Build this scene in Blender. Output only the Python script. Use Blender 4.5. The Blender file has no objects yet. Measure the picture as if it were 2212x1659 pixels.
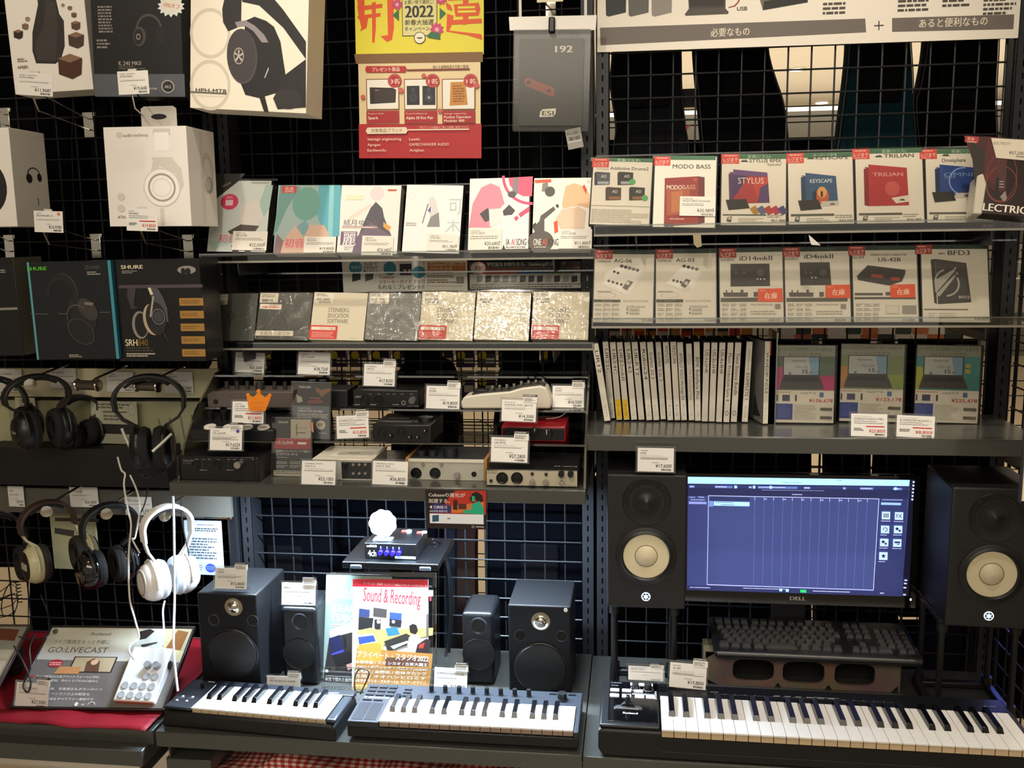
import bpy, math, random
from mathutils import Vector as V, Matrix
random.seed(7)
SC = bpy.context.scene
COL = SC.collection
# ------------------------------------------------------------------ camera
CF = 2017.79; CC = V((0.089292, -2.211744, 1.546215))
CR, CD, CW = V((0.991678, 0.127885, -0.014838)), V((0.005433, -0.156718, -0.987628)), V((-0.128628, 0.979329, -0.156108))
cd = bpy.data.cameras.new('camera'); cam = bpy.data.objects.new('camera', cd); COL.objects.link(cam)
cd.sensor_fit = 'HORIZONTAL'; cd.sensor_width = 36; cd.lens = CF/2212*36; cd.clip_start = .05; cd.clip_end = 100
cam.matrix_world = Matrix.Translation(CC) @ Matrix((CR, -CD, -CW)).transposed().to_4x4()
SC.camera = cam
SC.view_settings.view_transform = 'Standard'; SC.view_settings.look = 'None'
SC.view_settings.gamma = 1; SC.view_settings.use_curve_mapping = False
SC.view_settings.exposure = 0.5
# ------------------------------------------------------------------ world and large lights
W = bpy.data.worlds.new('world'); SC.world = W; W.use_nodes = True
W.node_tree.nodes['Background'].inputs[0].default_value = (1.0, .89, .74, 1)
W.node_tree.nodes['Background'].inputs[1].default_value = .30
def area(name, loc, tgt, sx, sy, power, col, spread=180):
    l = bpy.data.lights.new(name, 'AREA'); l.shape = 'RECTANGLE'; l.size = sx; l.size_y = sy; l.energy = power; l.color = col
    l.spread = math.radians(spread)
    o = bpy.data.objects.new(name, l); COL.objects.link(o); o.location = loc
    o.rotation_euler = (V(tgt)-V(loc)).to_track_quat('-Z', 'Y').to_euler(); return o
def spot(name, loc, tgt, power, col, ang, blend=.5, r=.04):
    l = bpy.data.lights.new(name, 'SPOT'); l.energy = power; l.color = col; l.spot_size = math.radians(ang); l.spot_blend = blend; l.shadow_soft_size = r
    o = bpy.data.objects.new(name, l); COL.objects.link(o); o.location = loc
    o.rotation_euler = (V(tgt)-V(loc)).to_track_quat('-Z', 'Y').to_euler(); return o
WARM = (1.0, .89, .74)
area('ceiling_light_panel', (-.2, -3.6, 2.95), (-.1, 0, 1.2), 3.0, 1.2, 52, WARM)
spot('ceiling_spot', (-.55, -2.12, 2.95), (-.25, -.1, 1.45), 40, (1.0, .90, .77), 44, .9, .06)
spot('ceiling_spot.001', (.5, -.95, 2.95), (.45, -.15, 1.45), 42, (1.0, .89, .75), 60, .9)
spot('ceiling_spot.002', (-1.2, -1.7, 2.95), (-1.25, -.1, 1.7), 24, (1.0, .86, .70), 50, .9)
spot('ceiling_spot.003', (1.0, -1.5, 2.95), (.6, -.4, .6), 60, (1.0, .89, .74), 34, .9)
spot('ceiling_spot.004', (-.45, -.85, 2.95), (-.45, -.15, 1.45), 34, (1.0, .90, .77), 50, .9)
COOL = (.66, .82, 1.0)
area('shelf_led', (-.45, -.21, 1.001), (-.45, -.32, 0), .80, .03, 21, COOL, 165)
area('ceiling_fill', (1, 6.5, 1.9), (1, 6.6, 3), 7, 4, 62, (1, .87, .68))  # unseen area light, added only to brighten the far ceiling
area('ceiling_light_panel.001', (0, 3.5, 2.9), (0, 3.6, 0), 6, 3, 110, (1, .86, .68))
# ------------------------------------------------------------------ picture point -> place
def ray(x, y):
    return CR*((x-1106)/CF) + CD*((y-829.5)/CF) + CW
def aY(x, y, Y): d = ray(x, y); return CC + d*((Y-CC.y)/d.y)
def aZ(x, y, Z): d = ray(x, y); return CC + d*((Z-CC.z)/d.z)
def aX(x, y, X): d = ray(x, y); return CC + d*((X-CC.x)/d.x)
def pp(x, y, o, n): d = ray(x, y); return CC + d*((o-CC).dot(n)/d.dot(n))
class Fr:
    """place of a thing: origin, x right, y away, z up"""
    def __init__(s, o, xa, za, w=0, h=0):
        xa = V(xa).normalized(); za = V(za); za = (za-xa*za.dot(xa)).normalized()
        ya = za.cross(xa); s.M = Matrix((xa, ya, za)).transposed().to_4x4(); s.M.translation = o
        s.o, s.x, s.y, s.z, s.w, s.h = V(o), xa, ya, za, w, h
        s.I = s.M.inverted()
    def uv(s, px, py, y=0):
        p = s.I @ pp(px, py, s.o+s.y*y, s.y); return p.x, p.z
def face(bl, br, tl, Y=None, Z=None, lean=0, yaw=0, roll=True, up=False):
    """upright rectangle seen at three corners; lean back and yaw in degrees"""
    A = aZ(*bl, Z) if Z is not None else aY(*bl, Y)
    yw, ln = math.radians(yaw), math.radians(lean)
    xh = V((math.cos(yw), math.sin(yw), 0)); yh = V((-math.sin(yw), math.cos(yw), 0))
    zl = V((0, 0, math.cos(ln))) + yh*math.sin(ln); n = zl.cross(xh)
    B = pp(*br, A, n); T = pp(*tl, A, n)
    if not roll: B = A + xh*(B-A).dot(xh)
    if up:
        za = (T-A).normalized(); xa = n.cross(za)
        if xa.dot(xh) < 0: xa = -xa
        return Fr(A, xa, za, (B-A).dot(xa), (T-A).length)
    xa = (B-A).normalized(); za = xa.cross(n) if False else n.cross(xa)*-1
    if za.dot(zl) < 0: za = -za
    return Fr(A, xa, za, (B-A).length, (T-A).dot(za))
def flat(fl, fr, Z, d=0):
    """thing standing on height Z with its front bottom corners seen"""
    A = aZ(*fl, Z); B = aZ(*fr, Z); return Fr(A, B-A, (0, 0, 1), (B-A).length, d)
# ------------------------------------------------------------------ materials
MATS = {}
def srgb(h):
    if isinstance(h, str):
        h = h.lstrip('#'); c = [int(h[i:i+2], 16)/255 for i in (0, 2, 4)]
    else: c = h
    return tuple(x/12.92 if x <= .04045 else ((x+.055)/1.055)**2.4 for x in c)
def mat(col, rough=.5, metal=0, emit=0, spec=.5, coat=0, noise=0, nscale=60):
    k = (col, rough, metal, emit, spec, coat, noise, nscale)
    if k in MATS: return MATS[k]
    m = bpy.data.materials.new('m_'+str(col).strip('#')); m.use_nodes = True; b = m.node_tree.nodes['Principled BSDF']
    c = (*srgb(col), 1); b.inputs['Base Color'].default_value = c; b.inputs['Roughness'].default_value = rough
    b.inputs['Metallic'].default_value = metal; b.inputs['Specular IOR Level'].default_value = spec
    b.inputs['Coat Weight'].default_value = coat; b.inputs['Coat Roughness'].default_value = .08
    if emit: b.inputs['Emission Color'].default_value = c; b.inputs['Emission Strength'].default_value = emit
    nt = m.node_tree
    if noise:
        n = nt.nodes.new('ShaderNodeTexNoise'); n.inputs['Scale'].default_value = nscale; n.inputs['Detail'].default_value = 6
        t = nt.nodes.new('ShaderNodeTexCoord'); nt.links.new(t.outputs['Object'], n.inputs['Vector'])
        x = nt.nodes.new('ShaderNodeMixRGB'); x.blend_type = 'MULTIPLY'; x.inputs[0].default_value = noise; x.inputs[1].default_value = c
        nt.links.new(n.outputs['Color'], x.inputs[2]); nt.links.new(x.outputs[0], b.inputs['Base Color'])
        bp = nt.nodes.new('ShaderNodeBump'); bp.inputs['Strength'].default_value = .15; bp.inputs['Distance'].default_value = .002
        nt.links.new(n.outputs['Fac'], bp.inputs['Height']); nt.links.new(bp.outputs[0], b.inputs['Normal'])
    MATS[k] = m; return m
def glassm(name, tint=(.96, .97, .96), refl=.9, rough=.02, base=.04):
    if name in MATS: return MATS[name]
    m = bpy.data.materials.new(name); m.use_nodes = True; nt = m.node_tree; nt.nodes.clear()
    o = nt.nodes.new('ShaderNodeOutputMaterial'); t = nt.nodes.new('ShaderNodeBsdfTransparent'); t.inputs[0].default_value = (*tint, 1)
    g = nt.nodes.new('ShaderNodeBsdfGlossy'); g.inputs['Roughness'].default_value = rough; g.inputs[0].default_value = (1, 1, 1, 1)
    f = nt.nodes.new('ShaderNodeFresnel'); f.inputs[0].default_value = 1.45
    a = nt.nodes.new('ShaderNodeMath'); a.operation = 'MULTIPLY_ADD'; a.inputs[1].default_value = refl; a.inputs[2].default_value = base
    x = nt.nodes.new('ShaderNodeMixShader')
    nt.links.new(f.outputs[0], a.inputs[0]); nt.links.new(a.outputs[0], x.inputs[0]); nt.links.new(t.outputs[0], x.inputs[1]); nt.links.new(g.outputs[0], x.inputs[2])
    nt.links.new(x.outputs[0], o.inputs[0]); MATS[name] = m; return m
def wrapm(name='shrink_wrap'):
    """crinkled clear film over a printed box"""
    if name in MATS: return MATS[name]
    m = glassm(name, (1, 1, 1), 1.2, .05, .02); nt = m.node_tree
    n = nt.nodes.new('ShaderNodeTexNoise'); n.inputs['Scale'].default_value = 45; n.inputs['Detail'].default_value = 3; n.inputs['Distortion'].default_value = 1.5
    t = nt.nodes.new('ShaderNodeTexCoord'); nt.links.new(t.outputs['Object'], n.inputs['Vector'])
    b = nt.nodes.new('ShaderNodeBump'); b.inputs['Strength'].default_value = .5; b.inputs['Distance'].default_value = .004
    nt.links.new(n.outputs['Fac'], b.inputs['Height'])
    for q in nt.nodes:
        if q.type == 'BSDF_GLOSSY': nt.links.new(b.outputs[0], q.inputs['Normal'])
    return m
WH, PAPER, BLK = '#f2f0ea', '#eceae4', '#0b0b0c'
GL = glassm('clear_acrylic'); GLe = glassm('acrylic_edge', (.75, .80, .78), 1.0, .1, .22)
# ------------------------------------------------------------------ text
_TC = {}
def tmesh(s, bold):
    k = (s, bold)
    if k in _TC: return _TC[k]
    c = bpy.data.curves.new('t', 'FONT'); c.body = s; bd = 0; c.offset = min(.016, .0085*bd); c.resolution_u = 2 if len(s) > 4 else 4
    o = bpy.data.objects.new('t', c); me = o.to_mesh()
    r = ([(v.co.x, v.co.y) for v in me.vertices], [tuple(p.vertices) for p in me.polygons])
    if bd != bold and bold:
        n = len(r[0]); r = (r[0]+[(x+.02*min(bold, 3), y) for x, y in r[0]], r[1]+[tuple(n+k for k in f) for f in r[1]])
    o.to_mesh_clear(); bpy.data.objects.remove(o); bpy.data.curves.remove(c)
    xs = [p[0] for p in r[0]] or [0, 1]; ys = [p[1] for p in r[0]] or [0, 1]
    _TC[k] = (r[0], r[1], min(xs), max(xs), min(ys), max(ys)); return _TC[k]
# ------------------------------------------------------------------ mesh builder
class MB:
    def __init__(s, fr=None, y=0):
        s.v, s.f, s.m, s.mats = [], [], [], []; s.fr = fr; s.X4 = Matrix.Identity(4)
        s.po, s.pu, s.pw = V((0, y, 0)), V((1, 0, 0)), V((0, 0, 1)); s.L = 1
    def plane(s, o, u=(1, 0, 0), w=(0, 0, 1)):
        s.po, s.pu, s.pw = V(o), V(u).normalized(), V(w).normalized(); s.L = 1; return s
    def mi(s, m):
        if isinstance(m, str): m = mat(m)
        if m not in s.mats: s.mats.append(m)
        return s.mats.index(m)
    def add(s, vs, fs, m):
        b = len(s.v); s.v += [s.X4 @ V(p) for p in vs]; i = s.mi(m)
        for f in fs: s.f.append(tuple(b+k for k in f)); s.m.append(i)
    def box(s, x0, y0, z0, x1, y1, z1, m):
        s.add([(x, y, z) for x in (x0, x1) for y in (y0, y1) for z in (z0, z1)],
              [(0, 1, 3, 2), (4, 6, 7, 5), (0, 4, 5, 1), (2, 3, 7, 6), (0, 2, 6, 4), (1, 5, 7, 3)], m); return s
    def prism(s, pts, y0, y1, m):
        """outline in x,z pushed along y"""
        a = sum(pts[i][0]*pts[(i+1) % len(pts)][1]-pts[(i+1) % len(pts)][0]*pts[i][1] for i in range(len(pts)))
        if a < 0: pts = pts[::-1]
        n = len(pts); vs = [(p[0], y0, p[1]) for p in pts]+[(p[0], y1, p[1]) for p in pts]
        s.add(vs, [tuple(range(n)), tuple(range(2*n-1, n-1, -1))]+[(i, i+n, (i+1) % n+n, (i+1) % n) for i in range(n)], m); return s
    def cyl(s, p0, p1, r, m, n=16, r2=None, caps=True):
        p0, p1 = V(p0), V(p1); d = (p1-p0).normalized(); a = d.orthogonal().normalized(); b = d.cross(a); r2 = r if r2 is None else r2
        vs = [p0+(a*math.cos(t)+b*math.sin(t))*r for t in [2*math.pi*i/n for i in range(n)]]+[p1+(a*math.cos(t)+b*math.sin(t))*r2 for t in [2*math.pi*i/n for i in range(n)]]
        fs = [(i, (i+1) % n, (i+1) % n+n, i+n) for i in range(n)]
        if caps: fs += [tuple(range(n-1, -1, -1)), tuple(range(n, 2*n))]
        s.add(vs, fs, m); return s
    def tube(s, pts, r, m, n=6, closed=False):
        pts = [V(p) for p in pts]; N = len(pts); vs = []; prev = None
        for i in range(N):
            d = (pts[(i+1) % N]-pts[i-1]) if closed or 0 < i < N-1 else (pts[1]-pts[0] if i == 0 else pts[-1]-pts[-2])
            d = d.normalized() if d.length else V((0, 0, 1))
            a = (prev-d*prev.dot(d)).normalized() if prev is not None and (prev-d*prev.dot(d)).length > 1e-5 else d.orthogonal().normalized(); prev = a; b = d.cross(a)
            rr, rw = r if isinstance(r, tuple) else (r, r)
            vs += [pts[i]+a*math.cos(t)*rr+b*math.sin(t)*rw for t in [2*math.pi*k/n for k in range(n)]]
        fs = []
        for i in range(N if closed else N-1):
            j = (i+1) % N; fs += [(i*n+k, i*n+(k+1) % n, j*n+(k+1) % n, j*n+k) for k in range(n)]
        if not closed: fs += [tuple(range(n-1, -1, -1)), tuple(range((N-1)*n, N*n))]
        s.add(vs, fs, m); return s
    def strap(s, pts, wd, th, m):
        """flat band along pts (x,z plane), width along y"""
        N = len(pts); vs = []
        for i in range(N):
            a = V((pts[min(i+1, N-1)][0]-pts[max(i-1, 0)][0], 0, pts[min(i+1, N-1)][1]-pts[max(i-1, 0)][1])).normalized(); nn = V((-a.z, 0, a.x)); p = V((pts[i][0], 0, pts[i][1]))
            for (q, t) in ((-1, 1), (-.8, 1.25), (.8, 1.25), (1, 1), (1, -1), (-1, -1)): vs.append(p+V((0, wd/2*q, 0))+nn*th/2*t)
        fs = [(i*6+k, i*6+(k+1) % 6, (i+1)*6+(k+1) % 6, (i+1)*6+k) for i in range(N-1) for k in range(6)]+[tuple(range(5, -1, -1)), tuple(range((N-1)*6, N*6))]
        s.add(vs, fs, m); return s
    def lathe(s, prof, m, o=(0, 0, 0), ax=(0, -1, 0), n=32, sx=1):
        """profile of (radius, height) turned about ax at o"""
        o, d = V(o), V(ax).normalized(); a = V((0, 0, 1)) if abs(d.z) < .9 else V((1, 0, 0)); a = (a-d*a.dot(d)).normalized(); b = d.cross(a); vs = []
        for r, h in prof: vs += [o+d*h+(a*math.cos(t)+b*math.sin(t)*sx)*r for t in [2*math.pi*k/n for k in range(n)]]
        fs = [(i*n+k, i*n+(k+1) % n, (i+1)*n+(k+1) % n, (i+1)*n+k) for i in range(len(prof)-1) for k in range(n)]
        s.add(vs, fs, m); return s
    # ---- flat printing on the current plane; places given as seen points when px=True
    def uvp(s, x, y):
        W_ = s.fr.M; o = W_ @ s.po; nn = (W_.to_3x3() @ s.pu).cross(W_.to_3x3() @ s.pw); p = s.fr.I @ pp(x, y, o, nn)-s.po
        return p.dot(s.pu), p.dot(s.pw)
    def put(s, uv, fs, m, lay=None):
        s.L += 1; e = s.L*.00005; nn = s.pu.cross(s.pw)
        s.add([s.po+s.pu*u+s.pw*w+nn*e for u, w in uv], fs, m)
    def up(s, k=1): s.L += k; return s
    def P(s, pts, m, uv=False):
        q = list(pts) if uv else [s.uvp(*p) for p in pts]
        a = sum(q[i][0]*q[(i+1) % len(q)][1]-q[(i+1) % len(q)][0]*q[i][1] for i in range(len(q)))
        if a < 0: q = q[::-1]
        s.put(q, [tuple(range(len(q)))], m); return s
    def R(s, x0, y0, x1, y1, m, uv=False):
        """axis-aligned to the plane: top-left and bottom-right seen points"""
        if not uv: (x0, y0), (x1, y1) = s.uvp(x0, y0), s.uvp(x1, y1)
        a, b, c, d = min(x0, x1), min(y0, y1), max(x0, x1), max(y0, y1)
        s.put([(a, b), (c, b), (c, d), (a, d)], [(0, 1, 2, 3)], m); return s
    def E(s, cx, cy, rx, ry, m, n=28, ang=0, ring=0, a0=0, a1=360, uv=False):
        if not uv:
            c = s.uvp(cx, cy); e = s.uvp(cx+rx, cy); g = s.uvp(cx, cy-ry); rx, ry = abs(e[0]-c[0]), abs(g[1]-c[1]); cx, cy = c
        t = [math.radians(a0+(a1-a0)*i/n) for i in range(n+1)]; ca, sa = math.cos(math.radians(ang)), math.sin(math.radians(ang))
        def q(k, r): x, y = math.cos(k)*rx*r, math.sin(k)*ry*r; return (cx+x*ca-y*sa, cy+x*sa+y*ca)
        if ring: s.put([q(k, 1) for k in t]+[q(k, 1-ring) for k in t], [(i, i+1, i+n+2, i+n+1) for i in range(n)], m)
        elif a1-a0 < 360: s.put([(cx, cy)]+[q(k, 1) for k in t], [tuple(range(n+2))], m)
        else: s.put([q(k, 1) for k in t[:-1]], [tuple(range(n))], m)
        return s
    def T(s, txt, x0, yb, x1, cap, m, bold=1, ang=None, yb1=None, uv=False):
        """text from seen point (x0,yb) along the baseline to x1, cap = seen height"""
        vs, fs, a, b, c, d = tmesh(txt, bold)
        if not vs: return s
        if uv: A, B = (x0, yb), (x1, yb if yb1 is None else yb1); h = cap
        else:
            A = s.uvp(x0, yb); B = s.uvp(x1, yb if yb1 is None else yb1); t = s.uvp(x0, yb-cap); h = math.hypot(t[0]-A[0], t[1]-A[1])
            if yb1 is None: B = (B[0], A[1])
        wx, wy = B[0]-A[0], B[1]-A[1]; L = math.hypot(wx, wy); wx /= L; wy /= L
        base = c if c < -.3 or d < .6 else 0
        sx, sy = L/(b-a), h/max(.01, (d-base)); s.put([(A[0]+(x-a)*sx*wx-(y-base)*sy*wy, A[1]+(x-a)*sx*wy+(y-base)*sy*wx) for x, y in vs], fs, m)
        if bold:
            k = len(vs)//2; e = s.pu.cross(s.pw)*.00003; e = s.X4.to_3x3() @ e
            for i in range(len(s.v)-k, len(s.v)): s.v[i] = s.v[i]+e
        return s
    def S(s, x0, y0, x1, y1, rows, m, fill=.55, uv=False):
        """rows of fine unreadable print"""
        if not uv: (x0, y0), (x1, y1) = s.uvp(x0, y0), s.uvp(x1, y1)
        H = (y0-y1)/rows; vs, fs = [], []
        for r in range(rows):
            z = y0-H*(r+.75); x = x0; end = x1-(x1-x0)*random.choice((0, .05, .3, .12))
            while x < end:
                w = min(end-x, abs(H)*random.uniform(.4, 1.8)); b = len(vs)
                vs += [(x, z), (x+w, z), (x+w, z+H*fill), (x, z+H*fill)]; fs.append((b, b+1, b+2, b+3)); x += w+abs(H)*.25
        s.put(vs, fs, m); return s
    def bar(s, x0, y0, x1, y1, m='#222222', n=22):
        (x0, y0), (x1, y1) = s.uvp(x0, y0), s.uvp(x1, y1); vs, fs = [], []; w = (x1-x0)/n
        for i in range(n):
            k = w*random.choice((.3, .5, .75)); b = len(vs); vs += [(x0+i*w, y1), (x0+i*w+k, y1), (x0+i*w+k, y0), (x0+i*w, y0)]; fs.append((b, b+1, b+2, b+3))
        s.put(vs, fs, m); return s
    def build(s, name, parent=None, bevel=0, smooth=30, seg=2, local=None):
        me = bpy.data.meshes.new(name); me.from_pydata([tuple(p) for p in s.v], [], s.f)
        for m in s.mats: me.materials.append(m)
        me.polygons.foreach_set('material_index', s.m)
        if smooth:
            me.polygons.foreach_set('use_smooth', [True]*len(me.polygons)); me.set_sharp_from_angle(angle=math.radians(smooth))
        me.update(); o = bpy.data.objects.new(name, me); COL.objects.link(o)
        if parent is not None: o.parent = parent
        elif s.fr is not None: o.matrix_world = s.fr.M
        if local is not None: o.matrix_basis = local
        if bevel:
            b = o.modifiers.new('edge', 'BEVEL'); b.width = bevel; b.segments = seg; b.limit_method = 'ANGLE'; b.angle_limit = math.radians(40)
        return o
def tag(o, label, cat, group=None, kind=None):
    if label: o['label'] = label
    if cat: o['category'] = cat
    if group: o['group'] = group
    if kind: o['kind'] = kind
    return o
def thing(name, label, cat, fr, group=None):
    o = bpy.data.objects.new(name, None); COL.objects.link(o); o.empty_display_size = .02
    o.matrix_world = fr.M if isinstance(fr, Fr) else Matrix.Translation(V(fr)); return tag(o, label, cat, group)
def WF(o=(0, 0, 0)): return Fr(V(o), (1, 0, 0), (0, 0, 1))
def crspl(pts, n=6):
    pts = [V(p) for p in pts]; q = [pts[0]]+pts+[pts[-1]]; out = []
    for i in range(1, len(q)-2):
        for k in range(n):
            t = k/n; a, b, c, d = q[i-1:i+3]
            out.append(.5*((2*b)+(c-a)*t+(2*a-5*b+4*c-d)*t*t+(3*b-a-3*c+d)*t**3))
    return out+[pts[-1]]
# ------------------------------------------------------------------ the room
def slab(name, x0, y0, z0, x1, y1, z1, m):
    b = MB(); b.box(x0, y0, z0, x1, y1, z1, m); return tag(b.build(name, smooth=0), None, None, kind='structure')
slab('floor', -7, -6, -.05, 7, 11, 0, mat('#b9aa92', .35, noise=.15, nscale=3))
slab('ceiling', -7, -6, 3.0, 7, 9.4, 3.05, mat('#e9e0cd', .7))
slab('ceiling_cove', -7, 9.4, 3.0, 7, 9.9, 3.05, mat('#fff3d8', .6, emit=1.3))
slab('wall_back', -7, 9.9, 0, 7, 10, 3.05, mat('#6d6a63', .7))
slab('wall_left', -7.1, -6, 0, -7, 10, 3.05, mat('#8d8475', .7))
slab('wall_right', 7, -6, 0, 7.1, 10, 3.05, mat('#9a917f', .7))
for i, (px, py) in enumerate(((1775, 222), (1783, 85), (1508, 228), (1420, 40), (1600, 30), (2140, 60), (1720, 150))):
    p = aZ(px, py, 2.99); b = MB(WF(p)); b.cyl((0, 0, .012), (0, 0, -.004), .085, mat('#e8e2d4', .4), 24)
    t = thing('downlight', 'round recessed ceiling light seen through the mesh far behind the stand', 'ceiling light', WF(p), 'downlights of the far ceiling')
    b.fr = None; b.build('trim_ring', t); b = MB(); b.cyl((0, 0, -.004), (0, 0, -.007), .065, mat('#fff2d6', .4, emit=9), 24); b.build('lamp', t)
# ------------------------------------------------------------------ black wire mesh and slotted posts
WIRE = mat('#1b1d20', .4, spec=.4)
def meshpanel(x0, x1, z0, z1, label, fr=None, first=.075, n=16, y=0, pitch=.05, step=0.0):
    b = MB(fr); r = .0021
    for i in range(n):
        x = x0+first+pitch*i; b.cyl((x, y, z0), (x, y, z1), r, WIRE, 6)
    z = 1.95; zz = []
    while z > z0+.01: zz.append(z); z -= pitch
    z = 1.95+pitch
    while z < z1: zz.append(z); z += pitch
    for z in zz: b.cyl((x0+.02, y-.004, z), (x1-.02, y-.004, z), r, WIRE, 6)
    for x in (x0+.02, x1-.02): b.cyl((x, y, z0), (x, y, z1), .003, WIRE, 6)
    return tag(b.build('wire_mesh_panel'), label, 'mesh panel')
meshpanel(-1.8, -.9, .35, 2.3, 'black wire mesh panel behind the boxed and hanging headphones')
meshpanel(-.9, 0, .35, 2.3, 'black wire mesh panel behind the red and yellow poster and software boxes')
meshpanel(0, .9, .35, 2.3, 'black wire mesh panel behind the computer monitor and the plastic cases')
sf = Fr(V((.935, 0, 0)), (0, -1, 0), (0, 0, 1))
meshpanel(0, .46, .35, 2.3, 'narrow black wire mesh panel closing the end of the stand beside the big speaker', sf, .03, 9, step=1)
POST = mat('#26282c', .45, .2, spec=.4)
def post(x, label, w=.034, y0=-.03, y1=.03):
    b = MB(WF((x, 0, 0))); h0, h1, pt = .02, 2.34, .0262
    sw, sh = .0032, .0135; z = h0
    xs = (-w/2, -sw/2, sw/2, w/2)
    while z < h1:
        za, zb = z+.006, z+.006+sh; z2 = z+pt
        for (a, c, e, g) in ((xs[0], z, xs[1], z2), (xs[2], z, xs[3], z2), (xs[1], z, xs[2], za), (xs[1], zb, xs[2], z2)):
            b.add([(a, y0, c), (e, y0, c), (e, y0, g), (a, y0, g)], [(0, 1, 2, 3)], POST)
        z = z2
    b.box(-w/2, y0, h0, -w/2+.0015, y1, z, POST); b.box(w/2-.0015, y0, h0, w/2, y1, z, POST); b.box(-w/2, y1, h0, w/2, y1+.0015, z, POST)
    b.box(-w/2+.002, y0+.012, h0, w/2-.002, y0+.013, z, mat('#050506', .8))
    b.box(-w/2, y0, 0, w/2, y1, h0, POST)
    return tag(b.build('slotted_post', smooth=0), label, 'post', 'slotted steel posts of the stand')
for x, l in ((-.918, 'outer slotted dark steel post of the pair beside the hanging headphones'), (-.882, 'inner slotted dark steel post between white headphones and black speaker stand area'),
             (-.0175, 'slotted dark steel post at the end of the glass shelf stand'), (.0175, 'slotted dark steel post beside the speaker with cream cone and price 17,600'),
             (.905, 'slotted dark steel post at the corner of the end mesh panel')):
    post(x, l, .030)
# ------------------------------------------------------------------ steel shelves
STEEL = mat('#5c5d59', .22, .45, spec=.5)
def shelf(x0, x1, y0, y1, z, t, label, m=STEEL, br=True):
    b = MB(WF((x0, y0, z))); w, d = x1-x0, y1-y0
    b.box(0, 0, -.0016, w, d, 0, m); b.box(0, 0, -t, w, .0016, -.0016, m); b.box(0, .0016, -t, w, .014, -t+.0016, m)
    b.box(0, .0016, -t, .0016, d, -.0016, m); b.box(w-.0016, .0016, -t, w, d, -.0016, m); b.box(.002, d-.002, -t, w-.002, d, -.0016, m)
    for x in (.015, w-.019) if br else (): b.prism([(x, -t-.001), (x+.004, -t-.001), (x+.004, -t-.03), (x, -t-.045)], .02, d, m)
    return tag(b.build('steel_shelf', bevel=.0012), label, 'shelf')
ZL, ZB, YR = 1.033, .524, -.30
ZR = aY(1271, 939, YR).z
shelf(-.904, -.006, -.364, -.032, ZL, .030, 'grey steel shelf under the glass tiers of audio interfaces', br=False)
shelf(-.908, -.008, -.490, -.032, ZB, .034, 'grey steel shelf carrying the two small piano keyboards and magazine')
shelf(-.006, .893, YR, -.032, ZR, .034, 'grey steel shelf carrying white spined cases and three laptop flyers')
shelf(-.006, .893, -.488, -.032, .521, .034, 'grey steel shelf carrying the long piano keyboard with joystick')
shelf(-1.81, -.915, -.49, -.032, aY(300, 1577, -.49).z, .032, 'grey steel shelf under the red cloth and livestream board', br=False)
shelf(-1.81, -.925, -.52, -.032, aY(300, 1622, -.52).z, .036, 'lowest grey steel shelf below the red cloth')
shelf(-.90, -.80, -.47, -.032, aY(400, 1640, -.47).z, .03, 'short grey steel shelf end beside the red gingham cloth')
# ------------------------------------------------------------------ bags hanging on the far side of the mesh
def bag(pts, Y, d, col, label, grp='gig bags hanging behind the mesh', seam=True, rough=.9, name='gig_bag', cat='bag'):
    rect = len(pts) == 4 or (len(pts) == 8 and seam)
    q = [aY(x, y, Y) for x, y in pts]; cx = sum(p.x for p in q)/len(q); z0 = min(p.z for p in q)
    fr = WF((cx, Y, z0)); L = [(p.x-cx, p.z-z0) for p in q]
    s = [V((x, 0, z)) for x, z in L] if rect else crspl([(x, 0, z) for x, z in L+L[:1]], 4)[:-1]; L2 = [(p.x, p.z) for p in s]; n = len(L2)
    mx = sum(p[0] for p in L2)/n; mz = sum(p[1] for p in L2)/n
    b = MB(fr); m = mat(col, rough, noise=.5, nscale=14, spec=.02); rings = [(.90, 0), (.975, .02), (1, d*.4), (1, d*.7), (.93, d)]
    vs = [(mx+(x-mx)*k, y, mz+(z-mz)*k) for k, y in rings for x, z in L2]
    fs = [(i*n+k, i*n+(k+1) % n, (i+1)*n+(k+1) % n, (i+1)*n+k) for i in range(len(rings)-1) for k in range(n)]
    b.add(vs, fs+[tuple(range(n-1, -1, -1)), tuple(range(4*n, 5*n))], m)
    if not seam: return tag(b.build(name, smooth=50), label, cat, grp)
    t = thing(name, label, cat, fr, grp); b.fr = None; b.build('body', t, smooth=50)
    s2 = MB(); s2.tube([(mx+(x-mx)*.955, .008, mz+(z-mz)*.955) for x, z in L2], .0014, mat('#131416', .6), 5, True); s2.build('zip', t)
    s3 = MB(); s3.box(mx-.05, -.008, mz-.02, mx+.05, .004, mz+.14, mat('#0a0a0c', .9, spec=.06)); s3.build('pocket', t, bevel=.006); return t
bag([(1318, -60), (1320, 100), (1316, 180), (1328, 270), (1322, 330), (1318, 450), (1490, 450), (1492, 330), (1484, 270), (1476, 190), (1474, 100), (1470, -60)], .12, .08, '#1a1b1e', 'black gig bag behind the mesh with a shiny fold, nearest the centre posts')
bag([(1497, -60), (1497, 95), (1508, 230), (1516, 330), (1520, 450), (1730, 450), (1712, 330), (1700, 230), (1680, 165), (1665, 112), (1632, -60)], .12, .08, '#0b0b0d', 'black gig bag flaring downwards behind the mesh under the white banner')
bag([(1836, -60), (1835, 85), (1828, 170), (1812, 300), (1800, 460), (1985, 460), (1984, 300), (1979, 230), (1976, 120), (1950, -60)], .125, .08, '#142b33', 'dark teal cloth gig bag behind the mesh')
bag([(2010, -60), (2006, 80), (1990, 180), (1978, 225), (1986, 330), (1996, 460), (2168, 460), (2162, 300), (2160, 200), (2166, 80), (2166, -60)], .215, .08, '#0c0b0b', 'black pleated bag behind the mesh next to the corner post')
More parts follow.
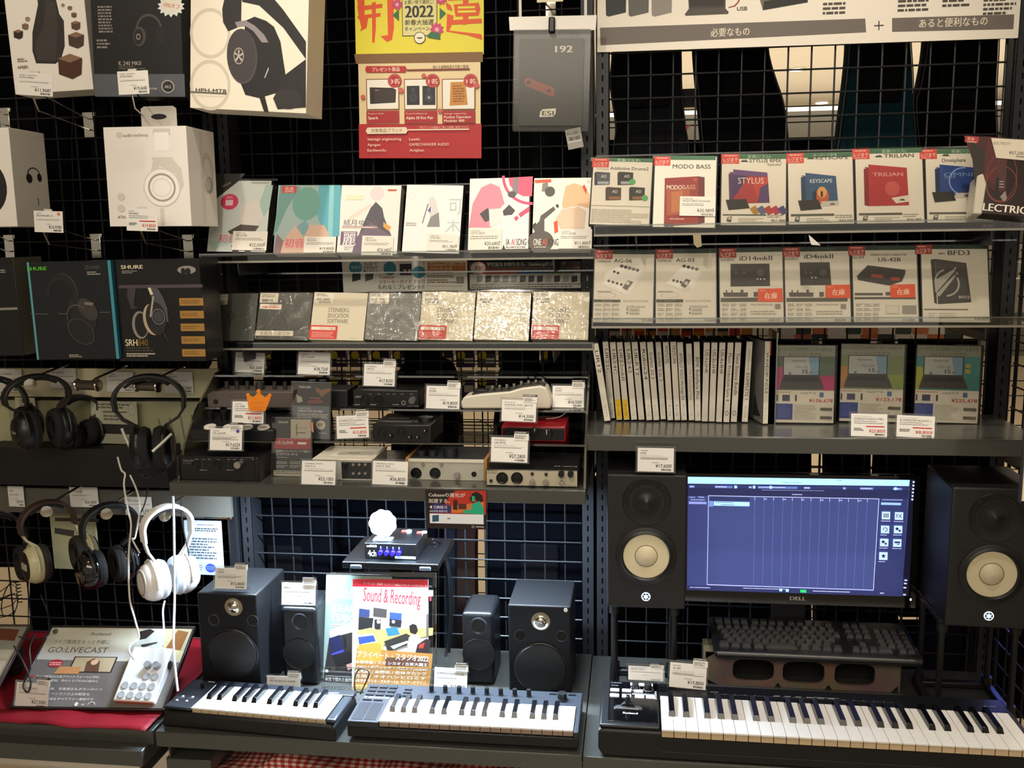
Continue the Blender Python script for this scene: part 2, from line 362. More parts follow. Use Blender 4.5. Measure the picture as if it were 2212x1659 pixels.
b = MB(WF(aY(1490, 212, .15))); b.box(-.028, 0, -.02, .02, .012, .022, mat('#0c0c0d', .8)); tag(b.build('strap_loop'), 'short black strap joining two gig bags behind the mesh', 'strap')
b = MB(WF(aY(1482, 278, .13))); b.prism([(-.008, -.004), (.006, 0), (.008, .008), (-.006, .005)], 0, .003, '#c0392b'); tag(b.build('red_tag'), 'small red cloth tag on the shiny black gig bag', 'tag')
YA, YB, YC = .12, .215, .31
for k, (a, c) in enumerate(((470, 640), (625, 800), (785, 955), (940, 1115), (1100, 1282))):
    col = ('#0a0a0c', '#0b0d16', '#090909', '#0a0c14', '#080808')[k]
    bag([(a, -80), (a-6, 200), (a-4, 500), (a, 752), (c, 752), (c+4, 500), (c+3, 200), (c-2, -80)], (YA, YB)[k % 2], .07, col, ('black', 'navy', 'plain black', 'dark navy', 'deep black')[k]+' gig bag behind the mesh '+('by the big headphone box', 'left of the red and yellow poster', 'behind the red and yellow poster', 'between the poster and the bagged cable', 'behind the bagged black package')[k])
for k, (a, c, l) in enumerate(((-60, 150, 'under the white box showing black headphones'), (130, 330, 'behind the all white headphone box'), (318, 440, 'beside the tall white headphone box'))):
    bag([(a, -80), (a, 300), (a, 790), (c, 790), (c+6, 300), (c, -80)], (YA, YB)[k % 2], .07, '#08080a', 'black soft bag behind the mesh '+l)
for k, (a, c, l) in enumerate(((-40, 48, 'low at the edge of the stand by the coiled cord'), (52, 300, 'below the hanging headphones'), (285, 520, 'behind the white hanging headphones'))):
    bag([(a, 822), (a, 1232 if k == 0 else 1440), (c, 1232 if k == 0 else 1440), (c, 822)], (YC, YA, YB)[k], .07, '#08080a', 'black soft bag '+l)
for k, (a, c, l) in enumerate(((1290, 1500, 'behind the music software cases at the centre post'), (1470, 1720, 'behind the audio interface leaflets'), (1700, 1900, 'behind the third and fourth lower leaflets'), (1880, 2130, 'behind the leaflet with drum kit logo'))):
    bag([(a, 300), (a, 704), (c, 704), (c, 300)], (.24, .32)[k % 2], .06, '#08080a', 'black hanging bag '+l)
for k, (a, c) in enumerate(((560, 700), (850, 985), (1068, 1180), (1150, 1300))):
    bag([(a, 860), (a+8, 800), (a+35, 776), ((a+c)/2, 768), (c-35, 776), (c-8, 800), (c, 860), (c, 1020), (a, 1020)], (YA, YA, YA, YB)[k], .07, '#09090b', 'black round topped bag behind the glass shelves, '+('behind the crown sign', 'behind the 19,800 yen card', 'behind the white mixer', 'behind the 16,500 yen card')[k])
for k, (a, c, l) in enumerate(((520, 720, 'left of the flower shaped card'), (700, 952, 'behind the tall magazine'), (1046, 1290, 'behind the big studio speaker beside the centre posts'))):
    bag([(a, 1040), (a, 1520), (c, 1520), (c, 1040)], (YA, YB, YA)[k], .07, '#07080d', 'black bag low behind the mesh '+l)
bag([(985, 1130), (985, 1640), (1028, 1640), (1028, 1130)], YC, .05, '#33251f', 'brown cloth bag strip behind the mesh under the red leaflet', None, False)
bag([(956, 1120), (956, 1640), (984, 1640), (984, 1120)], YC+.06, .05, '#39414d', 'grey blue cloth bag strip behind the mesh by the black cables', None, False)
for k, (a, c, l) in enumerate(((1290, 1480, 'behind the round cone speaker'), (1466, 1756, 'behind the monitor corner nearest the cone speaker'), (1782, 1884, 'above the middle of the monitor'), (1912, 1938, 'the narrowest, above the monitor'), (1948, 2120, 'between monitor and the big side speaker'))):
    bag([(a, 735), (a, (1530, 1530, 1340, 1340, 1340)[k]), (c, (1530, 1530, 1340, 1340, 1340)[k]), (c, 735)], (YA, YB, YA, YB, YA)[k], .05, '#080809', 'black case '+l+', behind the mesh')
for k, (a, c, y0, y1, Y) in enumerate(((1760, 1945, 1120, 1530, YC), (1930, 2126, 1350, 1540, YA+.01), (2120, 2290, 1040, 1560, YB))):
    bag([(a, y0), (a, y1), (c, y1), (c, y0)], Y, .05, '#070708', 'black case low behind the '+('middle of the monitor', 'computer keyboard end', 'end mesh panel corner')[k])
# goods on the next rack, seen through gaps
def pack(px, py, w, h, Y, hc, bc, txt, label, grp, dot=True):
    p = aY(px, py, Y); s = 1/960*(2.21+Y)/2.05; W_, H_ = w*s, h*s; fr = WF(p); b = MB(fr)
    b.box(-W_/2, .002, -H_, W_/2, .02, -H_*.34, mat(bc, .5)); b.box(-W_/2, 0, -H_*.34, W_/2, .003, 0, mat(hc, .5)); b.plane((0, 0, 0))
    if dot: b.E(-W_*.2, -H_*.42, W_*.22, W_*.22, '#d9c83c', uv=True)
    if txt: b.up(2).T(txt, -W_*.42, -H_*.86, W_*.1, H_*.15, '#ece9f5', uv=True)
    b.R(-W_*.05, -H_*.55, W_*.45, -H_*.8, '#e9e4d8', uv=True)
    tag(b.build('cable_pack', smooth=0), label, 'cable pack', grp)
for i in range(15):
    x = 590+i*46; pack(x, 800, 40, 60, 1.006, '#efe9da', ('#3c2f66', '#22222a', '#2b2743')[i % 3], '.5m' if i in (6, 10, 12) else None, 'hanging cable pack with white header card on the next rack, seen between the glass shelves', 'cable packs on the next rack')
    pack(x, 748, 40, 46, 1.006, '#1c1c22', ('#3c2f66', '#55534e', '#2b2743')[i % 3], '1.5m' if i in (5, 11) else None, 'small dark cable pack with round yellow sticker on the next rack', 'small cable packs above them')
for i in range(13):
    pack(1302+i*26, 700, 22, 44, 1.006, ('#c9821f', '#3a3a3a', '#c33a20')[i % 3], ('#c9821f', '#d9d4c6', '#b8a06a', '#c9441f')[i % 4], None, 'narrow coloured pack on the next rack, seen above the white spined cases', 'coloured packs beyond the cases', False)
for i in range(12):
    pack(1700+i*36, 706, 30, 44, 1.006, ('#e8e2d2', '#3c4a3a', '#d97a48')[i % 3], ('#ded7c6', '#c96f40', '#2a2f28', '#e4ddcd')[i % 4], None, 'pale pack on the next rack, seen above the laptop flyers', 'pale packs beyond the laptop flyers', False)
b = MB(WF((0, 1.15, 1.36))); b.box(-1.7, 0, 0, 1.7, .02, .14, mat('#d8d0bf', .4)); b.box(-1.7, -.03, -.02, 1.7, .04, 0, mat('#8d8a84', .3, .6)); tag(b.build('rack_rail'), 'pale rail of the next rack behind the cable packs', 'rail')
meshpanel(-1.2, 2.0, 0, 1.75, 'wire mesh panel of the next rack holding cable packs', WF((0, 1.03, 0)), .075, 60)
# white board standing against the end of the stand
fr = WF(aY(2206, 1083, -.50)); b = MB(fr); b.box(0, 0, 0, .25, .006, .40, mat('#e6dcc4', .55)); b.box(-.003, -.002, -.003, 0, .008, .403, mat('#3a3631', .5)); tag(b.build('notice_board', bevel=.001), 'cream notice board edge hanging beside the end mesh panel', 'notice board')
# scraps of paper on the tray front, clear bag beyond the end mesh
for q, c, l in (([(1497, 507), (1514, 507), (1516, 532), (1506, 535), (1499, 528)], '#a89a78', 'crumpled cream paper tag stuck under the upper right tray'), ([(1747, 507), (1773, 530), (1753, 529), (1749, 518)], '#eeeae6', 'torn white paper corner under the upper right tray')):
    A = aY(q[0][0], q[0][1], -.257); fr = WF(A); b = MB(fr); b.prism([((aY(x, y, -.257)-A).x, (aY(x, y, -.257)-A).z) for x, y in q], 0, .0015, mat(c, .6)); tag(b.build('paper_tag', smooth=0), l, 'paper tag')
A = aX(2200, 690, 1.02); fr = WF(A); t = thing('bagged_goods', 'clear bag of pale boxes hanging beyond the end mesh panel', 'bag', fr); b = MB(); b.box(-.03, -.05, .02, .02, .03, .10, mat('#b9a98c', .4)); b.box(-.025, -.045, .0, .015, .025, .02, mat('#4a4642', .4)); b.build('boxes', t, bevel=.002)
b = MB(); b.box(-.035, -.055, -.01, .026, .035, .14, wrapm()); b.build('clear_bag', t, smooth=0)
# ------------------------------------------------------------------ price cards
INK, RED = '#2a2826', '#c92a2a'
HOLD = glassm('holder_acrylic', (.93, .94, .94), .8, .03, .06)
def pcard(bl, br, tl, maker, name, price, label, Y=None, Z=None, red=False, tab=False, holder=True, lean=12, dot=None, nl=1, yaw=0, hook=None, grp=None, desc='オーディオインターフェイス', tag_=False):
    fr = face(bl, br, tl, Y=Y, Z=Z, lean=lean, yaw=yaw); w, h = fr.w, fr.h
    t = thing('price_card', label, 'price card', fr, grp)
    b = MB(); b.box(0, 0, 0, w, .0006, h, mat(PAPER, .5))
    X = lambda u: u*w
    if maker: b.T(maker, X(.08), h*.86, X(.08+.035*len(maker)), h*.05, INK, 1, uv=True)
    b.T(name, X(.08), h*.735, X(min(.9, .08+.052*len(name))), h*.085, INK, .6, uv=True)
    if desc and not red: b.T(desc, X(.08), h*.655, X(.66), h*.04, '#555049', 0, uv=True)
    elif red: b.S(X(.08), h*.69, X(.7), h*.65, 1, '#555049', uv=True)
    b.R(X(.08), h*.63, X(.93), h*.625, '#8a857c', uv=True)
    for i in range(nl): b.S(X(.08), h*(.60-.05*i), X(.93), h*(.56-.05*i), 1, '#5a554e', uv=True)
    c = RED if red else INK
    if red:
        b.R(X(.42), h*.47, X(.93), h*.42, RED, uv=True); b.S(X(.08), h*.38, X(.36), h*.24, 3, INK, uv=True)
    else: b.S(X(.4), h*.40, X(.62), h*.37, 1, '#6a655e', uv=True)
    if price: b.T('¥'+price, X(.5), h*.18, X(.90), h*.15, c, .6, uv=True); b.S(X(.91), h*.33, X(.945), h*.18, 3, c, uv=True)
    vs, n_ = [], 18
    for i in range(n_):
        u0 = X(.66)+X(.27)*i/n_; vs.append((u0, u0+X(.27)/n_*random.choice((.35, .55, .8))))
    for u0, u1 in vs: b.R(u0, h*.13, u1, h*.06, '#33302c', uv=True)
    if dot: b.E(X(.87), h*.88, w*.05, w*.05, dot, uv=True)
    b.build('card', t, smooth=0)
    if tab:
        b = MB(); b.box(w*.62, -.0012, h*.90, w*1.02, -.0004, h*1.22, mat(PAPER, .5)); b.box(w*.61, -.002, h*1.18, w*1.03, -.0012, h*1.27, mat('#2b2927', .4))
        b.plane((0, -.0014, 0)).S(w*.65, h*1.12, w*.98, h*.95, 4, '#77726a', uv=True); b.plane((0, -.0021, 0)).S(w*.64, h*1.255, w*.98, h*1.195, 1, '#d9d5cc', uv=True); b.build('tab_label', t, smooth=0)
    if holder:
        b = MB(); e = .004; b.box(-e, .0008, -.002, w+e, .0022, h+e, HOLD); b.box(-e, -.001, -.002, w+e, .0008, .0004, HOLD)
        b.prism([(-e, 0), (w+e, 0), (w+e, .0015), (-e, .0015)], .002, min(.03, h*.5), HOLD); b.box(-e, .0002, h+e-.0008, w+e, .0024, h+e, GLe); b.build('acrylic_holder', t, smooth=0)
    if hook:
        b = MB(); b.box(w*.35, .0006, h*.25, w*.62, .003, h+.004, mat('#d8d4c8', .3)); b.build('hook_clip', t, smooth=0)
    return fr, t
CHR = mat('#c9c4b8', .18, 1)
def hook(plate, tip, Yt, label, grp='chrome display hooks'):
    A = aY(plate[0], plate[1], -.008); B = aY(tip[0], tip[1], Yt)
    t = thing('display_hook', label, 'hook', WF(A), grp); b = MB(); b.box(-.013, -.004, -.03, .013, .004, .03, CHR); b.box(-.016, -.002, .02, .016, .008, .03, CHR); b.build('back_plate', t, bevel=.001)
    d = B-A; b = MB(); b.tube([(0, -.004, -.012), d*.93+V((0, 0, -.022)), d+V((0, 0, 0))], .0019, CHR, 6); b.build('lower_arm', t)
    b = MB(); b.tube([(0, -.004, .014), d*.98+V((0, 0, .016))], .0016, CHR, 6); b.build('upper_arm', t)
# ------------------------------------------------------------------ headphone boxes
def hpic(b, cx, cy, s, m1, m2, m3):
    """printed picture of a pair of headphones at a seen point"""
    b.E(cx, cy-s*.3, s*.62, s*.75, m1, ring=.16, a0=-10, a1=190); b.up()
    b.E(cx+s*.55, cy-s*.05, s*.22, s*.42, m2, ang=8); b.E(cx-s*.45, cy+s*.02, s*.30, s*.46, m1, ang=-6); b.up(); b.E(cx-s*.5, cy+s*.03, s*.22, s*.37, m2, ang=-6); b.up(); b.E(cx-s*.5, cy+s*.03, s*.10, s*.14, m3, ang=-6, ring=.3); b.up()
def bx(fr, d, m, hang=False):
    b = MB(fr); b.box(0, 0, 0, fr.w, d, fr.h, m); return b
def hanger(fr, d, col='#c9c5bb'):
    b = MB(fr); w, h = fr.w, fr.h; b.prism([(w*.28, h-.002), (w*.72, h-.002), (w*.72, h+.045), (w*.68, h+.05), (w*.32, h+.05), (w*.28, h+.045)], d*.5, d*.5+.001, mat(col, .5)); b.plane((0, d*.5, 0)); b.E(w*.5, h+.028, .018, .006, '#111111', uv=True); return b
# white box with stone
fr = face((33, 204), (202, 193), (2, -150), Y=-.22); t = thing('headphone_box', 'white box printed with a dark stone block and brown cubes', 'box', fr, 'headphone boxes on hooks')
b = bx(fr, .075, mat('#efebe2', .5)); M1 = '#2a2725'
b.P([(75, -60), (110, -50), (128, 30), (138, 45), (140, 100), (132, 128), (120, 138), (78, 137), (70, 110), (70, 70), (82, 10)], M1); b.up().P([(75, 95), (95, 60), (98, 0), (120, 5), (125, 60), (120, 130), (80, 130)], '#3a3633')
for (x, y, s, c) in ((136, 12, 4, '#9a8b78'), (151, 18, 5, '#7a6755'), (160, 33, 6, '#6a5240'), (164, 56, 10, '#5c4130'), (60, 42, 5, '#9a8b78'), (55, 58, 7, '#7a6450'), (40, 75, 10, '#2a211b'), (165, 88, 17, '#43342a'), (152, 145, 26, '#4a2617')):
    b.up(); b.P([(x-s, y-s*.7), (x, y-s*1.1), (x+s, y-s*.75), (x+s*.95, y+s*.6), (x+s*.2, y+s), (x-s*.9, y+s*.6)], c); b.up().P([(x-s, y-s*.7), (x, y-s*1.1), (x+s, y-s*.75), (x, y-s*.35)], '#8a6a52')
b.T('AM|ID', 39, 149, 62, 6, '#3a3633'); b.T('A', 42, 183, 48, 9, '#222222'); b.S(38, 126, 60, 134, 2, '#8a8272')
b.build('printed_carton', t, bevel=.001); hanger(fr, .075).build('hang_tab', t).matrix_parent_inverse = Matrix(); 
# black and grey headphone box
fr = face((206, 209), (397, 209.5), (190, -170), Y=-.25); t = thing('headphone_box', 'black box with grey band, half open headphones picture and starburst price sticker', 'box', fr, 'headphone boxes on hooks')
b = bx(fr, .06, mat('#0c0c0e', .4)); b.R(203, 160, 400, 209, '#565b62'); b.up(); hpic(b, 322, 78, 46, '#4a4644', '#15110f', '#b0a59a')
b.T('K 240 MKⅡ', 257, 141, 305, 9, '#b9b4aa'); b.T('SEMI-OPEN', 257, 145.5, 290, 3, '#8a867e'); b.T('STEREO HEADPHONES', 257, 150, 315, 3, '#8a867e')
b.S(211, 12, 244, 72, 9, '#8f8b84'); b.S(209, 84, 243, 106, 3, '#8f8b84'); b.E(363, 187, 14, 14, '#c9c4ba', ring=.12).E(363, 187, 10, 10, '#1b1b1d'); b.T('AKG', 356, 191, 370, 7, '#c9c4ba'); b.S(300, 188, 345, 196, 1, '#a39e94')
b.up(2); q = [(370+math.cos(k*math.pi/14)*(30 if k % 2 else 24), 14+math.sin(k*math.pi/14)*(24 if k % 2 else 17)) for k in range(28)]; b.P(q, '#e9f3ec'); b.up().E(370, 12, 22, 15, '#f4efe2'); b.T('10%オフ', 354, 14, 388, 9, '#d8482c', ang=0, yb1=20)
b.build('printed_carton', t, bevel=.001)
# big monitor headphone box
fr = face((411, 232.5), (661, 245), (400, -170), Y=-.29); t = thing('headphone_box', 'large cream box picturing big black over-ear headphones', 'box', fr, 'headphone boxes on hooks')
b = bx(fr, .10, mat('#ece5d3', .5))
for cy in (72, 184): b.E(454, cy, 44, 55, '#cfc8b6', ring=.14)
b.up(); b.P([(497, -60), (523, -60), (521, 50), (512, 60), (493, 68), (482, 48), (480, 20)], '#1d1b1b').P([(523, -50), (560, -40), (611, 20), (661, 90), (661, 128), (612, 60), (560, 12), (523, 4)], '#1b1a1b')
b.P([(530, 45), (550, 36), (575, 45), (592, 58), (606, 90), (619, 175), (600, 200), (560, 212), (530, 205), (520, 180)], '#151416'); b.up(2)
b.E(523, 122, 33, 60, '#4a4547', ang=4); b.up().E(522, 120, 31, 57, '#3a3638', ang=4); b.up().E(516, 121, 11, 18, '#b9b0a6', ring=.12).P([(514, 108), (518, 108), (517, 119), (524, 114), (526, 118), (518, 122), (525, 130), (521, 132), (516, 124), (511, 133), (507, 130), (514, 121), (506, 116), (508, 112), (515, 119)], '#b9b0a6')
b.up().P([(508, 48), (530, 44), (550, 55), (571, 75), (580, 92), (566, 92), (548, 68), (530, 56), (512, 58)], '#8f888a').P([(571, 168), (580, 145), (581, 150), (573, 169)], '#bdb6ac')
b.P([(558, 203), (571, 203), (581, 243), (571, 242)], '#161416'); b.P([(612, 165), (661, 128), (661, 232), (600, 236), (590, 212), (600, 200)], '#1c1a1b').E(622, 214, 30, 22, '#2a2627')
b.T('HPH-MT8', 423, 198, 489, 8, '#2b2622'); b.R(411, 200, 490, 200.7, '#6a6358'); b.S(424, 206, 489, 210, 1, '#6a6358')
b.build('printed_carton', t, bevel=.0015)
# white box at the picture edge: front and side
fr = face((-135, 492), (38, 489.5), (-150, 280), Y=-.27); t = thing('headphone_box', 'white box with small headphones on its narrow side, cut by the photo edge', 'box', fr, 'headphone boxes on hooks')
b = bx(fr, .125, mat('#ece8df', .5)); b.E(-30, 405, 45, 60, '#1c1a1a')
b.plane((fr.w, 0, 0), (0, 1, 0)); b.up(); hpic(b, 73, 385, 22, '#2a2523', '#15120f', '#5c534c'); b.P([(81, 428), (83, 428), (84, 446), (83, 446)], '#5c534c'); b.build('printed_carton', t, bevel=.001)
# white on white box
fr = face((238, 489), (414, 488), (233, 275), Y=-.30); t = thing('headphone_box', 'white box with white headphones printed on front and side', 'box', fr, 'headphone boxes on hooks')
b = bx(fr, .13, mat('#eeeae3', .5)); g1, g2, g3 = '#d6d1c8', '#f6f4ef', '#a8a297'
b.E(258, 292, 7, 7, '#d9d0bd'); b.T('audio-technica', 266, 296, 320, 7, '#6b655c'); b.up()
b.R(330, 278, 368, 292, g1).R(332, 286, 366, 325, g2).R(328, 340, 372, 346, g1).P([(322, 395), (330, 350), (345, 340), (372, 342), (392, 365), (397, 400), (390, 412), (380, 375), (345, 358)], g1); b.up(2)
b.E(350, 405, 40, 42, g2).E(350, 405, 40, 42, g1, ring=.06); b.up(2).E(350, 405, 30, 31, g3, ring=.14).E(350, 405, 20, 20, g1, ring=.06); b.R(346, 450, 356, 485, g1); b.up().T('ATH-M50x', 255, 472, 292, 6, '#6b655c')
for y in (425, 450): b.E(262, y, 8, 8, g1)
b.plane((fr.w, 0, 0), (0, 1, 0)); b.R(436, 284, 440, 482, '#e2ddd2').up().E(448, 375, 12, 45, g1, ring=.3).up().E(452, 400, 8, 18, g3).E(450, 398, 5, 14, g1); b.build('printed_carton', t, bevel=.001)
hanger(fr, .13).build('hang_tab', t).matrix_parent_inverse = Matrix()
# dark boxes below
fr = face((-115, 772), (53, 768), (-140, 562), Y=-.30); t = thing('headphone_box', 'dark box with grey side, cut by the photo edge', 'box', fr, 'headphone boxes on hooks')
b = bx(fr, .10, mat('#0a0b0b', .35)); b.S(-5, 582, 10, 592, 2, '#a9a598'); b.R(-100, 668, 36, 669, '#8a867c'); b.plane((fr.w, 0, 0), (0, 1, 0)).R(20, 540, 120, 790, '#4c4a40'); 
b = MB(fr); b.box(0, 0, 0, fr.w, .1, fr.h, mat('#0a0b0b', .35)); b.R(-100, 668, 38, 669, '#8a867c'); b.S(-6, 582, 14, 590, 2, '#a9a598'); b.plane((fr.w, 0, 0), (0, 1, 0)); b.R(.001, .001, .099, fr.h-.001, '#5a5749', uv=True); b.build('printed_carton', t, bevel=.001)
fr = face((80, 777), (258, 775), (46, 567), Y=-.31); t = thing('headphone_box', 'black box with green lettering and teal edges showing dark headphones', 'box', fr, 'headphone boxes on hooks')
b = bx(fr, .09, mat('#0a0f10', .3)); w, h = fr.w, fr.h; b.R(0, 0, .005, h, '#5aa0aa', uv=True).R(w-.007, 0, w, h, '#3f8fa3', uv=True)
b.T('SHURE', 59, 584.5, 101, 7.5, '#5fd11f', 2); b.T('SRH440', 183, 582, 216, 9, '#4a4f52'); b.S(188, 586, 217, 594, 2, '#a9a598'); b.P([(66, 677), (104, 678), (104, 678.8), (66, 678)], '#7a766c').P([(127, 677), (144, 677), (144, 678), (127, 678)], '#7a766c').P([(215, 674), (237, 674), (237, 675), (215, 675)], '#7a766c')
b.E(134, 640, 35, 50, '#3f3d3a', ring=.06, a0=0, a1=180, ang=-8).up().E(137, 640, 30, 44, '#8b877f', ring=.03, a0=-5, a1=120, ang=-8).E(134, 640, 34, 49, '#1a1a1a', ring=.3, a0=-30, a1=180); b.up(2)
b.E(178, 680, 40, 24, '#1d1c1c', ang=-55).up().E(190, 668, 26, 18, '#3a3836', ang=-50).up().P([(184, 652), (204, 654), (200, 660), (182, 658)], '#7a7265'); b.E(176, 716, 32, 24, '#191919', ang=-40).E(176, 716, 32, 24, '#4a4844', ang=-40, ring=.05); b.E(172, 690, 24, 34, '#6a655c', ring=.05, ang=30, a0=20, a1=160)
b.S(150, 765, 180, 772, 2, '#a9a598'); b.plane((w, 0, 0), (0, 1, 0)).R(.0005, .001, .0895, h-.001, '#0f5e73', uv=True); b.build('printed_carton', t, bevel=.0008)
fr = face((259, 780), (445, 780), (253, 561), Y=-.30); t = thing('headphone_box', 'black box with cream lettering, gold squares column and silver headphones', 'box', fr, 'headphone boxes on hooks')
b = bx(fr, .09, mat('#0b0a0b', .3)); b.T('SHURE', 261, 581, 309, 8, '#e6d9b4', 2); b.S(263, 584, 296, 591, 2, '#8f8a80'); b.E(403, 583, 20, 9, '#8a8880').up().E(396, 587, 5, 8, '#0b0a0b').E(406, 586, 6, 7, '#0b0a0b').up(); b.R(256, 616, 438, 621, '#4c4049')
for i in range(5): y = 644+i*27.5; b.R(387+i*1.6, y, 440+i*1.2, y+16, '#a07838'); b.S(391+i*1.6, y+4, 432, y+12, 2, '#7a5520')
b.T('SRH', 272, 747, 298, 14, '#eadfb8', 1.5); b.T('840', 299, 747, 321, 14, '#7a5e28', 1.5); b.S(274, 749, 334, 760, 2, '#4a453c'); b.S(274, 762, 340, 771, 2, '#c9c2ae')
b.P([(276, 622), (294, 622), (290, 660), (300, 664), (285, 668), (275, 640)], '#3b3738').P([(320, 621), (340, 621), (352, 640), (362, 665), (365, 695), (345, 700), (332, 655)], '#4b4a52').up()
b.E(304, 702, 18, 30, '#8d8780').up().E(306, 702, 14, 26, '#191315').up(); b.E(330, 690, 20, 34, '#b8aa88', ang=6).up().E(338, 688, 22, 36, '#231f22', ang=6).up().E(343, 684, 14, 17, '#7a7884', ring=.1, ang=6).E(343, 684, 10, 12, '#3f3e46', ang=6); b.P([(320, 622), (326, 621), (332, 636), (326, 637)], '#d9cfb4').P([(330, 640), (334, 640), (328, 685), (324, 684)], '#a8a298'); b.P([(354, 716), (355, 715), (364, 735), (362, 733)], '#57504a'); b.build('printed_carton', t, bevel=.001)
# hooks and their tags
for pl, tp, Yt, l in (((193, 270), (72, 212), -.36, 'under the white stone box'), ((335, 262), (285, 205), -.36, 'under the black and grey box'), ((12, 260), (-40, 230), -.3, 'at the upper photo edge'), ((209, 531), (95, 503), -.37, 'below the white box with side headphones'), ((22, 533), (-40, 505), -.33, 'short, at the lower photo edge'), ((408, 533), (305, 500), -.37, 'below the white on white box')):
    hook(pl, tp, Yt, 'chrome double wire display hook '+l)
pcard((33+3, 204), (114, 209), (37, 155), 'audio-technica', 'ATH-M40x', '11,968', 'price tag reading 11,968 yen on the white stone box', Y=-.365, holder=False, lean=0, hook=1, grp='price tags on hooks', desc='')
pcard((257, 205), (323, 202), (256, 154.5), 'audio-technica', 'ATH-M50x', '19,668', 'price tag in front of the black and grey headphone box', Y=-.365, holder=False, lean=0, hook=1, grp='price tags on hooks', desc='')
pcard((75, 501), (137, 503), (74, 455), 'SHURE', 'SRH440-BK-A', '10,978', 'price tag with orange dot at the corner of the white box with side headphones', Y=-.375, holder=False, lean=0, hook=1, dot='#e0873a', grp='price tags on hooks', desc='')
pcard((274, 498), (341, 500), (273, 450), 'SHURE', 'SRH840', '19,800', 'price tag with red price on the white on white headphone box', Y=-.375, red=True, holder=False, lean=0, hook=1, grp='price tags on hooks', desc='')
# ------------------------------------------------------------------ banner, poster, bagged box
fr = face((1290, 113), (2199, 82), (1272, -260), Y=-.035); b = MB(fr); b.box(0, 0, 0, fr.w, .002, fr.h, mat('#efe8da', .5))
b.P([(1296, 60), (1869, 40), (1871, 70), (1297, 98)], '#6d655e').P([(1927, 39), (2191, 31), (2189, 63), (1927, 69)], '#6d655e')
b.T('必要なもの', 1535, 78.5, 1619, 17, '#e9dfca', 1.3, yb1=75); b.T('あると便利なもの', 1985, 59, 2133, 18, '#e9dfca', 1.3, yb1=53)
b.P([(1888, 54.5), (1909, 53.5), (1909, 56), (1888, 57)], '#26221f').P([(1897.3, 45), (1899.7, 45), (1899.7, 65), (1897.3, 65)], '#26221f')
for a, c in ((1308, '#15191c'), (1357, '#5c5955'), (1407, '#8f8880')):
    b.P([(a, -20), (a+45, -24), (a+44, 27), (a+6, 36), (a+1, 33)], c)
b.P([(1486, -20), (1568, -24), (1567, 17), (1488, 19)], '#3b3733').P([(1490, -20), (1564, -22), (1563, 13), (1490, 14)], '#1d1a18').P([(1488, 19), (1566, 17), (1574, 26), (1573, 30), (1482, 34), (1479, 31)], '#4a443c')
b.P([(1574, 17), (1588, 14), (1596, 5), (1601, -6), (1599, -8), (1593, 4), (1586, 12), (1574, 15)], '#9c3b2c'); b.T('USB', 1592, 23, 1614, 8, '#2c2723', 1.4)
b.P([(1636, -20), (1745, -30), (1745, 5), (1648, 22)], '#6a6358').P([(1650, 3), (1744, -12), (1744, 5), (1648, 22)], '#171513')
for x0, y0, n in ((1778, 4, 3), (1940, -2, 3), (2036, -3, 2), (2125, -4, 4)): b.S(x0, y0, x0+68, y0+n*9, n, '#4a443c', fill=.5)
for x in (1330, 1700, 2120): b.E(x, -100, 4, 4, '#8a8378')
b.build('printed_sheet', smooth=0); o = bpy.context.scene.objects['printed_sheet']; o.name = 'banner'; tag(o, 'wide cream hanging banner with two brown grey Japanese headings and a plus sign', 'banner')
# poster
fr = face((778, 340), (1038, 338.5), (765, -60), Y=-.022); b = MB(fr); b.box(0, 0, 0, fr.w, .001, fr.h, mat('#e0cc9a', .35))
b.R(765, -60, 1045, 117, '#e6d93a').P([(765, 117), (1043, 112), (1043, 134), (769, 138)], '#7d5a32').P([(775, 268), (1040, 267), (1040, 342), (776, 342)], '#b3262b')
O_ = '#e0521a'
for q in ([(770, -30), (787, -30), (788, 60), (781, 62), (774, 30)], [(772, 14), (826, 8), (826, 17), (773, 24)], [(772, 34), (822, 28), (822, 36), (774, 42)], [(803, 6), (812, 4), (812, 60), (809, 92), (804, 92), (804, 60)], [(836, -30), (850, -30), (851, 60), (847, 86), (836, 91), (822, 78), (838, 76)], [(788, 38), (796, 36), (792, 60), (778, 68)],
          [(966, -10), (1040, -14), (1040, -2), (968, 2)], [(980, 10), (1034, 6), (1038, 20), (1034, 34), (984, 36)], [(1000, -20), (1012, -20), (1012, 52), (1000, 54)], [(968, 44), (1040, 40), (1042, 50), (970, 54)], [(962, 4), (974, 12), (978, 24), (966, 20)], [(966, 30), (980, 34), (976, 54), (970, 66), (1040, 74), (1042, 86), (1010, 76), (964, 68)]): b.P(q, O_)
b.R(989, 14, 1026, 18, '#e6d93a').R(989, 23, 1028, 27, '#e6d93a')
b.R(868, -10, 945, 77, '#4a3a1e').R(869.5, -10, 943.5, 75.5, '#ded78f'); b.P([(848, 33), (862, 20), (862, 46)], '#2d6a43').P([(950, 17), (950, 43), (964, 29)], '#2d6a43')
for x, y, r in ((858, 10, 13), (953, -2, 14), (944, 64, 16)):
    b.P([(x+math.cos(k*math.pi/9)*(r if k % 2 else r*.72), y+math.sin(k*math.pi/9)*(r if k % 2 else r*.72)) for k in range(18)], '#c9406f').E(x, y, r*.3, r*.3, '#e8a0b8')
b.P([(922, 78), (932, 68), (950, 72), (952, 86), (938, 84), (926, 82)], '#2f6b47')
b.T('お買い物で運試し!', 874, 9, 937, 8, '#3a3020', 0); b.T('2022', 875, 38, 937, 25, '#1f1a12', 3); b.T('新春大抽選', 875, 54, 937, 11, '#33291a', .6); b.T('キャンペーン', 875, 67, 928, 9, '#33291a', 0)
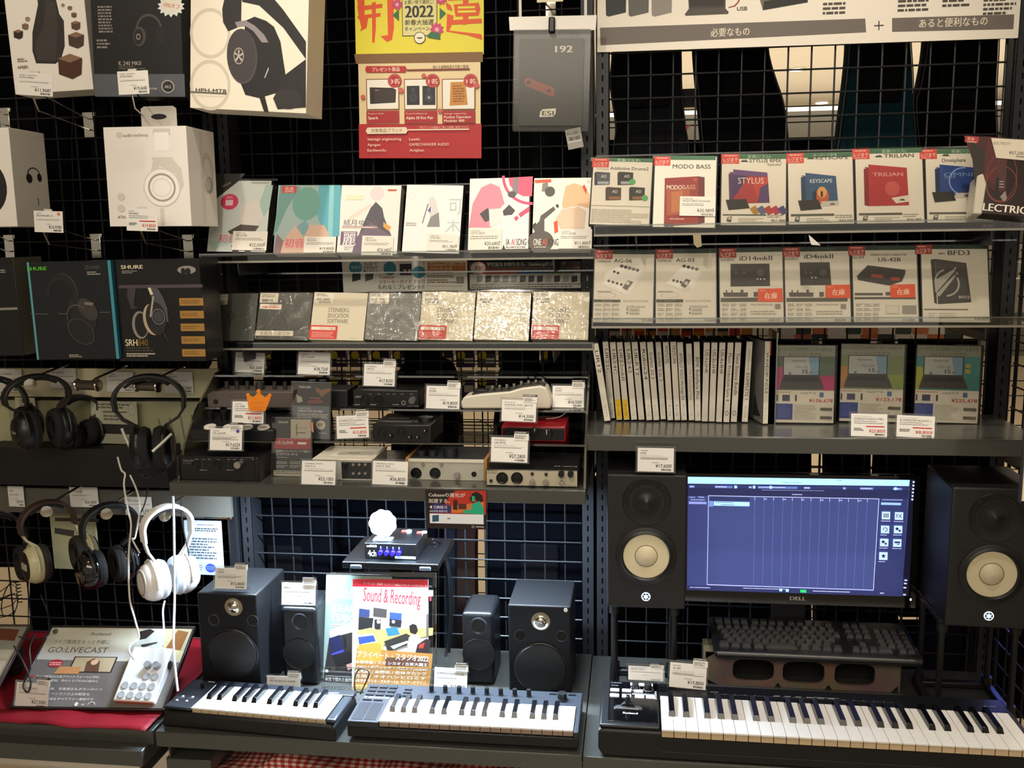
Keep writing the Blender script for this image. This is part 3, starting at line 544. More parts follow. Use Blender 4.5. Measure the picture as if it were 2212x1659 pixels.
b.E(907, 82, 12.5, 13, '#3a2c14').E(907, 82, 11, 11.5, '#efe9cf').P([(900, 81), (914, 81), (911, 84), (903, 84)], '#3a2c14')
b.P([(792, 143), (876, 143), (879, 149), (876, 157), (792, 157), (789, 150)], '#b3262b'); b.T('プレゼント製品', 804, 154.5, 864, 8.5, '#f3e7cf', .8); b.R(879, 150, 1015, 151.5, '#7d3324'); b.T('他にも豪華商品を多数ご用意!', 935, 147.5, 1013, 6, '#6b4a2a', 0)
for i, (x, nm, mk, n3) in enumerate(((791, 'Spark', 'Positive Grid', '3名'), (873, 'Alpha 50 Evo Pair', 'Focal Professional', '1名'), (955, 'Pocket Operator', 'teenage engineering', '1名'))):
    b.R(x, 171, x+72, 237, '#8a5a38').R(x+2, 173, x+70, 235, '#eee9dd'); y = 165+0*i
    if i == 0: b.P([(x+8, 189), (x+58, 190), (x+65, 194), (x+64, 222), (x+9, 225)], '#29221f').P([(x+18, 192), (x+63, 194), (x+62, 221), (x+19, 223)], '#3a302b').S(x+20, 194, x+30, 197, 1, '#c96a60')
    if i == 1:
        for q in (0, 34): b.R(x+6+q, 186, x+34+q, 227, '#23262c').E(x+20+q, 211, 9, 10, '#383c44').E(x+20+q, 195, 5, 5, '#3c404a').E(x+20+q, 211, 3, 3, '#9aa0aa' if q else '#2c3038')
    if i == 2: b.P([(x+19, 178), (x+51, 177), (x+56, 227), (x+17, 229)], '#c98a3c').S(x+24, 184, x+50, 222, 7, '#8a5a24')
    b.E(x+62, y+10, 15, 15, '#b3262b').E(x+62, y+10, 12.5, 12.5, '#c9999a', ring=.05); b.T(n3, x+53, y+15.5, x+72, 10, '#f6ead8', 1)
    b.R(x+1, 240, x+72, 266, '#a8252b'); b.T(mk, x+5, 247.5, x+5+len(mk)*2.5, 3.4, '#e7c9a8', 0)
    if i < 2: b.T(nm, x+5, 258, x+5+(22 if i == 0 else 59), 6, '#f3e3cd', 1.4)
    else: b.T(nm, x+5, 256, x+64, 5.5, '#f3e3cd', 1.4); b.T('Modular 400', x+5, 264, x+49, 5.5, '#f3e3cd', 1.4)
for x, y, r in ((785, 210, 5), (867, 196, 6), (951, 240, 5), (1030, 185, 6), (916, 164, 5)): b.E(x, y, r, r, '#c9605a')
b.P([(795, 276), (878, 275), (882, 282), (878, 289), (795, 290), (791, 283)], '#ead9bb'); b.T('対象製品ブランド', 803, 286, 870, 8, '#6b3a2a', .3); b.R(882, 279.5, 1014, 281, '#ead9bb'); b.T('下記ブランドの製品のご購入で抽選に参加できます。', 906, 278, 1014, 5, '#eec9b5', 0)
for s_, x, y, x1 in (('teenage engineering', 795, 304, 868), ('Apogee', 795, 316, 823), ('Earthworks', 795, 328, 835), ('Lewitt', 885, 304, 908), ('GAMECHANGER AUDIO', 885, 315.5, 971), ('Artiphon', 886, 328, 917)): b.T(s_, x, y, x1, 6, '#f0d4bd', .8)
b.P([(777, 338), (777, 342), (1040, 342), (1040, 338)], '#b3262b')
tag(b.build('poster', smooth=0), 'red and yellow lottery campaign poster with 2022 hanging on the mesh', 'poster')
# package in a clear bag
fr = face((1119, 271), (1257, 271), (1127, 84), Y=-.10); w, h = fr.w, fr.h
t = thing('bagged_package', 'bagged black package with white header and small red circuit picture hanging on a hook', 'package', fr)
b = MB(fr); b.box(0, 0, 0, w, .012, h, mat('#1e1b18', .45)); b.T('192', 1199, 113, 1237, 14, '#e6e0d0', 2.5); b.P([(1133, 170), (1140, 168), (1194, 188), (1198, 194), (1196, 209), (1190, 208), (1137, 186), (1133, 180)], '#8a3b2c'); b.E(1142, 178, 4, 4, '#2a1511').E(1186, 196, 4, 4, '#2a1511').T('maya22', 1146, 113, 1190, 9, '#4a2a20', 0)
b.P([(1172, 236), (1201, 234), (1200, 246), (1195, 252), (1165, 253), (1167, 241)], '#e6e0d0').T('ESI', 1171, 249.5, 1196, 10, '#1e1b18', 1.5)
b.build('printed_card', t, smooth=0).matrix_parent_inverse = Matrix()
BF = glassm('bag_film', (.93, .93, .91), .35, .18, .004); b = MB(); b.box(-.012, -.006, -.012, w+.014, -.004, h+.018, BF); b.box(-.012, .014, -.012, w+.014, .016, h+.018, BF); b.build('clear_bag', t, smooth=0)
b = MB(fr); b.prism([fr.uv(1102, 67), fr.uv(1100, 38), fr.uv(1289, 34), fr.uv(1287, 66)], -.006, -.004, mat('#e9e5db', .3)); b.build('header_card', t, smooth=0)
p = fr.uv(1192, 52); b = MB(); b.box(p[0]-.006, -.016, p[1]-.02, p[0]+.008, .10, p[1]+.012, mat('#151413', .4)); b.build('security_clip', t, bevel=.003)
fr2 = face((1228, 324), (1261, 317), (1221, 281), Y=-.10); b = MB(fr2); b.box(0, 0, 0, fr2.w, .001, fr2.h, mat('#8f8c84', .4)); b.T('¥11,000', 1225, 293, 1250, 6, '#26231f', 1); b.bar(1229, 297, 1254, 304); b.P([(1226, 306), (1256, 300), (1257, 304), (1227, 310)], '#b5b1a8')
tag(b.build('price_tag', smooth=0), 'small grey price tag reading 11,000 yen below the bagged black package', 'price tag')
A = aY(1190, 20, 0); t = thing('display_hook', 'chrome display hook above the bagged black package', 'hook', WF(A)); b = MB(); b.box(-.012, -.005, -.02, .012, .001, .02, CHR); b.build('back_plate', t, bevel=.001); b = MB(); b.tube([(0, 0, 0), (-.002, -.10, -.012), (-.002, -.118, .004)], .0022, CHR); b.build('arm', t)
b = MB(WF(aY(1188, 2, -.12))); b.box(-.028, 0, -.002, .028, .001, .05, mat('#e2d9b4', .4)); tag(b.build('price_tag', smooth=0), 'cream card cut by the photo top above the bagged package', 'price tag')
for x in (1117, 1258): 
    fr = face((x+4, 40), (x+10, 40), (x-2, -60), Y=-.095, roll=False); b = MB(fr); b.box(0, 0, 0, .006, .001, fr.h, mat('#d9d5c9', .4)); tag(b.build('strap'), 'white strap above the bagged package, '+('farther from' if x == 1117 else 'nearer to')+' the centre posts', 'strap', 'white straps holding the bag')
# ------------------------------------------------------------------ clear acrylic trays
def tray(xl, xr, lipb, lipt, Yf, zb, depth, h, label):
    """clear ledge: front lip, floor, sloping back"""
    fr = WF((xl, Yf, zb)); w = xr-xl; t = thing('acrylic_tray', label, 'display tray', fr, 'clear acrylic trays')
    lip = lipt
    b = MB(); b.box(0, 0, 0, w, depth, .003, GL); b.box(0, -.003, 0, w, 0, lip, GL)
    b.add([(0, depth*.35, .003), (w, depth*.35, .003), (w, depth*.35+h*.36, h), (0, depth*.35+h*.36, h)], [(0, 1, 2, 3)], glassm('clear_acrylic_back', (.95, .96, .95), .3, .12, .01)); b.build('ledge', t, smooth=0)
    b = MB(); b.box(0, -.0032, lip-.0025, w, .0002, lip+.0008, GLe); b.box(0, -.0035, -.001, w, .001, .0035, mat('#b9b4a6', .15, .6)); b.box(0, depth*.35+h*.36-.002, h-.0025, w, depth*.35+h*.36+.002, h+.001, GLe)
    for x in (0, w-.003): b.box(x, -.0032, 0, x+.003, 0, lip, GLe)
    b.build('edges', t, smooth=0)
    for u in (.10, .90): 
        b = MB(); b.prism([(w*u-.002, .0), (w*u+.002, .0), (w*u+.002, -.03), (w*u-.002, -.012)], .0, abs(Yf)+.0, mat('#2b2d30', .4, .3)); b.build('bracket', t, smooth=0)
YT = -.17
zt1 = aY(436, 568, YT).z; zt2 = aY(437, 755, YT).z
tray(-.893, .006, 0, .020, YT, zt1, .13, .17, 'upper clear tray holding the illustrated singing software boxes')
tray(-.893, .004, 0, .016, YT, zt2, .13, .17, 'lower clear tray holding the shrink wrapped grey and white boxes')
YU = -.25
zr1 = aY(1283, 510, YU).z; zr2 = aY(1281, 708, YU).z
tray(aY(1283, 500, YU).x, .872, 0, .022, YU, zr1, .13, .17, 'upper clear tray of white music software cases')
tray(aY(1278, 700, YU).x, .872, 0, .020, YU, zr2, .13, .17, 'lower clear tray of audio interface leaflets in cases')
# ------------------------------------------------------------------ software boxes, upper tray
def sbox(bl, br, tl, d, col, label, lean=17, Y=None, Z=None, grp=None, front=None, name='software_box', cat='software box', bev=.0008, rough=.4, side=None):
    fr = face(bl, br, tl, Y=Y, Z=Z, lean=lean); t = thing(name, label, cat, fr, grp)
    b = MB(fr); w, h = fr.w, fr.h
    b.box(0, .0002, 0, w, d, h, mat(side or col, .4)); b.plane((0, .0002, 0)).R(0, 0, w, h, mat(col, rough), uv=True)
    return fr, t, b
def plabel(t, fr, x0, y0, x1, y1, nm, price, mk='', lay=.0026):
    """paper price label stuck on the box front, seen corners"""
    b = MB(fr, -lay); b.R(x0, y0, x1, y1, mat('#f1ece0', .5)); W_ = x1-x0; H_ = y1-y0
    if mk: b.T(mk, x0+W_*.08, y0+H_*.15, x0+W_*.36, H_*.08, '#5a554c', 0)
    b.T(nm, x0+W_*.08, y0+H_*.28, x0+W_*min(.85, .1+.045*len(nm)), H_*.11, INK, 0)
    b.S(x0+W_*.06, y0+H_*.33, x0+W_*.94, y0+H_*.5, 2, '#6a655b', fill=.35)
    b.T('¥'+price, x0+W_*.48, y0+H_*.80, x0+W_*.90, H_*.17, INK, .5); b.S(x0+W_*.92, y0+H_*.6, x0+W_*.97, y0+H_*.8, 3, INK); b.bar(x0+W_*.60, y0+H_*.86, x0+W_*.94, y0+H_*.97, '#4a463f')
    b.build('price_label', t, smooth=0).matrix_parent_inverse = Matrix()
def done(b, t, name='printed_box', bevel=0): b.fr_ = b.fr; o = b.build(name, t, bevel=bevel, smooth=0); return o
G1 = 'illustrated singing software boxes in the upper clear tray'; YS = -.155
# 1
fr, t, b = sbox((447, 543), (573, 545), (480, 390), .035, '#cfd6d0', 'pale green cut corner software box with pink disc, first in the upper clear tray', Y=YS, grp=G1, side='#1f1f1f')
b.P([(446, 375), (530, 375), (517, 390), (470, 427), (462, 440), (440, 460)], '#2c2a27').P([(518, 390.5), (600, 390.5), (600, 386), (518, 386)], '#1f1f1f')
b.P([(450, 525), (500, 510), (545, 490), (555, 492), (510, 520), (460, 540)], '#b8cfc4').P([(560, 440), (574, 400), (590, 400), (582, 450), (570, 470)], '#a9c4bb').P([(520, 440), (560, 430), (566, 470), (550, 490), (516, 480)], '#dcd5cf').P([(492, 500), (520, 485), (560, 488), (548, 505), (498, 506)], '#4a403a')
b.E(496, 436, 19, 17, '#d8365f').E(496, 436, 16, 14, '#e0567a', ring=.04); b.R(488, 432, 503, 444, '#f2c6cf'); b.S(490, 424, 504, 430, 2, '#f0b7c4')
b.T('初音', 472, 522, 511, 16, '#e8778a', 1); b.P([(499, 530), (512, 530), (516, 546), (503, 546)], '#4a4440').P([(528, 541), (540, 541), (544, 546), (530, 546)], '#4a4440'); b.T('VIRTUAL VOCALIST', 480, 406, 500, 4, '#b9b4a6', 0, yb1=396)
b.S(545, 394, 585, 397, 1, '#8f958e'); done(b, t); plabel(t, fr, 504, 499, 575, 541, 'MK2V4XB', '22,000', 'CRYPTON')
# 2
fr, t, b = sbox((590, 547), (722, 548), (609, 400), .03, '#9fb8b4', 'teal and peach software box with red sample sticker, second in the upper clear tray', Y=YS, grp=G1, side='#d9d4c6')
b.P([(606, 400), (650, 404), (620, 450), (598, 500), (590, 510)], '#6fa09a').P([(690, 400), (737, 400), (733, 510), (712, 515), (690, 480), (680, 450)], '#5fb4c4').P([(712, 400), (722, 400), (718, 515), (708, 512)], '#8fd0d6').P([(622, 505), (640, 486), (700, 486), (715, 515), (712, 548), (600, 548)], '#d9b5a0').E(662, 440, 30, 36, '#6fa89c').P([(640, 490), (660, 475), (668, 490), (656, 512)], '#7aa7ad').P([(598, 505), (612, 520), (606, 548), (590, 548)], '#8d7278')
b.R(610, 402, 640, 417, '#c8473f'); b.T('見本', 615, 411, 635, 7, '#f2d2c4', .8); b.T('SAMPLE', 615, 416, 635, 4, '#f2d2c4', 1)
b.T('初音', 614, 533, 657, 18, '#ee6d86', 2); done(b, t); plabel(t, fr, 658, 511, 724, 547, 'MK2V4X', '19,800', 'CRYPTON')
# 3
fr, t, b = sbox((727, 546), (857, 548), (746, 400), .03, '#f3efe8', 'white software box with purple square logo, third in the upper clear tray', Y=YS, grp=G1, side='#d9d4cc')
b.P([(800, 450), (812, 436), (826, 450), (830, 470), (845, 508), (770, 520), (786, 480)], '#57535c').P([(768, 515), (800, 480), (850, 512), (838, 548), (760, 548)], '#75667a').E(815, 418, 15, 16, '#eadcdc').P([(752, 470), (800, 440), (806, 444), (756, 478)], '#efdfd2').P([(828, 480), (845, 490), (840, 500), (828, 490)], '#e3a94e')
b.T('結月ゆかり', 742, 486, 817, 12, '#74696f', .3); b.R(740, 488, 815, 493.5, '#b99a93').S(742, 489.5, 812, 493, 1, '#f0e6de'); b.R(737, 500, 770, 530, '#7a5f84').T('麗', 739, 528, 768, 26, '#f3efe8', 1.5).S(744, 532, 762, 541, 2, '#b9b3b8'); b.R(838, 409, 857, 413, '#c8604f'); b.R(748, 421, 785, 432, '#efeccb')
done(b, t); plabel(t, fr, 783, 509, 848, 552, 'TBCA-001', '20,680', 'TBCA')
# 4
fr, t, b = sbox((868, 545), (991, 548), (882, 399), .03, '#f6f4f0', 'plain white software box with thin grey strokes, fourth in the upper clear tray', Y=YS, grp=G1, side='#2a2928')
for x, y, r in ((892, 424, 6.5), (906, 411, 3.5)): b.E(x, y, r, r, '#cfd4d8', ring=.08)
for q in ([(970, 430), (997, 430), (997, 433), (970, 433)], [(993, 433), (996, 433), (995, 458), (988, 466), (987, 463), (992, 456)], [(972, 438), (986, 437), (986, 455), (972, 456)], [(966, 480), (994, 480), (994, 482), (966, 482)], [(978, 476), (981, 476), (980, 500), (977, 500)], [(977, 484), (979, 486), (963, 502), (961, 501)], [(982, 484), (995, 500), (993, 502), (980, 486)]): b.P(q, '#c8cdd0')
b.R(975, 441, 983, 452, '#f6f4f0'); b.P([(930, 470), (948, 458), (950, 490), (922, 490)], '#8f8d90').P([(926, 430), (936, 424), (944, 440), (946, 460), (928, 470)], '#e0dedc').P([(924, 455), (931, 446), (930, 460)], '#5c5c9a').P([(912, 480), (924, 440), (926, 441), (913, 484)], '#7a7f8c'); b.S(877, 480, 899, 489, 2, '#b9b3ac')
done(b, t); plabel(t, fr, 924, 505, 989, 543, 'ATR-025', '21,780', 'TOKYO6')
# 5 and 6
fr, t, b = sbox((1011, 539), (1141, 537), (1022, 386), .03, '#f7f3ec', 'white and pink software box with dark microphone shape and pink stripes', Y=YS, grp=G1, side='#e2d9cf')
b.P([(1098, 384), (1151, 381), (1149, 424), (1130, 424), (1112, 414), (1101, 400)], '#ec5f7e').E(1150, 378, 66, 64, '#ea4f76', a0=180, a1=272, ring=.09).P([(1120, 462), (1144, 445), (1143, 457), (1124, 470)], '#ea4f76').P([(1110, 470), (1117, 466), (1121, 472), (1114, 478)], '#ea4f76')
b.P([(1021, 440), (1040, 405), (1060, 396), (1080, 404), (1090, 440), (1075, 455), (1060, 492), (1013, 492)], '#ec93a5').P([(1036, 462), (1052, 450), (1066, 456), (1062, 474), (1048, 480)], '#4c4548').P([(1086, 456), (1100, 442), (1113, 455), (1106, 464), (1088, 466)], '#4c4548').P([(1056, 452), (1084, 450), (1086, 480), (1058, 490)], '#f3ebe6')
b.P([(1110, 384), (1120, 384), (1118, 420), (1106, 420)], '#8a858a').E(1106, 420, 9, 7, '#59545a'); b.T('IA', 1093, 530, 1101, 14, '#3a3634', 1.5).T('AI', 1104, 530, 1112, 14, '#ea4f76', 1.5).T('SONG', 1115, 530, 1137, 14, '#3a3634', 1.5); b.S(1093, 532, 1137, 536, 1, '#8a857d'); b.P([(1084, 540), (1088, 528), (1092, 539)], '#2c2927')
done(b, t); plabel(t, fr, 1012, 494, 1083, 539, '1STV-0021', '20,680', '1st PLACE')
fr, t, b = sbox((1149, 538), (1275, 538), (1155, 385), .03, '#f5f0e2', 'cream software box with grey arcs and orange bar beside the centre posts', Y=YS, grp=G1, side='#e2dccb')
b.P([(1155, 389), (1191, 387), (1191, 394), (1156, 396)], '#e25a3a').P([(1172, 396), (1184, 394), (1184, 414), (1170, 414)], '#8a857e').E(1188, 414, 11, 11, '#56514c'); b.P([(1168, 466), (1196, 446), (1200, 453), (1176, 474), (1176, 500), (1160, 508), (1150, 492), (1165, 478)], '#5a554f').P([(1200, 444), (1204, 440), (1208, 446), (1204, 450)], '#3a3632').E(1168, 522, 28, 24, '#5a554f').P([(1150, 486), (1158, 480), (1158, 486), (1150, 494)], '#3f3b37')
b.P([(1214, 440), (1222, 402), (1240, 396), (1262, 402), (1274, 420), (1274, 450), (1250, 444), (1216, 450)], '#edbf94').P([(1262, 398), (1268, 410), (1266, 420), (1258, 404)], '#d8482c').P([(1214, 452), (1250, 446), (1266, 456), (1262, 494), (1210, 494), (1200, 474)], '#e9cbb0').P([(1196, 480), (1204, 476), (1206, 500), (1198, 505)], '#e0512f')
b.T('ONE', 1152, 530, 1169, 14, '#f1ecdf', 1.5).T('AI', 1171, 530, 1181, 14, '#e0512f', 1.5).T('SONG', 1183, 530, 1206, 14, '#3a3632', 1.5).S(1154, 532, 1180, 536, 1, '#c9c2b2')
done(b, t); plabel(t, fr, 1207, 495, 1278, 537, '1STV-0028', '11,880', '1st PLACE')
# ------------------------------------------------------------------ wrapped boxes, lower tray
G2 = 'shrink wrapped boxes in the lower clear tray'
def wrap(t, fr, d):
    b = MB(); w, h = fr.w, fr.h; e = .0012; b.box(-e, -e*2.2, -e, w+e, d+e, h+e, wrapm()); b.build('shrink_wrap', t, smooth=0)
def diamond(b, cx, cy, c, flip=1):
    f_ = flip; b.P([(cx-12*f_, cy), (cx, cy-14), (cx+4*f_, cy-10), (cx-4*f_, cy), (cx+4*f_, cy+10), (cx, cy+14)], c).E(cx+5*f_, cy, 5, 6, c)
lb = (('#4e4f47', (433, 736), (548, 736), (453, 634), 'dark grey square box with one white sticker, at the tray end', 0), ('#4b4c44', (551, 733), (666, 735), (567, 632), 'dark grey square box with red print sticker and white order label', 1), ('#d8cfb4', (668, 733), (785, 736), (680, 631), 'cream education software box marked 41,800 yen', 2),
      ('#7f8079', (787, 733), (902, 736), (799, 632), 'mid grey square box marked 35,200 yen', 3), ('#ddd5ba', (904, 733), (1020, 736), (914, 630), 'cream education software box marked 19,800 yen', 4), ('#d9d2b8', (1024, 733), (1141, 736), (1032, 630), 'plain cream wrapped box reflecting a bright glare', 5), ('#d9d1b6', (1148, 732), (1270, 734), (1154, 630), 'cream education software box at the centre post end of the tray', 6))
for col, bl, br, tl, lab, i in lb:
    fr, t, b = sbox(bl, br, tl, .030, col, lab, lean=22, Y=-.155, grp=G2, side=('#3b3c36', '#3b3c36', '#cfc6ab', '#6f706a', '#d2caaf', '#cfc8ad', '#cfc7ac')[i]); x, y = tl; W_ = br[0]-bl[0]
    if i in (0, 1, 3): diamond(b, bl[0]+66 if i != 3 else bl[0]+72, 682, '#3a3b34' if i != 3 else '#6f716b', 1 if i else -1)
    if i == 0: b.R(453, 636, 491, 658, '#ded7c2').S(458, 639, 488, 644, 2, '#8a8474').bar(456, 650, 485, 657, '#57534a')
    if i == 1: b.R(563, 633, 600, 654, '#ded7c2').S(567, 635, 596, 643, 2, '#8a8474').bar(566, 646, 592, 652, '#57534a'); b.P([(563, 656), (609, 658), (607, 669), (561, 667)], '#eee6d4').S(568, 661, 604, 666, 1, '#d8482c').S(582, 658.5, 602, 661, 1, '#5a554c'); b.P([(553, 714), (634, 715), (633, 726), (551, 725)], '#e5ddc8').T('お取寄せ承り中', 562, 723.5, 626, 8, '#8a8474', .2); b.S(640, 727, 660, 729, 1, '#b9b3a2')
    if i in (2, 4, 6):
        for k, s_ in enumerate(('STEINBERG', 'EDUCATION', 'SOFTWARE')): x0 = (709, 0, 944, 0, 1186)[i-2] if i != 4 else 944; x0 = {2: 709, 4: 944, 6: 1186}[i]-k*1.3; b.T(s_, x0, 674+k*12, x0+45, 9.3, '#77715f', 1.6)
        b.R(bl[0]+2, 702, bl[0]+59, 733, '#d23f33').R(bl[0]+5, 705.5, bl[0]+56, 713.5, '#eee2cf').T('アカデミック製品', bl[0]+22, 712, bl[0]+54, 5, '#7a4a3a', 0).S(bl[0]+6, 716, bl[0]+52, 730, 4, '#e8a294'); b.S(bl[0]+88, 730, bl[0]+108, 732, 1, '#9a937d')
    if i == 5: pass
    if i >= 2:
        b.R(x+2, 633, x+40, 656, '#e9e2cf'); b.S(x+4, 634, x+32, 641, 2, '#8a8474'); b.T('¥'+('41,800', '35,200', '19,800', '11,000', '7,800')[i-2], x+4, 649, x+32, 5.5, '#45413a', 1); b.bar(x+10, 650.5, x+34, 655, '#6b665a')
    done(b, t)
    if i != 2: wrap(t, fr, .030)
# signs behind the lower tray
fr = face((742, 632), (917, 629), (752, 566), Y=-.03); b = MB(fr); b.box(0, 0, 0, fr.w, .001, fr.h+.02, mat('#f0ece2', .4)); b.E(768, 578, 14, 15, '#2f8aa3').E(842, 580, 14, 15, '#2f8aa3').E(905, 588, 14, 13, '#3f8fa3'); b.T('今だけ', 758, 581, 780, 7, '#e9f1f2', .5); b.R(863, 570, 890, 594, '#23211f').R(872, 582, 878, 590, '#cfc8b9').R(882, 582, 888, 590, '#cfc8b9')
for s_, y in (('当店で', 573), ('対象商品を', 581), ('購入すると', 589)): b.T(s_, 785, y, 816, 6.5, '#35302c', .8)
b.P([(761, 592), (779, 591), (779, 604), (761, 609)], '#1c1a19').P([(789, 592), (807, 591), (806, 603), (789, 608)], '#4f504c'); b.T('Cubase', 820, 602, 852, 7, '#a53b30', 1.5); b.T('スターターガイドブック', 818, 613, 918, 8, '#a05040', .8, yb1=611); b.T('もれなくプレゼント!!', 817, 624, 916, 9, '#35302c', 1, yb1=624)
tag(b.build('promotion_card', smooth=0), 'white promotion card with three blue discs behind the wrapped boxes', 'sign')
fr = face((917, 628), (1010, 628), (921, 566), Y=-.028); b = MB(fr); b.box(0, 0, 0, fr.w, .001, fr.h+.01, mat('#efe9d9', .4)); b.R(923, 567, 1006, 585, '#c9792f'); b.T('Cubaseの使い方', 929, 574.5, 1001, 8, '#efe3cd', .8).T('がわかる本', 929, 583.5, 978, 7, '#efe3cd', .8); b.S(923, 587, 1003, 591, 1, '#a04a3a').S(923, 594, 988, 600, 2, '#55504a').S(923, 603, 985, 612, 2, '#8a5a4a'); b.R(986, 598, 1002, 612, '#77726a').R(988, 600, 1000, 610, '#9b958a'); b.S(923, 617, 1004, 619, 1, '#9a9486')
tag(b.build('promotion_card', smooth=0), 'cream card with orange heading behind the wrapped boxes', 'sign')
fr = face((1012, 624), (1280, 622), (1013, 566), Y=-.027); b = MB(fr); b.box(0, 0, 0, fr.w, .001, fr.h, mat('#141312', .4)); b.T('学生証をお持ちなら、Steinbergのソフトが', 1052, 575, 1222, 8, '#e9e3d5', 1); b.T('半額以下に!', 1226, 574, 1266, 8, '#8a2f25', 1)
b.P([(1040, 582), (1114, 582), (1119, 588), (1113, 592), (1040, 592)], '#b23a2a').P([(1116, 582), (1184, 582), (1188, 588), (1182, 592), (1116, 592)], '#28489a').P([(1186, 582), (1272, 582), (1272, 592), (1185, 592)], '#2c5f34').R(1222, 582, 1272, 592, '#3a342c'); b.R(1015, 592, 1271, 622, '#d0cbc0').R(1046, 578, 1272, 580, '#7a5a30')
for i in range(13): b.P([(1030+i*18.6, 596), (1043+i*18.6, 595), (1042+i*18.6, 608), (1030+i*18.6, 610)], ('#8a867c', '#171615', '#63625d', '#63666a', '#8a867c', '#171615', '#171615', '#171615', '#a9a598', '#171615', '#9a968c', '#171615', '#63625d')[i])
b.S(1018, 613, 1268, 621, 2, '#6b665d'); b.E(1033, 579, 18, 14, '#e3d6c6').E(1033, 579, 18, 14, '#a33a33', ring=.1).E(1033, 579, 14, 11, '#a33a33', ring=.06).T('学割', 1024, 585, 1043, 11, '#a33a33', 1)
tag(b.build('promotion_card', smooth=0), 'long black student discount card with a round red stamp behind the wrapped boxes', 'sign')
# ------------------------------------------------------------------ cases in the right trays
CASE = '#161718'
def case(bl, br, tl, label, grp, Y=-.235, lean=17, d=.014, z=None, e=.0035, name='software_case', cat='case'):
    fr = face(bl, br, tl, Y=Y, lean=lean); w, h = fr.w, fr.h; t = thing(name, label, cat, fr, grp)
    b = MB(); b.box(-.003, .0006, -.002, w+e, d, h+.002, mat(CASE, .35)); b.build('plastic_shell', t, bevel=.001)
    b = MB(fr); b.R(0, 0, w, h, mat('#eee6d6', .35), uv=True); return fr, t, b
def fin(b, t, cover=True):
    b.build('printed_insert', t, smooth=0)
    if cover:
        f = b.fr; c = MB(); c.box(-.002, -.006, -.001, f.w+.002, -.0055, f.h+.001, glassm('case_film', (.97, .97, .96), .45, .06, .004)); c.build('clear_sleeve', t, smooth=0)
def reji(b, x, y, w=35, h=20, c='#d8443a'):
    b.R(x, y, x+w, y+h, c); b.T('レジまで', x+4, y+h*.78, x+w-3, h*.38, '#f3dccb', 1.2); b.S(x+6, y+h*.08, x+w-5, y+h*.28, 1, '#eeb8a6'); b.S(x+5, y+h*.84, x+w-6, y+h*.95, 1, '#eeb8a6')
def peak(b, x, y, s=1, c='#4a4943'): b.P([(x, y), (x+6*s, y-5*s), (x+9*s, y-3*s), (x+11*s, y-6*s), (x+18*s, y)], c)
GR = 'music software cases in the upper right tray'; gcol = '#3f6f4e'
fr, t, b = case((1274, 484), (1402, 488), (1280, 341), 'case insert with four little drum boxes and a price table', GR)
b.R(1276, 340, 1410, 351, gcol).T('音源(マルチ)', 1333, 349.5, 1383, 7, '#c9d8c4', .6); reji(b, 1280, 342); b.T('Addictive Drums2', 1318, 366.5, 1401, 6.5, '#5a554c', 1); b.T('XLN Audio', 1289, 366.5, 1315, 4, '#8a857a', 0)
for x, y, c in ((1285, 372, '#3b3f4a'), (1335, 372, '#3a3a3b'), (1309, 405, '#4b3f38'), (1360, 405, '#3a3836')):
    b.P([(x-1, y+2), (x+3, y-1), (x+33, y+1), (x+32, y+27), (x-1, y+28)], c).P([(x+4, y+1), (x+33, y+1), (x+32, y+27), (x+5, y+27)], '#54585f' if x < 1300 else c); b.T('AD', x+13, y+12, x+25, 6, '#e6e6e4', .6); b.P([(x+6, y+20), (x+30, y+20), (x+30, y+26), (x+6, y+26)], '#9a6a42' if y > 400 else '#a9adb0')
b.E(1366, 393, 7, 6, '#5cae6a').E(1393, 428, 7, 6, '#5cae6a'); b.R(1276, 444, 1403, 447, '#4a4a44'); b.S(1278, 450, 1400, 484, 8, '#a39d8f', fill=.3); fin(b, t)
fr, t, b = case((1410, 490), (1544, 492), (1413, 338), 'white case insert picturing one tall red box with a price label stuck on it', GR)
b.R(1410, 336, 1546, 346, gcol); reji(b, 1413, 338); b.T('MODO BASS', 1453, 364, 1535, 9, '#4a463f', 1.2)
b.P([(1436, 385), (1508, 381), (1508, 485), (1434, 489)], '#94342b').P([(1508, 381), (1522, 383), (1522, 481), (1508, 485)], '#6b2a25').P([(1440, 410), (1490, 405), (1490, 460), (1440, 466)], '#a8553a').P([(1450, 415), (1475, 412), (1475, 455), (1450, 460)], '#b8703f'); b.T('MODO', 1440, 409, 1473, 9, '#eee0cb', 1.8).T('BASS', 1474, 408.5, 1502, 9, '#d9a98c', .2); b.E(1502, 388, 4, 4, '#b8534a'); b.S(1447, 471, 1491, 476, 1, '#d9b09c'); b.T('製品', 1436, 490, 1455, 8, '#2c2823', 1)
fin(b, t, False); plabel(t, fr, 1469, 424, 1545, 467, 'MODO BASS Download', '35,989', 'IK Multimedia')
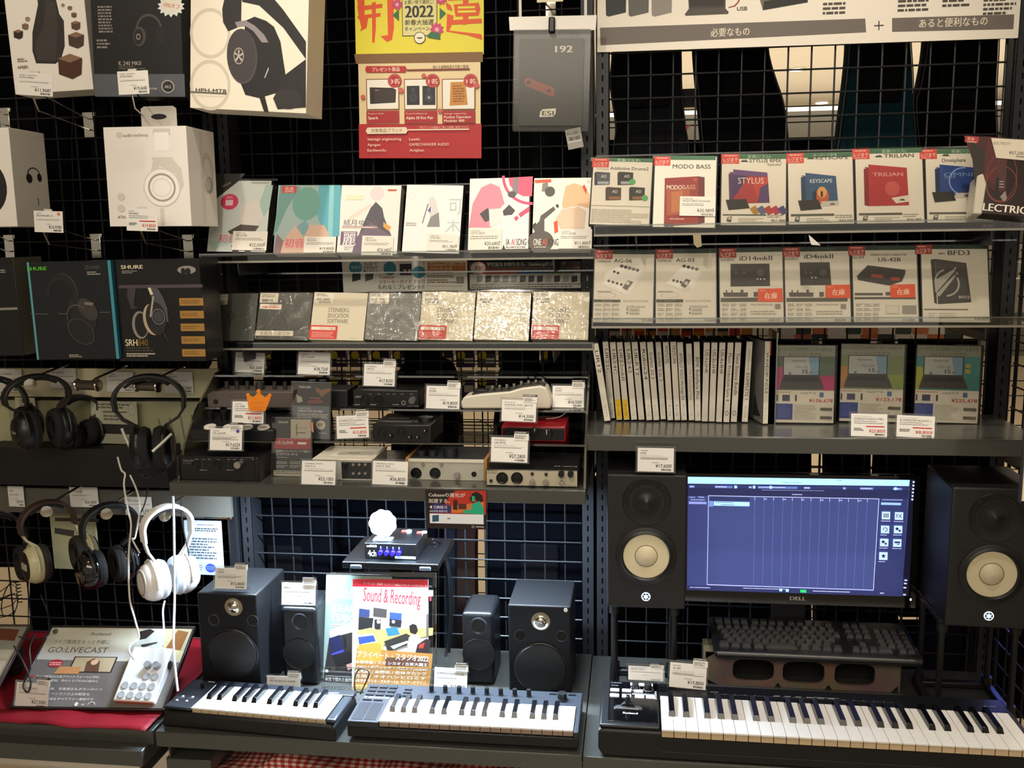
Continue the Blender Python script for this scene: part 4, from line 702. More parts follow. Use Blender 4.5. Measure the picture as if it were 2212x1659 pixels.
for bl, br, tl, ttl, tx0, tx1, ty, jp, bxc, bx2, nm, nc, pr, lab in (((1557, 486), (1697, 487), (1558.5, 333), 'STYLUS RMX', 1619, 1688, 351, '音源(リズム)', '#5b3a63', '#b03a3a', 'STYLUS', '#f0dccb', '51,480', 'case insert with a purple and red software box and small colour cards'),
        ((1704, 485), (1845, 483), (1698.5, 331.5), 'KEYSCAPE', 1762, 1832, 345, 'キーボード音源', '#24405c', '#34587c', 'KEYSCAPE', '#e8eef0', '44,000', 'case insert with a dark blue software box and glowing orange dome'),
        ((1851, 483), (1997, 481), (1840.5, 322.5), 'TRILIAN', 1909, 1974, 341, '音源(ベース)', '#8a2428', '#b53438', 'TRILIAN', '#e7b0a6', '36,080', 'case insert with a deep red software box'),
        ((2003, 481), (2146, 480), (1986, 322.5), 'Omnisphere', 2033, 2092, 350, '音源(シンセ)', '#1c2c55', '#27468c', 'OMNI', '#7f97c4', '54,780', 'case insert with a blue software box half hidden by the light bulb box')):
    fr, t, b = case(bl, br, tl, lab, GR); x, y = tl; k = (br[0]-bl[0])/140
    b.R(0, fr.h-.0105, fr.w, fr.h, gcol, uv=True).T(jp, fr.w*.4, fr.h-.0085, fr.w*.76, .0065, '#b9cbb6', .6, uv=True); reji(b, x, y, 38, 21)
    if ttl == 'Omnisphere': peak(b, x+48, y+15); b.T(ttl, x+48, y+28, x+100, 8, '#4a463f', 1.2)
    else: peak(b, tx0-20, ty-1); b.T(ttl, tx0, ty, tx1, 8, '#4a463f', 1.2)
    if ttl == 'STYLUS RMX': b.T('"Xpanded"', 1655, 358, 1689, 5, '#6a655c', .3)
    X, Y_ = x+15, y+(33 if ttl != 'KEYSCAPE' else 42); s = 1.0 if ttl != 'KEYSCAPE' else .9; ox = 0 if ttl == 'STYLUS RMX' else (16-4 if ttl == 'KEYSCAPE' else 18)
    X += {'STYLUS RMX': 0, 'KEYSCAPE': 16, 'TRILIAN': 10, 'Omnisphere': 18}[ttl]; W_ = {'STYLUS RMX': 84, 'KEYSCAPE': 76, 'TRILIAN': 93, 'Omnisphere': 90}[ttl]; H_ = {'STYLUS RMX': 72, 'KEYSCAPE': 66, 'TRILIAN': 88, 'Omnisphere': 66}[ttl]
    b.P([(X, Y_+4), (X+10, Y_), (X+12, Y_+H_+2), (X+2, Y_+H_)], bxc).P([(X+10, Y_), (X+W_, Y_+7), (X+W_+5, Y_+H_), (X+12, Y_+H_+2)], bx2).P([(X, Y_+4), (X+10, Y_), (X+10, Y_+7), (X, Y_+10)], '#ece6d8'); peak(b, X+1, Y_+8, .5)
    if ttl == 'STYLUS RMX': b.P([(X+10, Y_), (X+W_, Y_+7), (X+W_, Y_+16), (X+10, Y_+12)], '#6d4a7e').P([(X+10, Y_+12), (X+42, Y_+14), (X+20, Y_+50), (X+11, Y_+60)], '#4a3a66').P([(X+50, Y_+20), (X+W_, Y_+18), (X+W_+2, Y_+58), (X+60, Y_+60)], '#c9453c').P([(X+W_-16, Y_+40), (X+W_+2, Y_+30), (X+W_+4, Y_+H_), (X+W_-20, Y_+H_)], '#5a4470'); b.T('STYLUS', 1594, 397, 1650, 13, nc, .4)
    else: b.T(nm, X+20, Y_+22+4*(ttl != 'KEYSCAPE'), X+W_-8, 8, nc, .6)
    if ttl == 'KEYSCAPE': b.E(X+46, Y_+50, 15, 17, '#c9603a').E(X+46, Y_+42, 10, 12, '#e8a860').R(X+43, Y_+40, X+48, Y_+52, '#2a2a30').P([(X+24, Y_+45), (X+34, Y_+36), (X+34, Y_+60), (X+28, Y_+60)], '#1f3348')
    if ttl == 'TRILIAN': b.E(X+62, Y_+52, 16, 16, '#c95a54').P([(X+60, Y_+72), (X+W_+5, Y_+66), (X+W_+6, Y_+80), (X+70, Y_+84)], '#e6dccb'); peak(b, X+76, Y_+78, .8); b.T('TRILIAN', X+17, Y_+82, X+17, 5, '#d98a84', 0, yb1=Y_+20) if 0 else None
    if ttl == 'Omnisphere': b.E(X+62, Y_+36, 32, 30, '#8fb4e0', ring=.08, a0=80, a1=280); b.T('OMNI', X+20, Y_+30, X+44, 4, '#8a9cc4', 0)
    if ttl != 'TRILIAN':
        py = Y_+H_-6; b.P([(X-6, py), (X+38, py-2), (X+46, py+18), (X, py+22)], '#2f2c2a')
        if ttl == 'STYLUS RMX':
            for i, c in enumerate(('#b8863c', '#5a6a8a', '#b8403c', '#b8364c', '#4a4a7a')): b.P([(X+46+i*15, Y_+85), (X+58+i*15, Y_+78), (X+68+i*15, Y_+93), (X+56+i*15, Y_+99)], c)
        else: b.P([(X+44, py+2), (X+W_+6, py), (X+W_+6, py+9), (X+46, py+12)], '#cfc8ba'); peak(b, X+62, py+9, .7)
    yb = bl[1]-22 if ttl != 'STYLUS RMX' else 463
    b.R(bl[0]+4, yb, bl[0]+98, yb+3, '#5a5a50'); b.P([(bl[0]+14, yb+7), (bl[0]+24, yb+5), (bl[0]+22, yb+17), (bl[0]+12, yb+15)], '#57534b').P([(bl[0]+16, yb+8), (bl[0]+22, yb+7), (bl[0]+21, yb+12), (bl[0]+15, yb+11)], '#cfc9bb')
    b.S(bl[0]+38, yb+7, bl[0]+92, yb+18, 3, '#a9a396', fill=.35).S(bl[0]+100, yb, bl[0]+138, yb+8, 2, '#8a857a', fill=.35); b.T('¥'+pr, bl[0]+108, yb+16, bl[0]+139, 5, '#4a453e', .6)
    fin(b, t)
# black music software package standing at the tray end
fr = face((2105, 459), (2290, 474), (2079, 291), Y=-.295, lean=12, yaw=-4); t = thing('software_box', 'black and red software box with light bulb picture at the tray end', 'software box', fr)
b = MB(fr); w, h = fr.w, fr.h; b.box(0, .0004, 0, w, .045, h, mat('#17100e', .25)); b.plane((0, .0003, 0)).R(0, 0, w, h, mat('#241512', .25), uv=True)
b.P([(2082, 293), (2150, 296), (2170, 420), (2120, 400)], '#3d1512').P([(2135, 296), (2170, 297), (2150, 400), (2120, 380)], '#4f1a17').P([(2096, 300), (2128, 330), (2125, 400), (2108, 420)], '#241a17'); b.E(2163, 382, 34, 54, '#6a2f28', ring=.05).E(2163, 398, 34, 40, '#7a332a', ring=.05).P([(2150, 300), (2178, 300), (2172, 410), (2158, 410)], '#4a2622')
for y in (391, 397, 403): b.R(2158, y, 2168, y+2, '#c9bdb2')
b.P([(2160, 425), (2172, 412), (2175, 430), (2168, 436)], '#8f8179').R(2152, 384, 2156, 412, '#150d0c'); b.R(2085, 294, 2113, 309, '#a8302c').T('見本', 2089, 302, 2105, 6, '#e9c0ae', .8).T('SAMPLE', 2089, 308, 2109, 4, '#e9c0ae', .8)
b.T('ELECTRICITY', 2109, 453, 2257, 16, '#ece2d2', 2.6, yb1=467); b.plane((0, 0, 0), (0, 1, 0)).R(.0, .001, .044, h-.001, '#0f0d0c', uv=True)
b.plane((0, .044, 0), (0, -1, 0)); b.T('VIR2 ELECTRI', .020, h*.93, .020, .012, '#d9d0c2', 2, uv=True, yb1=h*.45) if 0 else None
b.build('printed_box', t, bevel=.001); b = MB(fr, -.001); b.P([(2141, 298), (2230, 303), (2230, 348), (2152, 341)], '#d9d0ba').T('ELECTRICITY', 2146, 312, 2183, 6, '#6a655a', .5, yb1=314).T('¥57,200', 2179, 333, 2211, 7, INK, .4, yb1=335); b.bar(2195, 336, 2214, 341); b.build('price_label', t, smooth=0)
b = MB(); b.prism([(-.004, -.004), (.012, -.004), (.014, .055), (.006, .075), (-.004, .07)], -.006, .046, mat('#c9c3b0', .35)); b.plane((0, -.0061, 0)).T('VIR2', .001, .05, .001, .011, '#2c2924', 2, uv=True) if 0 else None
b.build('security_case', t, bevel=.002)
# lower tray leaflets
GQ = 'audio interface leaflets in the lower right tray'; gd = '#1f3527'
zt = [((1281, 696), (1410, 698), (1286, 540), 'YAMAHA', 'AG-06', 'leaflet picturing the larger white mixer, next to the centre posts'), ((1416.6, 698), (1547, 698), (1416.6, 539), 'YAMAHA', 'AG-03', 'leaflet picturing the narrower white mixer with one slider'),
      ((1555.8, 697), (1693, 696), (1553.7, 537), 'AUDIENT', 'iD14mkⅡ', 'leaflet picturing a wide dark interface with three white dots and orange sticker'), ((1697.5, 696), (1838, 695.5), (1691, 535), 'AUDIENT', 'iD4mkⅡ', 'leaflet picturing a squarish dark interface with two white dots and orange sticker'),
      ((1844.6, 695.5), (1984.7, 695.5), (1832, 532), 'TASCAM', 'US-42B', 'leaflet picturing a flat slanted mixer with red marks and orange sticker'), ((1993.6, 695.5), (2138, 696.5), (1976, 529), '', 'BFD3', 'case picturing a grey box with drum sticks and arcs, under the light bulb box')]
for i, (bl, br, tl, mk, ttl, lab) in enumerate(zt):
    fr, t, b = case(bl, br, tl, lab, GQ, Y=-.232, name='software_case'); x, y = tl; X0 = bl[0]
    b.R(0, 0, fr.w, fr.h, '#d6cfbf', uv=True); b.R(0, fr.h-.009, fr.w, fr.h, gd, uv=True).T('ループバック対応', fr.w*.4, fr.h-.0075, fr.w*.8, .006, '#4a5f4c', 0, uv=True); reji(b, x, y, 37, 20, '#a02a28')
    if i < 5: b.T(mk, x+2 if i else 1288, y+27, x+34, 5.5, '#3d3933', 1.5)
    tx = (1326, 1460, 1597, 1737, 1897, 2047)[i]; te = (1365, 1500, 1668, 1800, 1946, 2095)[i]; ty = y+(27, 27, 26, 24, 33, 22)[i]; b.T(ttl, tx, ty, te, (8, 8, 9.5, 9.5, 8, 10)[i], '#38342f', 1.8)
    if i < 2:
        cx = 1345 if i == 0 else 1478; k = 1 if i == 0 else .88
        b.P([(cx-44*k, 616), (cx-38*k, 589), (cx-8*k, 575), (cx+42*k, 583), (cx+46*k, 590), (cx+13*k, 638), (cx+7*k, 637)] if i == 0 else [(1438, 613), (1462, 585), (1480, 574), (1514, 585), (1517, 593), (1492, 631), (1484, 631)], '#ded8cd').P([(cx-40*k, 612), (cx-36*k, 590), (cx-8*k, 577), (cx+40*k, 585), (cx+9*k, 630)] if i == 0 else [(1441, 611), (1464, 586), (1480, 577), (1512, 587), (1487, 625)], '#e9e4da')
        for q in range(5): 
            if i and q > 3: continue
            b.E(1343+q*8.5 if i == 0 else 1478+q*9, 575+q*2.2, 4, 3.4, '#2a2724' if q < 2 else '#6a655e')
        for q in range(4): b.E(1315+q*9 if i == 0 else 1455+q*8, (607+q*2.6) if i == 0 else 606+q*2, 3, 3, '#5a554e')
        b.P([(1344, 622), (1356, 606), (1368, 609), (1354, 628)] if i == 0 else [(1470, 617), (1482, 602), (1492, 606), (1480, 622)], '#6f6a62').E(1356 if i == 0 else 1482, 612, 4, 4, '#d9d3c7'); b.E(1327, 587, 3, 2.6, '#3a3632').E(1335, 590, 3, 2.6, '#3a3632')
        b.S(x+5, 628, x+38, 632, 1, '#8a857b').E(X0+30, 637, 20, 6, '#c9c2b3', ring=.06)
        b.R(X0+1, 647, X0+59, 653, '#4a463f').T('スペック', X0+19, 652, X0+41, 4, '#a39d90', 0); b.T('INCLUDE SOFTWARE', X0+65, 652, X0+119, 4, '#a39d90', 0); b.T('AG DSP Controller', X0+72, 664, X0+113, 4, '#8a857b', 0)
    if i in (2, 3):
        q = [(1578, 570), (1662, 569.5), (1663.5, 618), (1578, 619)] if i == 2 else [(1727, 567), (1792, 566.5), (1796, 616), (1729, 616.5)]
        b.P(q, '#3b3736').P([(q[0][0]+2, 573), (q[1][0]-2, 572), (q[1][0]-1, 600), (q[0][0]+2, 601)], '#2d2a2a'); cx = 1643 if i == 2 else 1778; b.E(cx, 589, 8, 7.5, '#4f4b4a'); 
        for d in ((1590, 1607) if i == 2 else (1740, 1752)): b.E(d, 589, 3, 3, '#5a5654')
        for d in ((1636, 1643, 1651) if i == 2 else (1754, 1762)): b.E(d, 603 if i == 2 else 600, 1.8, 1.8, '#d9d3c7')
        b.P([(X0+6, 632), (X0+60, 632), (X0+59, 641), (X0+8, 641)], '#57534c').R(X0+12, 627, X0+15, 632, '#57534c').R(X0+24, 627, X0+27, 632, '#57534c').R(X0+44, 626, X0+50, 632, '#57534c').R(X0+72, 631, X0+82, 641, '#57534c')
    if i == 4: b.P([(1851, 596), (1874, 573), (1956, 583), (1955, 593), (1948, 608), (1920, 617), (1853, 605)], '#3b3836').P([(1853, 597), (1875, 575), (1954, 584), (1945, 602), (1900, 604)], '#2f2c2b').P([(1884, 592), (1908, 594), (1906, 602), (1880, 599)], '#a03a30').P([(1926, 598), (1944, 600), (1942, 607), (1924, 605)], '#a03a30'); b.T('MINISTUDIO CREATOR', 1881, 553, 1958, 4.5, '#5a554c', 1); b.P([(X0+1, 633), (X0+62, 633), (X0+62, 638), (X0+2, 638)], '#57534c').R(X0+68, 631, X0+82, 638, '#57534c')
    if i in (2, 3, 4):
        sx, sy = ((1637, 624), (1783, 616), (1923, 615))[i-2]; b.P([(sx, sy), (sx+53, sy-1), (sx+54, sy+28), (sx-.5, sy+28)], '#dd5530'); b.T('在庫', sx+14, sy+19, sx+42, 11, '#f1dcc6', 1.6); b.T('あります', sx+28, sy+26, sx+46, 4, '#f0c0a0', 0); b.T('店内に', sx+4, sy+6, sx+18, 4, '#f0c0a0', 0)
        b.R(X0+1, 644, X0+133, 651, '#57534c') if i < 4 else b.R(X0+1, 642, X0+133, 646, '#57534c'); b.P([(sx, sy+10), (sx+53, sy+9), (sx+54, sy+28), (sx-.5, sy+28)], '#dd5530'); b.T('在庫', sx+14, sy+21, sx+42, 11, '#f1dcc6', 1.6)
        b.T('OMNI CREATION HUB', X0+65, 660, X0+113, 3.5, '#8a857b', 0) if i < 4 else b.R(X0+68, 660, X0+98, 678, '#bdb7a9').R(X0+104, 660, X0+135, 678, '#8f8b82').R(X0+70, 662, X0+96, 676, '#cfc9bb')
        if i < 4: b.R(X0+118, 657, X0+130, 667, '#8a857b'); b.S(X0+65, 670, X0+125, 680, 2, '#9b9588', fill=.35)
    if i < 5:
        for r in range(4):
            for c in range(3): b.S(X0+4+c*19, 655+r*10, X0+19+c*19, 662+r*10, 2, '#8a857b', fill=.35)
        b.R(X0+22, 655, X0+22.5, 693, '#b9b3a6').R(X0+41, 655, X0+41.5, 693, '#b9b3a6'); b.T('¥'+('19,800', '16,500', '29,590', '20,900', '13,800')[i], X0+105, 693, X0+130, 4, '#4a453e', .3)
        if i < 2: b.P([(X0+71, 668), (X0+75, 665), (X0+75, 671)], '#6a655c').P([(X0+71, 676), (X0+75, 673), (X0+75, 679)], '#6a655c').R(X0+78, 665, X0+100, 670, '#b9b3a6').R(X0+78, 673, X0+100, 678, '#b9b3a6')
    else:
        b.P([(2010, 561), (2020, 559.5), (2024, 657), (2018, 654)], '#34302f').P([(2020, 559.5), (2087, 568), (2098, 653), (2026, 657)], '#3d3a39')
        for q in ([(2019, 615), (2020, 605), (2060, 582), (2063, 585), (2024, 630), (2020, 632)], [(2022, 641), (2025, 632), (2061, 594), (2065, 596), (2030, 640)]): b.P(q, '#a9a49b')
        b.E(2063, 580, 2.4, 2.4, '#a9a49b').E(2067, 591, 2.4, 2.4, '#a9a49b'); b.E(2046, 610, 28, 29, '#a9a49b', ring=.13, a0=95, a1=185, ang=8).E(2043, 613, 30, 28, '#a9a49b', ring=.13, a0=-88, a1=30)
        b.T('BFD3', 2071, 645, 2094, 6, '#b9b4aa', 2); b.T('BFD', 2028, 550, 2041, 4, '#4a463f', 2); b.R(1996, 667, 2091, 670, '#77716a'); b.S(2006, 674, 2022, 688, 3, '#b9b3a6', fill=.3).S(2028, 674, 2070, 688, 3, '#b9b3a6', fill=.3); b.T('¥35,800', 2104, 690, 2136, 5, '#57524a', .5)
    fin(b, t)
# ------------------------------------------------------------------ white spined cases
YC_ = aZ(1400, 911, ZR).y
spines = [('UR12', 1278, 741.4, 1305.7, 912, 14), ('UR22C', 1300.8, 737, 1316, 906, 13), ('UR24C', 1316.7, 738, 1331.6, 909, 13), ('UR22mkⅡ', 1331.6, 738, 1347.5, 909, 13), ('UR242', 1348, 738, 1363.5, 909, 13.2), ('UR-RT2', 1363.5, 737.6, 1379.4, 909, 13.4), ('Rubix24', 1381.5, 737.6, 1396.4, 910, 13.2),
          ('Scarlett 2i2 3', 1397, 737.6, 1411.5, 910, 13.2), ('Scarlett Solo 3', 1415.5, 737.6, 1427, 908, 12), ('MOTU M2', 1431.5, 737.6, 1441.7, 910, 13), ('MOTU M4', 1447.4, 737, 1457, 910, 13), ('APOLLO SOLO Heritage Edi', 1462, 738, 1471.5, 910, 13), ('APOLLO TWIN X Duo/Quad Heritag', 1481.4, 741, 1487.8, 910, 12.6), ('RME Babyface Pro FS', 1498.4, 737, 1501.2, 911, 13),
          ('US-1x2HR', 1520, 738, 1515.4, 912, 13.6), ('US-2x2HR', 1536.7, 738, 1530.7, 912, 13.4), ('US-4x4HR', 1554, 738, 1546.2, 913, 13.4), ('Music Production Suite 4', 1571.7, 738, 1562.2, 913.5, 13.2), ('Tonal Balance Bundle', 1588, 737.8, 1578, 913, 13.8), ('KOMPLETE 13', 1612.7, 736, 1602, 913, 13.4), ('WAVES/BUNDLE', 1652.5, 735.7, 1647.4, 917.5, 11.6)]
TE = {'UR12': .28, 'UR22C': .31, 'UR24C': .31, 'UR22mkⅡ': .39, 'UR242': .30, 'UR-RT2': .33, 'Rubix24': .38, 'Scarlett 2i2 3': .33, 'Scarlett Solo 3': .36, 'MOTU M2': .22, 'MOTU M4': .22, 'RME Babyface Pro FS': .57, 'US-1x2HR': .29, 'US-2x2HR': .30, 'US-4x4HR': .30, 'Music Production Suite 4': .59, 'Tonal Balance Bundle': .52, 'KOMPLETE 13': .36, 'WAVES/BUNDLE': .49, 'APOLLO SOLO Heritage Edi': .60, 'APOLLO TWIN X Duo/Quad Heritag': .62}
ORD = 'first second third fourth fifth sixth seventh eighth ninth tenth eleventh twelfth thirteenth fourteenth fifteenth sixteenth seventeenth eighteenth third second first'.split()
for i, (nm, xt, yt, xb, yb, wp) in enumerate(spines):
    fr = face((xb, yb), (xb+wp, yb+.3), (xt, yt), Z=ZR+.001, lean=0, yaw=0 if i < 20 else 12, up=True); 
    lab = 'white spined plastic case, '+ORD[i]+(' of the row from the slotted posts' if i < 18 else ' from the clear bookend')+(', leaning hard' if i == 0 else ', with yellow bottom sticker' if i in (2, 3) else ', turned to show its cover' if i == 20 else '')
    ttl = {'RME Babyface Pro FS': 'RME Babyface Pro F', }.get(nm, nm)
    t = thing('plastic_case', lab, 'case', fr, 'white spined cases on the grey shelf'); w, h = fr.w, fr.h
    b = MB(); b.box(0, .001, 0, w, .125, h, mat('#1a1a1a', .35)); b.build('plastic_shell', t, bevel=.001)
    b = MB(); b.plane((0, .0005, 0)).R(.0004, .002, w-.0004, h-.002, mat('#d9d2c3', .45), uv=True)
    st = .10 if len(nm) < 10 else .14; 
    if i in (10, 9): st = .06
    if nm.startswith('KOMP'): st = .39; b.T('Native Instruments', w*.42, h*.90, w*.42, w*.28, '#77726a', 0, uv=True, yb1=h*.64)
    if nm.startswith('RME'): st = .20
    b.T(ttl, w*.28, h*(1-st), w*.28, w*.52, '#45413b' if 'TWIN' not in nm else '#8a857c', .7 if 'TWIN' not in nm else 0, uv=True, yb1=h*(1-st-TE[nm]))
    if i in (1, 2, 5): b.S(w*.2, h*.60, w*.85, h*.27, 30, '#a9a396', uv=True, fill=.3)
    yc = '#e0b61f' if i in (2, 3) else '#e6e0d0'
    if i != 5 and i not in (14, 15, 16, 17, 18): b.R(.0008, h*.27, w-.0008, .004, yc, uv=True).T('サンプル', w*.3, h*.21, w*.3, w*.4, '#4a463f' if i in (1, 2, 3, 9, 10) else '#a39d90', .3, uv=True, yb1=h*.06)
    if i in (17, 18): b.E(w*.5, h*.12, w*.3, w*.4, '#77726a', ring=.3, uv=True)
    if i == 20: b.plane((0, .124, 0), (0, -1, 0)).R(.002, .002, .122, h-.002, '#8d8b86', uv=True).P([(.06, .01), (.11, .015), (.09, .03), (.07, .06)], '#3a3936', uv=True) 
    b.build('paper_spine', t, smooth=0)
    if i == 5: pass
    if i == 20:
        b = MB(); b.box(w+.0005, .004, h*.82, w+.004, .05, h*.99, mat('#a02a24', .5)); b.build('red_sticker', t, smooth=0)
fr = WF((aY(1672, 918, YC_-.01).x, YC_-.02, ZR)); b = MB(fr); b.box(-.001, 0, 0, .001, .13, .20, GL); b.box(-.0013, -.0004, 0, .0013, .0004, .20, GLe); b.box(-.04, 0, .0001, 0, .13, .002, GL); tag(b.build('bookend', smooth=0), 'clear acrylic bookend between the white spined cases and pink laptop flyer', 'bookend')
# ------------------------------------------------------------------ laptop flyers
YF = aZ(1740, 914, ZR+.004).y
for (bl, br, tl, sub, c1, c2, c3, c4, pr, lab) in (((1675, 912), (1800, 914), (1675, 746), 'エントリーモデル', '#b53a6a', '#8a6a86', '#c04a7c', '#5c6a58', '106,678', 'laptop flyer with pink background priced 106,678 yen'),
        ((1812.7, 909), (1948, 912), (1813, 743), 'ベーシックモデル', '#8a9a4a', '#7a8a4a', '#b8864a', '#7e8a60', '123,178', 'laptop flyer with olive green background priced 123,178 yen'),
        ((1974, 911), (2111, 915), (1975, 745), 'ハイグレードモデル', '#8aa05a', '#3f8a86', '#a9b04a', '#4a8c8a', '225,478', 'laptop flyer with teal background priced 225,478 yen')):
    fr = face(bl, br, tl, Z=ZR+.004, lean=5); w, h = fr.w, fr.h; t = thing('framed_flyer', lab, 'flyer', fr, 'laptop flyers on the grey shelf'); b = MB(); b.box(-.002, .0006, -.004, w+.006, .014, h+.002, mat('#121212', .3)); b.build('plastic_shell', t, bevel=.001)
    b = MB(fr); b.R(0, 0, w, h, '#d9d2c2', uv=True); b.R(0, h*.42, w, h, c4, uv=True); b.P([(0, h*.42), (0, h*.72), (w*.10, h*.72), (w*.12, h*.5), (w*.05, h*.42)], c3, uv=True).P([(w, h*.42), (w, h*.62), (w*.7, h*.60), (w*.78, h*.42)], c2 if 'teal' in lab else c1, uv=True); b.R(0, h*.86, w, h, '#8f907f', uv=True)
    b.T('ノートパソコンDTMインストールセット', w*.02, h*.93, w*.96, h*.05, '#3a3833', .8, uv=True).T(sub, w*.20, h*.865, w*.78, h*.045, '#4a4a44', .3, uv=True)
    b.P([(w*.11, h*.61), (w*.74, h*.61), (w*.74, h*.86), (w*.11, h*.86)], '#2c2b2a', uv=True).P([(w*.125, h*.62), (w*.725, h*.62), (w*.725, h*.85), (w*.125, h*.85)], '#b5b8b5', uv=True).P([(w*.6, h*.62), (w*.725, h*.62), (w*.725, h*.85), (w*.55, h*.85)], '#7fa0b8', uv=True)
    b.P([(w*.11, h*.61), (w*.74, h*.61), (w*.83, h*.44), (w*.05, h*.44)], '#4a4745', uv=True).P([(w*.14, h*.595), (w*.71, h*.595), (w*.75, h*.53), (w*.11, h*.53)], '#35322f', uv=True)
    b.T('iiyama', w*.26, h*.79, w*.50, h*.03, '#6a6d6a', .5, uv=True).T('FULL HD', w*.33, h*.71, w*.54, h*.028, '#77756f', 1, uv=True).T('15', w*.45, h*.64, w*.54, h*.05, '#3a3833', 2, uv=True).T('型', w*.56, h*.635, w*.61, h*.03, '#55534d', .5, uv=True).R(w*.21, h*.65, w*.25, h*.625, '#4a6a86', uv=True)
    b.S(w*.02, h*.405, w*.36, h*.385, 1, '#c98a70', uv=True).R(w*.11, h*.36, w*.24, h*.28, '#4a4660', uv=True).R(w*.01, h*.36, w*.035, h*.28, '#4a453e', uv=True).R(w*.33, h*.36, w*.36, h*.28, '#4a453e', uv=True); b.T('Core™ i5', w*.43, h*.375, w*.68, h*.025, '#77726a', 0, uv=True).R(w*.75, h*.395, w*.82, h*.335, '#4f6f9a', uv=True)
    b.T('¥'+pr, w*.57, h*.27, w*.98, h*.045, '#b8403c', .8, uv=True); b.R(0, h*.245, w*.29, h*.04, '#3f4a8f', uv=True); b.S(w*.02, h*.23, w*.25, h*.07, 7, '#8a92c4', uv=True, fill=.2); b.S(w*.32, h*.24, w*.7, h*.04, 10, '#b3ad9f', uv=True, fill=.3)
    vs = [w*.77+w*.2*k/22 for k in range(22)]
    for q, u in enumerate(vs): b.R(u, h*.20, u+w*.006, h*.16, '#3a3733', uv=True).R(u, h*.09, u+w*.006, h*.05, '#3a3733', uv=True)
    if 'teal' in lab: b.R(w*.76, h*.77, w*.84, h*.715, '#a9a050', uv=True).R(w*.76, h*.70, w*.84, h*.64, '#a9a060', uv=True)
    b.build('printed_sheet', t, smooth=0); c = MB(); c.box(-.001, -.005, -.001, w+.001, -.0045, h+.001, glassm('case_film', (.97, .97, .96), .45, .06, .004)); c.build('clear_sleeve', t, smooth=0)
pcard((1838, 942), (1916, 944), (1835, 893), 'ネイティブインストゥルメンツ', 'KOMPLETE AUDIO 6 MK2', '20,800', 'price card with red price 20,800 yen in front of the olive laptop flyer', Z=ZR+.001, red=True, lean=10)
pcard((1936, 943), (2018, 947), (1935, 896), 'ネイティブインストゥルメンツ', 'KOMPLETE AUDIO 1', '8,800', 'price card with red price 8,800 yen between olive and teal laptop flyers', Z=ZR+.001, red=True, lean=10)
# ------------------------------------------------------------------ stepped glass stand on the grey shelf
T4, T3, T2 = 1.235, 1.169, 1.109
def gshelf(t, y0, y1, z, nm='glass_shelf'):
    b = MB(); b.box(-.885, y0, z-.004, -.010, y1, z, GL); b.box(-.885, y0-.0003, z-.0042, -.010, y0+.0006, z+.0002, GLe); b.build(nm, t, smooth=0)
t = thing('glass_stand', 'stepped clear acrylic stand holding the audio interfaces', 'display stand', WF())
gshelf(t, -.15, -.06, T4); gshelf(t, -.21, -.06, T3); gshelf(t, -.28, -.06, T2)
for x in (-.889, -.010):
    b = MB(); pr = [(-.355, ZL+.0005), (-.315, T2), (-.255, T3), (-.15, T4+.004), (-.05, T4+.004), (-.05, ZL+.0005)]
    b.add([(x+dx, y, z) for dx in (0, .004) for y, z in pr], [tuple(range(6)), tuple(range(11, 5, -1))], GL); b.add([(x+dx, y, z) for dx in (-.0004, .0044) for y, z in pr], [(i, i+1, i+7, i+6) for i in range(3)], GLe); b.build('side_panel', t, smooth=0)
def knob(b, x, z, r, m, y=0, l=.012, mark=True):
    b.cyl((x, y, z), (x, y-l, z), r, m, 20, r*.85)
    if mark: b.box(x-.0006, y-l-.0005, z, x+.0006, y-l, z+r*.8, mat('#e8e6e0', .5))
def jack(b, x, z, r, y=0, t_=None):
    b.lathe([(r*1.15, 0), (r*1.15, .0016), (r, .0016), (r*.9, .0004), (r*.55, .0004), (r*.5, .0008), (0, .0008)], mat('#070707', .4), (x, y, z)) 
def device(bl, br, tl, Y, d, col, label, name='audio_interface', Z=None, yaw=0, rough=.4, bev=.002, hx=None):
    fr = face(bl, br, tl, Y=Y, Z=Z, lean=0, yaw=yaw, roll=False); t = thing(name, label, 'audio interface', fr); b = MB(); b.box(0, 0, 0, fr.w, d, fr.h, mat(col, rough)); b.build('body', t, bevel=bev); return fr, t, fr.w, fr.h
DK = mat('#17181a', .35); DK2 = mat('#0c0c0d', .4); SIL = mat('#b9b6ae', .3, .8)
# black interface with silver knob
fr, t, w, h = device((388, 1037), (556, 1043), (384, 985), None, .17, '#111013', 'black audio interface with one silver knob under the 17,622 yen card', Z=ZL)
b = MB(fr); b.fr = fr; b.T('TASCAM', 395, 997, 419, 4, '#8a8782', 1.5).T('US-2x2HR', 395, 1002, 413, 3, '#6a6762', 0)
for x in (424, 440, 452, 472, 494, 506, 522, 548): b.S(x-3, 991, x+4, 994, 1, '#8a8782')
for x in (440, 497): b.R(x-4, 994, x-3.4, 1017, '#4a4845'); b.S(x-8, 1014, x+8, 1017, 1, '#8a8782')
b.build('front_print', t, smooth=0).matrix_parent_inverse = Matrix()
for px in (424, 470): b = MB(); u, v = fr.uv(px, 1003); jack(b, u, v, .0085); b.build('input_jack', t)
u, v = fr.uv(521, 1000); b = MB(); b.cyl((u, 0, v), (u, -.016, v), .006, SIL, 20); b.cyl((u, -.016, v), (u, -.022, v), .0075, SIL, 20); b.build('level_knob', t)
b = MB(); b.prism([(-.005, -.001), (.004, -.001), (.004, h), (-.005, h)], -.004, .172, DK2); b.build('side_cheek', t, bevel=.002); b = MB(); b.prism([(w-.004, -.001), (w+.006, -.001), (w+.006, h), (w-.004, h)], -.004, .172, mat('#1a1214', .3)); b.build('side_cheek', t, bevel=.002)
